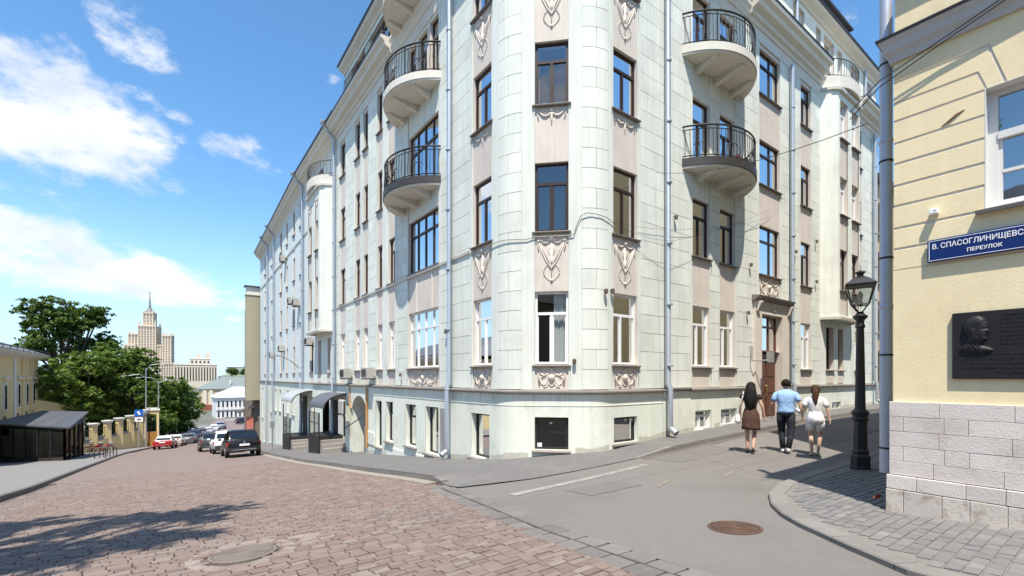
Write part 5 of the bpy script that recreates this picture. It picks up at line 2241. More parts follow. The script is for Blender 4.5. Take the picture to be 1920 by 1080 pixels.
def leg_tube(kn, an, s, r, top=(.97,), end=1.0):
    hp = Vector((s * .092, 0, .93))
    kn, an = Vector(kn), Vector(an)
    pts = [hp, hp.lerp(kn, .5), kn]
    if end > 0:
        pts += [kn.lerp(an, .4) + Vector((0, -.012, 0)), kn.lerp(an, end)]
    return pts, r[:len(pts)]


def shoe(b, an, ball_, h=.05, w=.044):
    an, bl = Vector(an), Vector(ball_)
    d = bl - an
    d2 = Vector((d.x, d.y, 0)).normalized()
    sd_ = Vector((d2.y, -d2.x, 0))
    heel = Vector((an.x, an.y, an.z - .035)) - d2 * .045
    toe = bl + d2 * .075
    toe.z = bl.z - .012
    rings = []
    for t, ww, hh in ((0, .6, .8), (.12, .85, 1.25), (.3, .85, 1.3), (.6, 1.05, .85), (.85, .95, .6), (1.0, .45, .35)):
        c = heel.lerp(toe, t)
        rings.append([tuple(c + sd_ * (w * ww * math.cos(a)) + Vector((0, 0, h * hh * max(-.42, math.sin(a))))) for a in [2 * PI * k / 10 for k in range(10)]])
    b.loft(rings)


def head_hair(b, back=.0, low=1.56, r=.112):
    rings = []
    for i in range(9):
        t = i / 8
        z = low + (1.755 - low) * t
        rr = r * math.sqrt(max(.02, 1 - max(0, (z - 1.64) / .118) ** 2)) if z > 1.64 else r * (.86 + .14 * (z - low) / (1.64 - low + 1e-6))
        rings.append(ell(0, -.012 - back * (1 - t), z, rr * .93, rr * 1.02 - .02 * (1 - t), 16))
    b.loft(rings)


def p_long_hair(b):
    head_hair(b, .012, 1.52)
    rings = []
    for z, rx, ry, cy in ((1.66, .10, .07, -.05), (1.56, .115, .07, -.065), (1.45, .135, .06, -.095), (1.33, .125, .05, -.125), (1.22, .10, .04, -.125), (1.14, .065, .03, -.12), (1.09, .03, .015, -.12)):
        rings.append([(x + .01 * math.sin(k * 2.3), y, zz + .012 * math.sin(k * 1.7)) for k, (x, y, zz) in enumerate(ell(0, cy, z, rx, ry, 16))])
    b.loft(rings)


def p_short_hair(b):
    head_hair(b, .0, 1.585, .108)


def p_pony(b):
    head_hair(b, .008, 1.55)
    b.loft([ell(x, cy, z, rx, ry, 12) for z, rx, ry, cy, x in ((1.66, .05, .04, -.09, 0), (1.58, .075, .05, -.10, 0), (1.47, .07, .04, -.115, .005), (1.38, .05, .03, -.135, .0), (1.31, .03, .02, -.135, .01), (1.28, .012, .01, -.135, .01))])


def torso(b, rows):
    b.loft([ell(cx, cy, z, rx, ry, 22, p) for z, rx, ry, cx, cy, p in rows], cap=True)


# --- woman in brown
P1 = {'arm': {-1: ((-.245, -.02, 1.17), (-.235, .06, .955)), 1: ((.245, -.05, 1.17), (.285, -.01, .945))}, 'girth': .92, 'sh': .158,
      'leg': {-1: ((-.085, .06, .52), (-.07, -.03, .115), (-.07, .09, .045)), 1: ((.08, .10, .52), (.05, -.14, .15), (.055, -.05, .05))}}
w1 = make_person('woman with long black hair in a black top and brown skirt, walking up the lane', M_SKIN, P1, [
    ('top', mat('black_brown_top', (.030, .020, .017), .85, .1, 10, .7, 14, bdist=.025), lambda b: torso(b, [(1.06, .128, .105, 0, 0, 2.2), (1.14, .125, .105, 0, 0, 2.2), (1.26, .152, .128, 0, .005, 2.3), (1.36, .165, .122, 0, .003, 2.3), (1.42, .165, .095, 0, 0, 2.2), (1.465, .10, .07, 0, 0, 2)])),
    ('skirt', mat('brown_skirt', (.085, .040, .027), .85, .12, 6, .7, 11, bdist=.03), lambda b: b.loft([[(x + .008 * math.sin(k * 2.2 + z * 9), y + .012 * math.sin(k * 1.9), zz) for k, (x, y, zz) in enumerate(ell(0, cy, z, rx, ry, 24))]
                                                                                     for z, rx, ry, cy in ((1.12, .122, .105, 0), (1.04, .15, .125, 0), (.94, .185, .15, -.005), (.80, .195, .16, 0), (.66, .205, .175, .01), (.585, .212, .185, .01))])),
    ('hair', mat('black_hair', (.010, .008, .007), .62, .2, 30, .8, 45, spec=.2, bdist=.02), p_long_hair),
    ('shoe', mat('black_leather', (.015, .014, .014), .45), lambda b: shoe(b, (-.07, -.03, .085), (-.07, .09, .04))),
    ('shoe', MATS['black_leather'], lambda b: shoe(b, (.05, -.14, .125), (.055, -.05, .045))),
    ('sleeve', MATS['black_brown_top'], lambda b: b.tube([(-.15, 0, 1.43), (-.185, -.005, 1.37), (-.20, -.008, 1.33)], [.062, .066, .064], 12)),
    ('sleeve', MATS['black_brown_top'], lambda b: b.tube([(.15, 0, 1.43), (.185, -.01, 1.37), (.20, -.02, 1.33)], [.062, .066, .064], 12))])
# --- man in blue shirt
P2 = {'arm': {-1: ((-.285, -.03, 1.17), (-.30, .07, .945)), 1: ((.285, -.05, 1.17), (.32, -.06, .94))}, 'girth': 1.04, 'sh': .195,
      'leg': {-1: ((-.09, .12, .53), (-.06, -.02, .115), (-.06, .10, .045)), 1: ((.11, -.02, .52), (.05, -.20, .15), (.06, -.10, .05))}}


def trousers(P, r):
    def f(b):
        for s in (-1, 1):
            pts, rr_ = leg_tube(P['leg'][s][0], P['leg'][s][1], s, r, end=1.0)
            b.tube(pts, rr_, 14)
        b.loft([ell(0, 0, z, rx, ry, 20) for z, rx, ry in ((.86, .165, .125), (.93, .180, .142), (1.02, .162, .132), (1.06, .15, .125))])
    return f


def shirt_sleeve(s, P, r0, r1, t=.75, sh=.175):
    def f(b):
        a = Vector((s * (sh - .07), 0, 1.415))
        e = Vector(P['arm'][s][0])
        m_ = Vector((s * (sh + .012), -.003, 1.382))
        b.tube([a, m_, m_.lerp(e, t * .6), m_.lerp(e, t)], [r0 * .85, r0, (r0 + r1) / 2, r1], 14)
    return f


BLUESH = mat('light_blue_shirt', (.30, .47, .72), .85, .06, 9, .8, 11, bdist=.035)
w2 = make_person('man in a light blue short-sleeved shirt and dark trousers walking up the lane', M_SKIN, P2, [
    ('shirt', BLUESH, lambda b: b.loft([[(x + .006 * math.sin(k * 2.1 + z * 40), y + .007 * math.sin(k * 1.3 + z * 31), zz) for k, (x, y, zz) in enumerate(ell(0, cy, z, rx, ry, 24, 2.3))]
                                        for z, rx, ry, cy in ((.955, .185, .145, 0), (1.0, .182, .142, 0), (1.06, .172, .135, 0), (1.13, .170, .135, 0), (1.21, .182, .142, .003), (1.30, .200, .148, .005), (1.38, .205, .135, 0), (1.435, .195, .110, 0), (1.465, .160, .09, 0), (1.49, .105, .075, 0), (1.51, .072, .064, 0))])),
    ('sleeve', BLUESH, shirt_sleeve(-1, P2, .068, .062, .72, .188)),
    ('sleeve', BLUESH, shirt_sleeve(1, P2, .068, .062, .72, .188)),
    ('trousers', mat('dark_navy_trousers', (.014, .016, .024), .85, .15, 9, .7, 12, bdist=.03), trousers(P2, [.108, .098, .076, .070, .060])),
    ('hair', mat('dark_brown_hair', (.018, .013, .010), .75, .2, 30, .8, 60, spec=.15, bdist=.02), p_short_hair),
    ('shoe', mat('white_trainer', (.70, .69, .66), .6), lambda b: shoe(b, (-.06, -.02, .085), (-.06, .10, .045), .055, .05)),
    ('shoe', MATS['white_trainer'], lambda b: shoe(b, (.05, -.20, .125), (.06, -.10, .05), .055, .05))])
# --- woman in white
P3 = {'arm': {-1: ((-.25, -.03, 1.17), (-.265, .05, .95)), 1: ((.25, -.04, 1.17), (.285, -.03, .945))}, 'girth': .97, 'sh': .165,
      'leg': {-1: ((-.095, .05, .52), (-.075, -.06, .125), (-.075, .05, .045)), 1: ((.10, .09, .52), (.06, .02, .12), (.065, .14, .045))}}
WHD = mat('white_cotton', (.74, .72, .71), .9, .05, 7, .8, 12, bdist=.03)


def shorts(b):
    b.loft([[(x + .006 * math.sin(k * 2.0 + z * 30), y + .008 * math.sin(k * 1.7), zz) for k, (x, y, zz) in enumerate(ell(0, cy, z, rx, ry, 24))] for z, rx, ry, cy in ((1.10, .128, .112, 0), (1.04, .155, .13, 0), (.95, .185, .152, -.008), (.86, .190, .150, -.005), (.79, .165, .12, .0))])
    for s in (-1, 1):
        hp = Vector((s * .093, 0, .93))
        kn = Vector(P3['leg'][s][0])
        b.tube([hp, hp.lerp(kn, .33), hp.lerp(kn, .72)], [.098, .106, .112], 16)


def whitetop(b):
    # rows are open at the back where the V shows skin
    rows = [(1.06, .130, .108), (1.10, .136, .114), (1.15, .146, .122), (1.22, .155, .130), (1.31, .170, .138), (1.38, .178, .128), (1.43, .165, .105), (1.47, .10, .075)]
    n = 30
    rings = []
    for z, rx, ry in rows:
        gap = max(0, (z - 1.20) / .27) * .62
        r_ = []
        for k in range(n + 1):
            a = -PI / 2 + gap / 2 + (2 * PI - gap) * k / n
            r_.append((rx * math.cos(a), ry * math.sin(a) + .002, z))
        rings.append(r_)
    b.loft(rings, cap=False, closed=False)


w3 = make_person('woman with brown hair in a white top and white shorts, walking nearest the lamp', M_SKIN2, P3, [
    ('top', WHD, whitetop), ('shorts', WHD, shorts), ('sleeve', WHD, shirt_sleeve(-1, P3, .060, .064, .78, .158)), ('sleeve', WHD, shirt_sleeve(1, P3, .060, .064, .78, .158)),
    ('hair', mat('brown_hair', (.060, .028, .016), .62, .2, 30, .8, 45, spec=.2, bdist=.02), p_pony),
    ('shoe', mat('cream_shoe', (.52, .46, .38), .6), lambda b: shoe(b, (-.075, -.06, .095), (-.075, .05, .04))),
    ('shoe', MATS['cream_shoe'], lambda b: shoe(b, (.06, .02, .085), (.065, .14, .04)))])
for o, x, y, H, rz in ((w1, 11.9, 5.86, 1.82, -1.12), (w2, 12.55, 5.30, 1.87, -1.16), (w3, 12.62, 4.66, 1.73, -1.2)):
    k = H / 1.75
    o.scale = (k, k, k)
    o.location = (x, y, zg(x, y) - .005)
    o.rotation_euler = (0, 0, rz)
# white shoulder bag carried by the first woman
k = 1.82 / 1.75
bag = thing('handbag', 'white shoulder bag hanging at the side of the woman in brown', 'bag', (11.9, 5.86, zg(11.9, 5.86)))
q = MB()
q.loft([ell(-.285, -.03, z, rx, ry, 16, 2.6) for z, rx, ry in ((.72, .05, .085), (.735, .065, .115), (.80, .066, .125), (.87, .055, .105), (.93, .035, .07), (.95, .02, .04))])
q.build('pouch', mat('white_leather', (.72, .71, .70), .55), bag, smooth='full')
q = MB()
q.tube([(-.285, .02, .93), (-.25, .07, 1.15), (-.175, .075, 1.38), (-.165, 0, 1.505), (-.175, -.075, 1.38), (-.255, -.10, 1.15), (-.285, -.07, .93)], .010, 5)
q.build('strap', MATS['white_leather'], bag)
off = bag.location.copy()
for c in [c for c in D.objects if c.parent == bag]:
    for v in c.data.vertices:
        v.co += off
bag.scale = (k, k, k)
bag.rotation_euler = (0, 0, -1.12)

# ------------------------------------------------------------------ left side of the street
M_CAFE = mat('black_cafe_frame', (.012, .012, .013), .5, .1, 5)
M_CROOF = mat('grey_cafe_roof', (.10, .105, .115), .55, .1, 1.5, metal=.2, rv=.12)
cz = zg(-7, 50) + .12
cafe = thing('cafe_pavilion', 'black glazed street cafe pavilion with grey roof before the yellow mansion', 'pavilion', (-7, 50, cz))
A_, B_, C_, D_ = (-6.5, 48.0), (-11.3, 55.2), (-9.6, 61.0), (-6.55, 57.2)


def lp(p, q, t):
    return (p[0] + (q[0] - p[0]) * t, p[1] + (q[1] - p[1]) * t)


b = MB()
b.prism([A_, B_, C_, D_], -8.4, lambda p: zg(-7, 50) + .18)
b.build('floor', mat('dark_deck', (.06, .05, .045), .8), cafe)
EAV = -3.86
for (p, q_, n) in ((A_, B_, 5), (A_, D_, 4)):
    for i in range(n + 1):
        x, y = lp(p, q_, i / n)
        q = MB()
        q.box(x - .07, x + .07, y - .07, y + .07, zg(x, y), EAV)
        q.build('post', M_CAFE, cafe)
    for i in range(n):
        x0, y0 = lp(p, q_, (i + .03) / n)
        x1, y1 = lp(p, q_, (i + .97) / n)
        q = MB()
        q.add([(x0, y0, zg(x0, y0) + .1), (x1, y1, zg(x1, y1) + .1), (x1, y1, EAV - .15), (x0, y0, EAV - .15)], [(0, 1, 2, 3)])
        q.build('pane', glass('smoked_cafe_glass', (.13, .13, .13), .0, .35), cafe, fix=False)
        q = MB()
        q.add([(x0, y0, zg(x0, y0) + .05), (x1, y1, zg(x1, y1) + .05), (x1, y1, zg(x1, y1) + (.4 if n == 5 else .9)), (x0, y0, zg(x0, y0) + (.4 if n == 5 else .9))], [(0, 1, 2, 3)])
        q.v = [(x - .03, y - .05, z) for x, y, z in q.v]
        q.build('parapet_panel', mat('dark_bronze_panel', (.045, .035, .03), .5, .2, 3), cafe, fix=False)
b = MB()
b.prism([A_, B_, lp(B_, A_, 0.02), lp(A_, B_, .02)], EAV - .3, EAV)
for (p, q_) in ((A_, B_), (A_, D_), (B_, C_), (D_, C_)):
    b.tube([(p[0], p[1], EAV - .08), (q_[0], q_[1], EAV - .08)], .13, 4)
b.build('eaves_beam', M_CAFE, cafe)
for (p, q_) in ((B_, C_), (C_, D_)):
    q = MB()
    q.add([(p[0], p[1], -8.6), (q_[0], q_[1], -8.6), (q_[0], q_[1], EAV), (p[0], p[1], EAV)], [(0, 1, 2, 3)])
    q.build('back_wall', M_CAFE, cafe, fix=False)
# roof of standing-seam sheets rising to the back
ra, rb_, rc, rd = (-6.15, 47.3), (-12.1, 55.6), (-9.9, 62), (-6.2, 57.8)
NS = 8
for i in range(NS):
    t0, t1 = i / NS, (i + 1) / NS
    f0, f1 = lp(ra, rb_, t0), lp(ra, rb_, t1)
    g0, g1 = lp(rd, rc, t0), lp(rd, rc, t1)
    q = MB()
    q.add([(f0[0], f0[1], EAV), (f1[0], f1[1], EAV), (g1[0], g1[1], EAV + .55), (g0[0], g0[1], EAV + .55), (f0[0], f0[1], EAV + .12), (f1[0], f1[1], EAV + .12), (g1[0], g1[1], EAV + .67), (g0[0], g0[1], EAV + .67)],
          [(3, 2, 1, 0), (4, 5, 6, 7), (0, 1, 5, 4), (1, 2, 6, 5), (2, 3, 7, 6), (3, 0, 4, 7)])
    q.build('roof_sheet', M_CROOF, cafe)
# chairs and tables inside
M_CUSH = mat('pale_cushion', (.50, .42, .33), .9)
proto = None
for i, (t, s_) in enumerate(((.12, .9), (.27, .9), (.42, 1.0), (.58, .9), (.74, 1.0), (.2, 2.2), (.5, 2.4))):
    x, y = lp(A_, B_, t)
    x, y = lp((x, y), (-8.5, 55.3), .22 * s_)
    z = zg(-7, 50) + .19
    lab = 'cushioned cafe chair behind the smoked glass of the pavilion'
    if proto is None:
        proto = thing('cafe_chair', lab, 'chair', (0, 0, 0), 'chairs inside the cafe pavilion')
        q = MB()
        q.box(-.27, .27, -.27, .27, .36, .48)
        q.build('seat', M_CUSH, proto, bevel=.04)
        q = MB()
        q.box(-.27, .27, .22, .32, .48, .95)
        q.build('backrest', M_CUSH, proto, bevel=.04)
        for a in (-.22, .22):
            for c in (-.22, .22):
                q = MB()
                q.box(a - .02, a + .02, c - .02, c + .02, 0, .36)
                q.build('leg', M_IRON, proto)
        o = proto
    else:
        o = copy_tree(proto)
    o.location = (x, y, z)
    o.rotation_euler = (0, 0, .6 + i * 1.3)

# ---- yellow mansion
ym = thing('yellow_mansion', 'two-storey yellow mansion with grey roof behind the cafe pavilion', 'building', (-12, 62, -8.5))
XM = -12.0
M_YEL2 = mat('yellow_mansion_plaster', (.66, .52, .27), .85, .06, .6)
M_WHT2 = mat('white_stucco_trim', (.68, .65, .60), .85, .06, 1)
b = MB()
b.box(-26, XM, 44, 72.2, -10, 2.05)
b.build('wall', M_YEL2, ym)
for y in (48.5, 53.2, 57.6, 63.0, 66.0, 69.3, 71.9):
    q = MB()
    q.box(XM, XM + .12, y - .28, y + .28, -9.5, 2.0)
    q.build('pilaster', M_WHT2 if y in (63.0, 57.6) else M_YEL2, ym)
for y in (47, 50.8, 55.4, 59.9, 60.4 + 4, 67.6, 70.4):
    q = MB()
    n = 8
    pl = [(y - .5, -3.0), (y + .5, -3.0)] + [(y + .5 * math.cos(PI * k / n), -.9 + .45 * math.sin(PI * k / n)) for k in range(n + 1)]
    q.prism(pl, 0, .10, lambda yy, z, d: (XM + d, yy, z))
    w = q.build('window', M_WHT2, ym)
    q = MB()
    pl = [(y - .32, -2.85), (y + .32, -2.85)] + [(y + .32 * math.cos(PI * k / n), -.95 + .3 * math.sin(PI * k / n)) for k in range(n + 1)]
    q.prism(pl, .08, .115, lambda yy, z, d: (XM + d, yy, z))
    q.build('pane', M_CARGL, w)
    q = MB()
    q.box(XM, XM + .25, y - .75, y + .75, -.15, .02)
    q.build('hood', M_WHT2, w)
    q = MB()
    q.box(XM, XM + .05, y - .35, y + .35, -4.8, -3.5)
    q.build('lower_window', M_CARGL, w)
b = MB()
b.loft([[(XM - .3, y, 1.75), (XM + .5, y, 2.0), (XM + .95, y, 2.25), (XM + .95, y, 2.4), (XM - .3, y, 2.5)] for y in (43, 73.0)])
b.build('cornice', M_WHT2, ym)
b = MB()
b.add([(XM + 1.05, 42.8, 2.4), (XM + 1.05, 73.3, 2.4), (-19, 66, 5.4), (-19, 50, 5.4), (-26.8, 73.3, 2.4), (-26.8, 42.8, 2.4), ], [(0, 1, 2, 3), (1, 4, 2), (4, 5, 3, 2), (5, 0, 3), (0, 5, 4, 1)])
b.build('roof', mat('grey_mansion_roof', (.16, .165, .17), .6, .1, 1, metal=.2), ym)
q = MB()
q.tube([(XM + .9, 44, 2.72), (XM + .9, 73, 2.72)], .05, 5)
for k in range(14):
    q.tube([(XM + .9, 44 + k * 2.2, 2.45), (XM + .9, 44 + k * 2.2, 2.72)], .03, 4)
q.build('snow_guard', M_ROOF, ym)
b = MB()                                             # lower wing towards the street
b.prism([(XM + 0, 70.5), (XM + 3.2, 74), (XM + 3.2, 79), (XM, 79)], -10, lambda p: -2.4 if p[0] < XM + 1 else -3.4)
b.build('wing', M_YEL2, ym)

# ---- park wall with pillars and railings
gw = thing('park_wall', 'yellow park wall with white-capped pillars and iron railings', 'wall', (-7.6, 64.5, -8))
W0, W1 = (-7.7, 64.3), (-2.7, 72.0)
PT = [0, .2, .4, .58, .76, .92]
for i, t in enumerate(PT):
    x, y = lp(W0, W1, t)
    zt = -5.0 + .75 * t
    q = MB()
    q.rbox((x, y, (zt - .35 + -9.5) / 2), (.5, .5, zt - .35 + 9.5), .58)
    p = q.build('pillar', M_YEL2, gw)
    q = MB()
    q.rbox((x, y, zt - .25), (.66, .66, .14), .58)
    q.rbox((x, y, zt - .1), (.78, .78, .12), .58)
    q.build('cap', M_WHT2, p)
for t0, t1 in zip(PT, PT[1:]):
    a, c = lp(W0, W1, t0), lp(W0, W1, t1)
    za, zc_ = -6.95 + .7 * t0, -6.95 + .7 * t1
    nx_, ny_ = .84 * .2, -.54 * .2
    q = MB()
    q.add([(a[0] - nx_, a[1] - ny_, -9.8), (a[0] + nx_, a[1] + ny_, -9.8), (c[0] + nx_, c[1] + ny_, -9.8), (c[0] - nx_, c[1] - ny_, -9.8),
           (a[0] - nx_, a[1] - ny_, za), (a[0] + nx_, a[1] + ny_, za), (c[0] + nx_, c[1] + ny_, zc_), (c[0] - nx_, c[1] - ny_, zc_)], [(0, 1, 2, 3), (4, 5, 6, 7), (0, 1, 5, 4), (1, 2, 6, 5), (2, 3, 7, 6), (3, 0, 4, 7)])
    pn = q.build('wall_panel', M_YEL2, gw)
    q = MB()
    q.tube([(a[0], a[1], za + .04), (c[0], c[1], zc_ + .04)], .2, 4)
    q.build('coping', M_LEDGE, pn)
    q = MB()
    n = 9
    for k in range(1, n):
        x, y = lp(a, c, k / n)
        z = za + (zc_ - za) * k / n
        q.tube([(x, y, z), (x, y, z + 1.35)], .025, 4)
    for dz in (.25, 1.25):
        q.tube([(a[0], a[1], za + dz), (c[0], c[1], zc_ + dz)], .03, 4)
    q.build('railing', M_IRON, pn, kind='stuff')
gt = thing('gate_tower', 'ochre gate pier with barred opening and white cap ending the park wall', 'gate pier', (-2.0, 71.8, -8.5))
b = MB()
for (dx, w_) in ((-.62, .22), (.62, .22)):
    b.rbox((-2.0 + dx, 71.8, -6.6), (w_, .8, 5.0))
b.rbox((-2.0, 71.8, -8.0), (1.04, .8, 2.6))
b.rbox((-2.0, 71.8, -4.3), (1.04, .8, .4))
b.build('pier', M_YEL2, gt)
q = MB()
q.rbox((-2.0, 71.38, -7.65), (1.0, .05, 2.0))
q.build('ochre_panel', mat('ochre_gate_panel', (.36, .17, .04), .7), gt)
for k in range(5):
    q = MB()
    q.tube([(-2.42 + k * .21, 71.5, -6.7), (-2.42 + k * .21, 71.5, -4.5)], .03, 4)
    q.build('bar', M_IRON, gt)
q = MB()
q.rbox((-2.0, 71.8, -4.0), (1.65, 1.0, .14))
q.rbox((-2.0, 71.8, -3.85), (1.2, .8, .18))
q.build('cap', M_WHT2, gt)

# ---- masts, sign, racks
M_GALV = mat('galvanised_mast', (.36, .37, .38), .5, .06, 3, metal=.4)
for (x, y, top, arm, lab) in ((-2.5, 71.0, 1.1, ((1.2, 0, .5), (-1.6, 0, -.9)), 'tall grey lamp mast with two arms behind the park wall'), (-1.35, 73.6, -.45, ((-1.5, 0, .45), (1.6, 0, .1)), 'grey lamp mast with a curved arm beside the gate pier')):
    zb = zg(x, y)
    ms = thing('lamp_mast', lab, 'lamp post', (x, y, zb))
    q = MB()
    q.tube([(x, y, zb), (x, y, zb + 3), (x, y, top)], [.10, .08, .055], 8)
    q.build('mast', M_GALV, ms, smooth=True)
    for (ax, ay, az_) in arm:
        q = MB()
        q.tube([(x, y, top - .3 + min(0, az_)), (x + ax * .4, y, top + az_ * .8), (x + ax, y, top + az_)], .035, 6)
        a_ = q.build('arm', M_GALV, ms)
        q = MB()
        q.loft([ell(x + ax * (1.0 + .3 * t), y, top + az_ - .02 * t, .001 + .16 * math.sin(PI * min(.95, max(.05, t))), .10, 8) for t in (.05, .3, .6, .95)])
        q.v = [(x + ax * 1.0 + (vx - x - ax) * 1.6, vy, top + az_ + (vz - top - az_) * 4) for vx, vy, vz in q.v]
        q.build('lamp_head', M_WHITEF, a_)
    if top > 0:
        q = MB()
        q.lathe([(.05, -.5), (.28, -.45), (.30, -.1), (.1, 0)], 10, (x, y, -3.9))
        q.build('junction_drum', M_GALV, ms)
sx, sy = -2.9, 65.0
sz = zg(sx, sy) + .12
sp = thing('road_sign', 'blue square road sign with white plate on a grey post', 'sign', (sx, sy, sz))
q = MB()
q.tube([(sx, sy, sz), (sx, sy, sz + 4.3)], .045, 8)
q.build('post', M_GALV, sp)
q = MB()
q.rbox((sx, sy - .07, sz + 3.95), (.78, .03, .72), -.3)
pl = q.build('plate', mat('blue_sign', (.02, .12, .48), .4), sp, bevel=.01)
q = MB()
q.rbox((sx, sy - .10, sz + 3.95), (.14, .01, .36), -.3)
q.rbox((sx - .1, sy - .07, sz + 4.05), (.12, .01, .12), -.3)
q.rbox((sx + .1, sy - .13, sz + 3.85), (.12, .01, .12), -.3)
q.build('symbol', WHT, pl)
q = MB()
q.rbox((sx, sy - .07, sz + 3.25), (.74, .03, .46), -.3)
p2 = q.build('supplementary_plate', WHT, sp)
q = MB()
q.rbox((sx + .02, sy - .10, sz + 3.25), (.34, .01, .14), -.3)
q.build('symbol', M_IRON, p2)
labs = ['black bicycle hoop nearest the kerb of the left pavement', 'black bicycle hoop second from the kerb', 'black bicycle hoop third from the kerb', 'black bicycle hoop farthest back on the left pavement']
for i, (x, y) in enumerate(((-4.35, 46.4), (-4.2, 47.9), (-4.1, 49.2), (-4.0, 50.6))):
    z = zg(x, y) + .12
    q = MB()
    q.tube([(x - .3, y, z), (x - .3, y, z + .6), (x - .2, y, z + .78), (x + .2, y, z + .78), (x + .3, y, z + .6), (x + .3, y, z)], .035, 6)
    o = q.build('bicycle_hoop', M_IRON)
    tag(o, labs[i], 'bike rack', 'bicycle hoops on the left pavement')
# red bicycle leaning before the wall
bx, by_ = -5.4, 59.8
bz_ = zg(bx, by_) + .12
bk = thing('bicycle', 'red hire bicycles parked before the yellow park wall, the nearer one', 'bicycle', (0, 0, 0), 'hire bicycles')
for k in (-.52, .52):
    q = MB()
    q.tube([(k + .33 * math.cos(a), 0, .34 + .33 * math.sin(a)) for a in [2 * PI * j / 16 for j in range(17)]], .028, 5)
    wh = q.build('wheel', M_TYRE, bk)
    q = MB()
    for j in range(6):
        a = PI * j / 6
        q.tube([(k + .32 * math.cos(a), 0, .34 + .32 * math.sin(a)), (k - .32 * math.cos(a), 0, .34 - .32 * math.sin(a))], .004, 3)
    q.build('spokes', M_RIM, wh)
q = MB()
for a, c in (((-.52, 0, .34), (-.1, 0, .32)), ((-.1, 0, .32), (-.22, 0, .85)), ((-.52, 0, .34), (-.2, 0, .75)), ((-.1, 0, .32), (.36, 0, .85)), ((-.2, 0, .78), (.34, 0, .80)), ((.52, 0, .34), (.32, 0, 1.02))):
    q.tube([a, c], .03, 6)
q.build('frame', mat('red_bicycle_paint', (.50, .03, .02), .35), bk)
q = MB()
q.rbox((.52, 0, .72), (.6, .12, .05))
q.rbox((-.5, 0, .74), (.55, .12, .05))
q.build('mudguard', MATS['red_bicycle_paint'], bk)
q = MB()
q.rbox((-.23, 0, .92), (.26, .15, .06))
q.build('saddle', M_IRON, bk)
q = MB()
q.tube([(.24, -.28, 1.06), (.32, 0, 1.03), (.24, .28, 1.06)], .018, 5)
q.build('handlebar', M_IRON, bk)
q = MB()
q.box(.40, .72, -.18, .18, .80, 1.04)
q.build('basket', mat('wire_basket', (.3, .28, .27), .6), bk)
bk2 = copy_tree(bk)
bk2['label'] = 'red hire bicycle parked behind another before the yellow park wall'
bk['label'] = 'red hire bicycle parked nearest the kerb before the yellow park wall'
for o, dx, dy, r in ((bk, 0, 0, .35), (bk2, -.8, 1.0, .6)):
    o.location = (bx + dx, by_ + dy, zg(bx, by_ + dy) + .12)
    o.rotation_euler = (.1, 0, r)

# ---- trees
M_BARK = mat('grey_brown_bark', (.075, .058, .045), .9, .2, 6, .5, 30)


def leafmat(n, c, tr):
    m = mat(n, c, .6, .25, .35, rv=.28, spec=.25)
    t = m.node_tree
    pb = t.nodes['Principled BSDF']
    mx = t.nodes.new('ShaderNodeMixShader')
    tl = t.nodes.new('ShaderNodeBsdfTranslucent')
    tl.inputs[0].default_value = (*tr, 1)
    mx.inputs[0].default_value = .28
    t.links.new(pb.outputs[0], mx.inputs[1])
    t.links.new(tl.outputs[0], mx.inputs[2])
    t.links.new(mx.outputs[0], t.nodes['Material Output'].inputs['Surface'])
    return m


M_LEAF = [leafmat('deep_green_leaves', (.085, .138, .022), (.17, .27, .03)), leafmat('fresh_green_leaves', (.115, .172, .03), (.21, .31, .04)), leafmat('dark_green_leaves', (.075, .12, .022), (.14, .23, .03))]


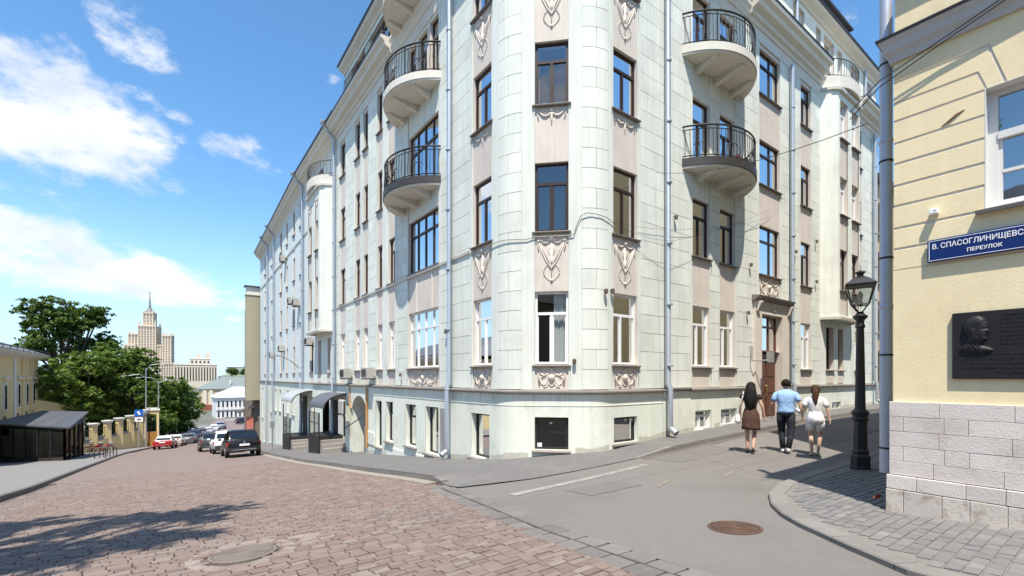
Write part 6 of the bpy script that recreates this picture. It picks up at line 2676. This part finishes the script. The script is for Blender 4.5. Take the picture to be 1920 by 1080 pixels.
def tree(label, x, y, lobes, n, ls, mi, trunk_r=.35, seed=1, fill=.55, group='trees of the park'):
    rr = random.Random(seed)
    z0 = zg(x, y)
    t = thing('broadleaf_tree', label, 'tree', (x, y, z0), group)
    cx = sum(l[0] for l in lobes) / len(lobes)
    cy = sum(l[1] for l in lobes) / len(lobes)
    zlow = min(l[2] - l[3] * .6 for l in lobes)
    b = MB()
    fork = Vector((x + (cx - x) * .3, y + (cy - y) * .3, zlow))
    b.tube([(x, y, z0 - .3), (x + .1, y, z0 + (zlow - z0) * .5), fork], [trunk_r * 1.25, trunk_r, trunk_r * .8], 10)
    for (lx, ly, lz, lr) in lobes:
        e = Vector((lx, ly, lz + lr * .35))
        m_ = fork.lerp(e, .5) + Vector((rr.uniform(-.5, .5), rr.uniform(-.5, .5), rr.uniform(-.2, .5)))
        b.tube([fork, m_, e], [trunk_r * .55, trunk_r * .32, .05], 6)
        for k in range(4):
            v = Vector((rr.gauss(0, 1), rr.gauss(0, 1), rr.gauss(.2, .7))).normalized()
            b.tube([m_.lerp(e, .3 + .15 * k), Vector((lx, ly, lz)) + v * lr * .85], [trunk_r * .16, .03], 5)
    b.build('trunk', M_BARK, t, smooth=True)
    c = MB()
    # leaf sprays: clumps of small blades spread through each lobe, denser near its skin
    tot = sum(l[3] ** 2 for l in lobes)
    for (lx, ly, lz, lr) in lobes:
        nc = max(6, int(n * lr * lr / tot / 22))
        for _ in range(nc):
            v = Vector((rr.gauss(0, 1), rr.gauss(0, 1), rr.gauss(0, 1))).normalized()
            r_ = lr * (fill + (1.12 - fill) * rr.random() ** .6)
            o = Vector((lx, ly, lz)) + Vector((v.x, v.y, v.z * .82)) * r_
            cr = rr.uniform(.25, .62) * ls * 3.2
            c.cur = rr.random()
            for _k in range(22):
                q = o + Vector((rr.gauss(0, 1), rr.gauss(0, 1), rr.gauss(0, .55))) * cr * .6
                nrm = (Vector((rr.gauss(0, .6), rr.gauss(0, .6), rr.gauss(.75, .5))) + v * .5).normalized()
                a = nrm.orthogonal().normalized()
                a = Matrix.Rotation(rr.uniform(0, 2 * PI), 3, nrm) @ a
                s2 = nrm.cross(a)
                sz_ = ls * rr.uniform(.6, 1.25)
                c.add([q - a * sz_, q + s2 * sz_ * .5 - a * .1 * sz_, q + a * sz_, q - s2 * sz_ * .5 - a * .1 * sz_], [(0, 1, 2, 3)])
    c.build('crown', M_LEAF[mi], t, fix=False)
    return t


def ring_lobes(cx, cy, cz, R_, H_, n, r, seed):
    rr = random.Random(seed)
    out = []
    for k in range(n):
        a = 2.4 * k + rr.uniform(-.3, .3)
        t = math.sqrt((k + .5) / n)
        zz = rr.uniform(-.8, .95)
        w = math.sqrt(max(.1, 1 - zz * zz * .85))
        out.append((cx + R_ * t * w * math.cos(a), cy + R_ * t * w * math.sin(a), cz + H_ * zz, r * rr.uniform(.75, 1.2)))
    return out


tree('tall spreading tree behind the yellow mansion, its crown open to the sky', -11.5, 83, ring_lobes(-10.6, 82, 3.3, 5.2, 6.2, 32, 1.55, 4), 26000, .24, 2, .45, 2, .3)
tree('dense green tree behind the cafe and the park wall', -9.0, 76, ring_lobes(-9.6, 76, -1.2, 4.2, 3.4, 20, 1.8, 9), 17000, .23, 1, .35, 3)
tree('broad dark tree leaning over the park wall', -4.8, 79, ring_lobes(-4.9, 79, -.6, 4.1, 3.7, 22, 1.8, 12), 18000, .24, 0, .35, 5)
tree('round tree over the row of parked cars, next to the gate pier', -1.2, 94, ring_lobes(-.3, 94, -3.7, 4.0, 2.9, 12, 1.8, 21), 11000, .27, 0, .35, 7)
tree('farthest tree down the street, before the tan palace', 1.6, 108, ring_lobes(.4, 108, -5.0, 3.2, 2.8, 11, 1.7, 27), 9000, .30, 0, .35, 8)
tree('low dark tree filling the gap beneath the park crowns', -5.6, 88, ring_lobes(-5.6, 88, -6.0, 5.0, 2.0, 10, 2.0, 31), 9000, .3, 2, .3, 9)
tree('small bushy tree at the pavement beside the far parked cars', .2, 100, ring_lobes(.4, 100, -8.3, 2.0, 1.3, 6, 1.2, 33), 5000, .25, 2, .2, 10)
tree('tall street tree whose shade falls across the setts', -6.2, 3.4, ring_lobes(-5.6, 4.6, 9.8, 3.4, 1.9, 20, .75, 41), 1400, .20, 1, .22, 11, .15, None)

# ------------------------------------------------------------------ far buildings
M_KHAKI = mat('khaki_plaster', (.36, .32, .22), .9, .05, .6)
kh = thing('khaki_house', 'khaki blank-walled house projecting beyond the end of the mint house', 'building', (8.3, 60.5, -7.5))
b = MB()
b.box(6.85, 9.5, 60.5, 61.4, -2.65, 9.45)
b.box(8.3, 16, 61.41, 75, -2.65, 9.45)
b.build('projecting_block', M_KHAKI, kh)
b = MB()
b.box(6.78, 9.5, 60.42, 61.45, 9.45, 9.62)
b.box(6.9, 9.5, 60.55, 61.4, 9.62, 10.4)
b.build('parapet', M_CREAM, kh)
b = MB()
b.box(6.7, 9.5, 60.35, 61.5, 10.4, 10.52)
b.build('coping', M_ROOF, kh)
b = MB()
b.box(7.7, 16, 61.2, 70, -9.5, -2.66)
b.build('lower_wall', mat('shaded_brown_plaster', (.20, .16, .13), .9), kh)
q = MB()
q.box(6.95, 7.65, 61.0, 61.25, -8.2, -4.6)
q.build('red_pier', mat('salmon_paint', (.55, .17, .12), .8), kh)
q = MB()
q.loft([[(6.2, 60.6, -4.0), (7.7, 60.6, -3.3), (7.7, 60.6, -3.45), (6.2, 60.6, -4.15)], [(6.2, 63, -4.0), (7.7, 63, -3.3), (7.7, 63, -3.45), (6.2, 63, -4.15)]])
q.build('awning', mat('brown_awning', (.09, .07, .06), .8), kh)
pipe([(8.28, 60.3, 9), (8.28, 60.3, -7)], .08, 'drainpipe', False, M_ROOF, kh)


def block_house(name, label, x0, x1, y0, y1, zb, ze, zr, wall, roof, cols, rows, win, hip=True, cat='building'):
    t = thing(name, label, cat, ((x0 + x1) / 2, y0, zb))
    b = MB()
    b.box(x0, x1, y0, y1, zb, ze)
    b.build('wall', wall, t)
    b = MB()
    k = min((x1 - x0), (y1 - y0)) * .42 if hip else 0
    b.add([(x0 - .5, y0 - .5, ze), (x1 + .5, y0 - .5, ze), (x1 + .5, y1 + .5, ze), (x0 - .5, y1 + .5, ze), (x0 + k, y0 + k, zr), (x1 - k, y0 + k, zr), (x1 - k, y1 - k, zr), (x0 + k, y1 - k, zr)],
          [(3, 2, 1, 0), (0, 1, 5, 4), (1, 2, 6, 5), (2, 3, 7, 6), (3, 0, 4, 7), (4, 5, 6, 7)])
    b.build('roof', roof, t)
    b = MB()
    b.box(x0 - .3, x1 + .3, y0 - .3, y0, ze - .55, ze - .02)
    b.build('cornice', wall, t)
    for (zc_, h) in rows:
        for i in range(cols):
            x = x0 + (x1 - x0) * (i + .5) / cols
            w = (x1 - x0) / cols * win
            q = MB()
            q.box(x - w / 2, x + w / 2, y0 - .06, y0 + .02, zc_ - h / 2, zc_ + h / 2)
            o = q.build('window', M_CARGL, t)
            q = MB()
            q.box(x - w * .65, x + w * .65, y0 - .16, y0 - .001, zc_ - h / 2 - .2, zc_ - h / 2 - .02)
            q.build('sill', wall, o)
    return t


white_h = block_house('white_house', 'white two-storey house with pale metal roof at the foot of the street', 11.2, 25, 170, 190, -14.5, -6.4, -3.2, mat('white_house_plaster', (.66, .65, .62), .85, .05, .3), mat('pale_metal_roof', (.50, .51, .53), .5, .06, .3),
                      12, ((-8.4, 1.9), (-11.6, 1.9)), .38)
q = MB()
q.box(11.1, 25.1, 169.7, 170, -10.2, -9.9)
q.build('string_course', MATS['white_house_plaster'], white_h)
lw = thing('low_wall', 'low cream wall along the foot of the street before the white house', 'wall', (18, 158, -13.5))
q = MB()
q.box(12.5, 30, 158, 158.4, -14.5, -11.9)
q.build('wall', mat('cream_low_wall', (.58, .53, .45), .9, .06, .4), lw)
q = MB()
q.box(12.4, 30, 157.9, 158.5, -11.9, -11.7)
q.build('coping', M_LEDGE, lw)
tan = block_house('tan_palace', 'tan palace with green-grey roof above the white house', 9.6, 44, 230, 250, -15.5, -4.9, .2, mat('tan_plaster', (.52, .42, .29), .85, .06, .2), mat('green_grey_roof', (.17, .20, .19), .7, .08, .2), 13, ((-8.2, 2.0), (-11.6, 1.8)), .34)
for x in (11, 13.2, 20.5):
    q = MB()
    q.box(x - .7, x + .7, 229.6, 230, -15, -5.5)
    q.build('pilaster', mat('cream_pilaster', (.66, .60, .46), .85), tan)
q = MB()
q.box(20, 20.6, 232, 233, -3.2, -1.2)
q.build('chimney', M_WHT2, tan)
q = MB()
q.box(9.3, 15.5, 226, 230, -15.5, -11.4)
q.build('brick_annex', mat('red_brick_wall', (.26, .085, .05), .9, .15, .5), tan)
block_house('long_colonnade_house', 'long pale palace with tall columns right of the skyscraper', 2.5, 46, 690, 720, -16, 15.2, 17, mat('distant_pale_stone', (.62, .53, .41), .9, .05, .02), mat('distant_stone_roof', (.55, .50, .43), .9), 15, ((4.0, 17),), .42, False)
rear = block_house('stepped_roof_house', 'pale block with stepped roof rising behind the colonnade', 19, 41, 725, 745, -16, 24, 24.5, MATS['distant_pale_stone'], MATS['distant_stone_roof'], 5, ((20, 3),), .4, False)
q = MB()
for (x0, x1, z1) in ((26, 31, 30), (36, 40.8, 31.5)):
    q.box(x0, x1, 727, 740, 24, z1)
q.build('roof_turret', MATS['distant_pale_stone'], rear)
block_house('pale_flats', 'pale low flats on the skyline before the khaki house', 64, 100, 760, 780, -16, 14.5, 15, mat('distant_grey_stone', (.50, .48, .45), .9, .05, .02), MATS['distant_stone_roof'], 8, ((5, 6),), .5, False)
block_house('skyline_slab', 'small white slab block on the skyline beside the khaki house', 92, 118, 800, 815, -16, 22.5, 23, mat('distant_white', (.66, .65, .62), .9), MATS['distant_white'], 9, ((18.5, 2.5), (13, 2.5)), .5, False)
block_house('green_court_house', 'low cream house with a green roof before the colonnade', 30, 60, 420, 440, -16, .5, 3.5, mat('distant_cream', (.56, .48, .36), .9), mat('distant_green_roof', (.16, .20, .13), .8), 9, ((-4, 3),), .4)
for i, (x, y, zc_, r, lab) in enumerate(((37, 410, 3.2, 3.6, 'rounded far tree left of two above the tan palace roof'), (46.5, 410, 2.8, 3.6, 'rounded far tree right of two above the tan palace roof'))):
    tree(lab, x, y, ring_lobes(x, y, zc_ + 2, 2.0, 2.2, 6, 2.3, 50 + i), 2600, .6, 2, .4, 60 + i, .5, 'far trees on the skyline')

# ---- the stepped skyscraper
SX, SY = -30.5, 1016.6
sk = thing('skyscraper', 'tall stepped stone skyscraper with a spire on the skyline', 'skyscraper', (SX, SY, -15))
M_SKY = mat('skyscraper_stone', (.60, .50, .385), .9, .06, .02)
M_SKYW = mat('skyscraper_window', (.13, .115, .105), .6)
ROT = -.25
U = Vector((math.cos(ROT), math.sin(ROT), 0))
Vv = Vector((-math.sin(ROT), math.cos(ROT), 0))
PXM = .925


def sp_(x, y, z):
    return Vector((SX, SY, 0)) + U * x * .80 + Vv * y + Vector((0, 0, z))


def sblock(name, x0, x1, y0, y1, zt, zb=-16, fl=True, pin=0.0, cols=None):
    b = MB()
    b.box(x0, x1, y0, y1, zb, zt, sp_)
    o = b.build(name, M_SKY, sk)
    w = MB()
    f = MB()
    n = cols or max(2, int((x1 - x0) / 4.6))
    m_ = max(2, int((y1 - y0) / 4.6))
    z = zt - 5
    while z > max(zb, -6):
        for i in range(n):
            xa = x0 + (x1 - x0) * (i + .5) / n
            w.box(xa - .75, xa + .75, y0 - .15, y0 + .1, z - 1.3, z + 1.3, sp_)
        for i in range(m_):
            ya = y0 + (y1 - y0) * (i + .5) / m_
            w.box(x1 - .1, x1 + .15, ya - .75, ya + .75, z - 1.3, z + 1.3, sp_)
        z -= 4.4
    w.build('window_grid', M_SKYW, o, kind='stuff')
    for i in range(n + 1):
        xa = x0 + (x1 - x0) * i / n
        f.box(xa - .8, xa + .8, y0 - .9, y0, zb, zt, sp_)
    for i in range(m_ + 1):
        ya = y0 + (y1 - y0) * i / m_
        f.box(x1, x1 + .9, ya - .8, ya + .8, zb, zt, sp_)
    f.build('ribs', M_SKY, o, kind='stuff')
    c = MB()
    c.box(x0 - 1.3, x1 + 1.3, y0 - 1.3, y1 + 1.3, zt - 1, zt + 1.2, sp_)
    c.build('cornice', M_SKY, o)
    if pin:
        p = MB()
        for xa in (x0 + 1, x1 - 1):
            for ya in (y0 + 1, y1 - 1):
                p.box(xa - 1.2, xa + 1.2, ya - 1.2, ya + 1.2, zt, zt + pin * .55, sp_)
                p.loft([[sp_(xa + e * 1.0, ya + g * 1.0, zt + pin * .55) for e, g in ((-1, -1), (1, -1), (1, 1), (-1, 1))], [sp_(xa + e * .15, ya + g * .15, zt + pin) for e, g in ((-1, -1), (1, -1), (1, 1), (-1, 1))]])
        p.build('pinnacle', M_SKY, o)
    return o


def zpx(y):
    return (707.3 - y) * PXM


sblock('central_tower', -15, 15, -14, 14, zpx(613), pin=12, cols=6)
sblock('upper_tower', -8.5, 8.5, -8.5, 8.5, zpx(588), zpx(613), pin=5, cols=3)
sblock('west_wing', -33, -11, -11, 11, zpx(628), pin=7)
sblock('west_annex', -38, -20, -16, 12, zpx(649), pin=4)
sblock('front_wing', -30, -18, -24, -10, zpx(664))
sblock('east_link', 13, 33, -12, 12, zpx(648))
sblock('east_tower', 28, 43, -16, 0, zpx(630), pin=9, cols=3)
sblock('south_front', -36, 60, -40, -26, zpx(682), cols=22)
b = MB()
b.lathe([(8.2, zpx(588)), (6, zpx(584)), (3.6, zpx(580)), (2.0, zpx(577)), (1.3, zpx(570)), (.7, zpx(558)), (.3, zpx(552))], 12, (SX, SY, 0))
b.build('spire', mat('weathered_spire', (.19, .17, .15), .6), sk)
b = MB()
b.lathe([(.2, 0), (1.4, .8), (1.4, 1.6), (.2, 2.4)], 8, (SX, SY, zpx(551)))
b.build('star', MATS['weathered_spire'], sk)

# ------------------------------------------------------------------ street doors, canopies and porch of the mint house's lower front
M_CANL = mat('pale_polycarbonate', (.36, .37, .38), .35, .06, 2)
M_CAND = mat('dark_canopy_sheet', (.10, .105, .115), .5, .1, 2)


def canopy(u0, u1, z, dep, m, label):
    n = 8
    q = MB()
    q.loft([[fm(u0, .03 + dep * math.sin(PI / 2 * k / n) , z + .75 * math.cos(PI / 2 * k / n) - .0), fm(u1, .03 + dep * math.sin(PI / 2 * k / n), z + .75 * math.cos(PI / 2 * k / n)),
             fm(u1, .03 + (dep - .03) * math.sin(PI / 2 * k / n), z - .03 + .75 * math.cos(PI / 2 * k / n)), fm(u0, .03 + (dep - .03) * math.sin(PI / 2 * k / n), z - .03 + .75 * math.cos(PI / 2 * k / n))] for k in range(n + 1)])
    o = q.build('canopy', m, mint, label=label, smooth=True)
    for u in (u0 + .03, (u0 + u1) / 2, u1 - .03):
        q = MB()
        q.tube([fm(u, .03 + (dep - .05) * math.sin(PI / 2 * k / n), z - .05 + .75 * math.cos(PI / 2 * k / n)) for k in range(n + 1)], .03, 5)
        q.build('canopy_rib', M_IRON, o)
    return o


canopy(-26.3, -22.9, -1.6, 1.3, M_CANL, 'pale curved canopy over a street door')
canopy(-18.5, -15.6, -1.6, 1.2, M_CAND, 'dark curved canopy over a street door')
for (u0, u1, zt) in ((-18.4, -15.7, -2.95), (-26.1, -23.0, -3.75)):          # black porches with steps and rails
    q = MB()
    x, y, _ = fm((u0 + u1) / 2, .6, 0)
    zb = zg(x, y) - .3
    ubox(q, u0, u0 + (u1 - u0) * .8, .04, 1.3, zb, zt - .15)
    pr = q.build('porch', M_IRON, mint)
    q = MB()
    for k in range(3):
        ubox(q, u0 + (u1 - u0) * (.8 + .07 * k), u0 + (u1 - u0) * (.87 + .07 * k), .04, 1.2, zb, zt - .35 - .2 * k)
    q.build('step', M_LEDGE, pr)
    q = MB()
    for u in (u0 + .05, u0 + (u1 - u0) * .4, u0 + (u1 - u0) * .8):
        q.tube([fm(u, 1.25, zt - .2), fm(u, 1.25, zt + 1.1 if u > u0 + .5 else -1.85)], .035, 5)
    for dz in (.5, 1.05):
        q.tube([fm(u0, 1.25, zt + dz), fm(u0 + (u1 - u0) * .8, 1.25, zt + dz)], .025, 5)
    for k in range(12):
        u = u0 + (u1 - u0) * .8 * k / 11
        q.tube([fm(u, 1.25, zt - .1), fm(u, 1.25, zt + 1.0)], .012, 4)
    q.build('porch_rail', M_IRON, pr)
    q = MB()
    ubox(q, u0 + .5, u0 + 1.7, .0, .08, zt - .2, -1.3)
    q.build('street_door', mat('dark_street_door', (.03, .028, .027), .5), mint)
q = MB()
ubox(q, ENT[0], ENT[1], -.4, -.3, -5, -1.1)
q.build('street_door', MATS['dark_street_door'], mint)
q = MB()                                             # projecting shop sign by the porch, blank boards
ubox(q, -15.4, -14.6, .35, .55, -1.9, -1.15)
s1 = q.build('hanging_board', mat('grey_board', (.40, .38, .34), .7, .15, 4), mint, bevel=.08)
q = MB()
ubox(q, -15.35, -14.7, .36, .54, -2.9, -1.95)
q.build('lower_board', mat('pale_board', (.56, .55, .50), .7, .15, 4), s1)
q = MB()
q.tube([fm(-14.62, .45, -1.2), fm(-14.62, .45, -3.0)], .04, 5)
q.tube([fm(-14.6, .45, -2.6), fm(-12.5, .3, -1.9)], .025, 5)
q.build('board_post', M_IRON, s1)
q = MB()                                             # wall lamp on a long arm, far down the front
q.tube([fm(-27.4, .05, .7), fm(-27.7, .5, 1.2), fm(-28.2, 1.1, 1.55), fm(-28.6, 1.5, 1.6)], .03, 6)
wl = q.build('wall_lamp', M_IRON, mint)
q = MB()
ubox(q, -28.9, -28.4, 1.4, 1.6, 1.55, 1.65)
q.build('lamp_head', M_GALV, wl)
sx, sy = 5.6, 35.5
sz = zg(sx, sy) + .12
t = thing('parking_post', 'thin grey post on the pavement below the mint house', 'post', (sx, sy, sz))
q = MB()
q.tube([(sx, sy, sz), (sx, sy, sz + 2.0)], .035, 6)
q.build('pole', M_GALV, t)
q = MB()
q.rbox((sx, sy, sz + 1.75), (.30, .12, .45))
q.build('box', M_GALV, t)

# ------------------------------------------------------------------ wear on the mint house: rain runs and splash dirt
M_RUN = mat('rain_run_on_plaster', (.53, .54, .47), .9, .12, 3, streak=.2)
M_RUNB = mat('dark_rain_run', (.40, .39, .33), .9, .15, 3, streak=.2)
rw = random.Random(17)
q = MB()


def run_(u, d, z, w, L_):
    q.add([fm(u - w, d, z), fm(u + w, d, z), fm(u + w * .8, d, z - L_ * .6), fm(u + rw.uniform(-.4, .4) * w, d, z - L_), fm(u - w * .7, d, z - L_ * .5)], [(0, 1, 2, 3, 4)])


for (a, c) in COLS:
    if a < -22.3:
        continue
    for f in range(4):
        for e, s in ((a, -1), (c, 1)):
            for k in range(3):
                u = e + s * rw.uniform(.01, .08)
                run_(u, .0145, SILL[f] - .08, rw.uniform(.004, .013), rw.uniform(.25, 1.1))
for k in range(120):
    u = rw.uniform(-12, 22)
    if 9.3 < u < 12.9:
        continue
    run_(u, .0375, -.475, rw.uniform(.004, .016), rw.uniform(.05, .32))
q.build('rain_runs', M_RUN, mint, kind='stuff', fix=False)
q = MB()
BAD = [(h[0] - .12, h[1] + .12) for h in BO] + [(ARCH[0] - .1, ARCH[1] + .1), (9.5, 12.6), (-27, -15.4), (-5.1, -4.5)]
us = frange(-14.9, 23.4, .16)
for u0, u1 in zip(us, us[1:]):
    if any(a < (u0 + u1) / 2 < c for a, c in BAD):
        continue
    r_ = []
    for u in (u0, u1):
        x, y, _ = fm(u, .05, 0)
        g = zg(x, y) + .10
        r_.append((u, g, g + .10 + .10 * (noise.noise(Vector((u * 1.3, 0, 0))) + .6) + .05 * noise.noise(Vector((u * 6, 2, 0)))))
    q.add([fm(r_[0][0], .0385, r_[0][1] - .3), fm(r_[1][0], .0385, r_[1][1] - .3), fm(r_[1][0], .0385, r_[1][2]), fm(r_[0][0], .0385, r_[0][2])], [(0, 1, 2, 3)])
q.build('splash_dirt', mat('splash_dirt', (.50, .48, .40), .9, .15, 6, dirt=(.36, .33, .27), dscale=5, damt=.7), mint, kind='stuff', fix=False)
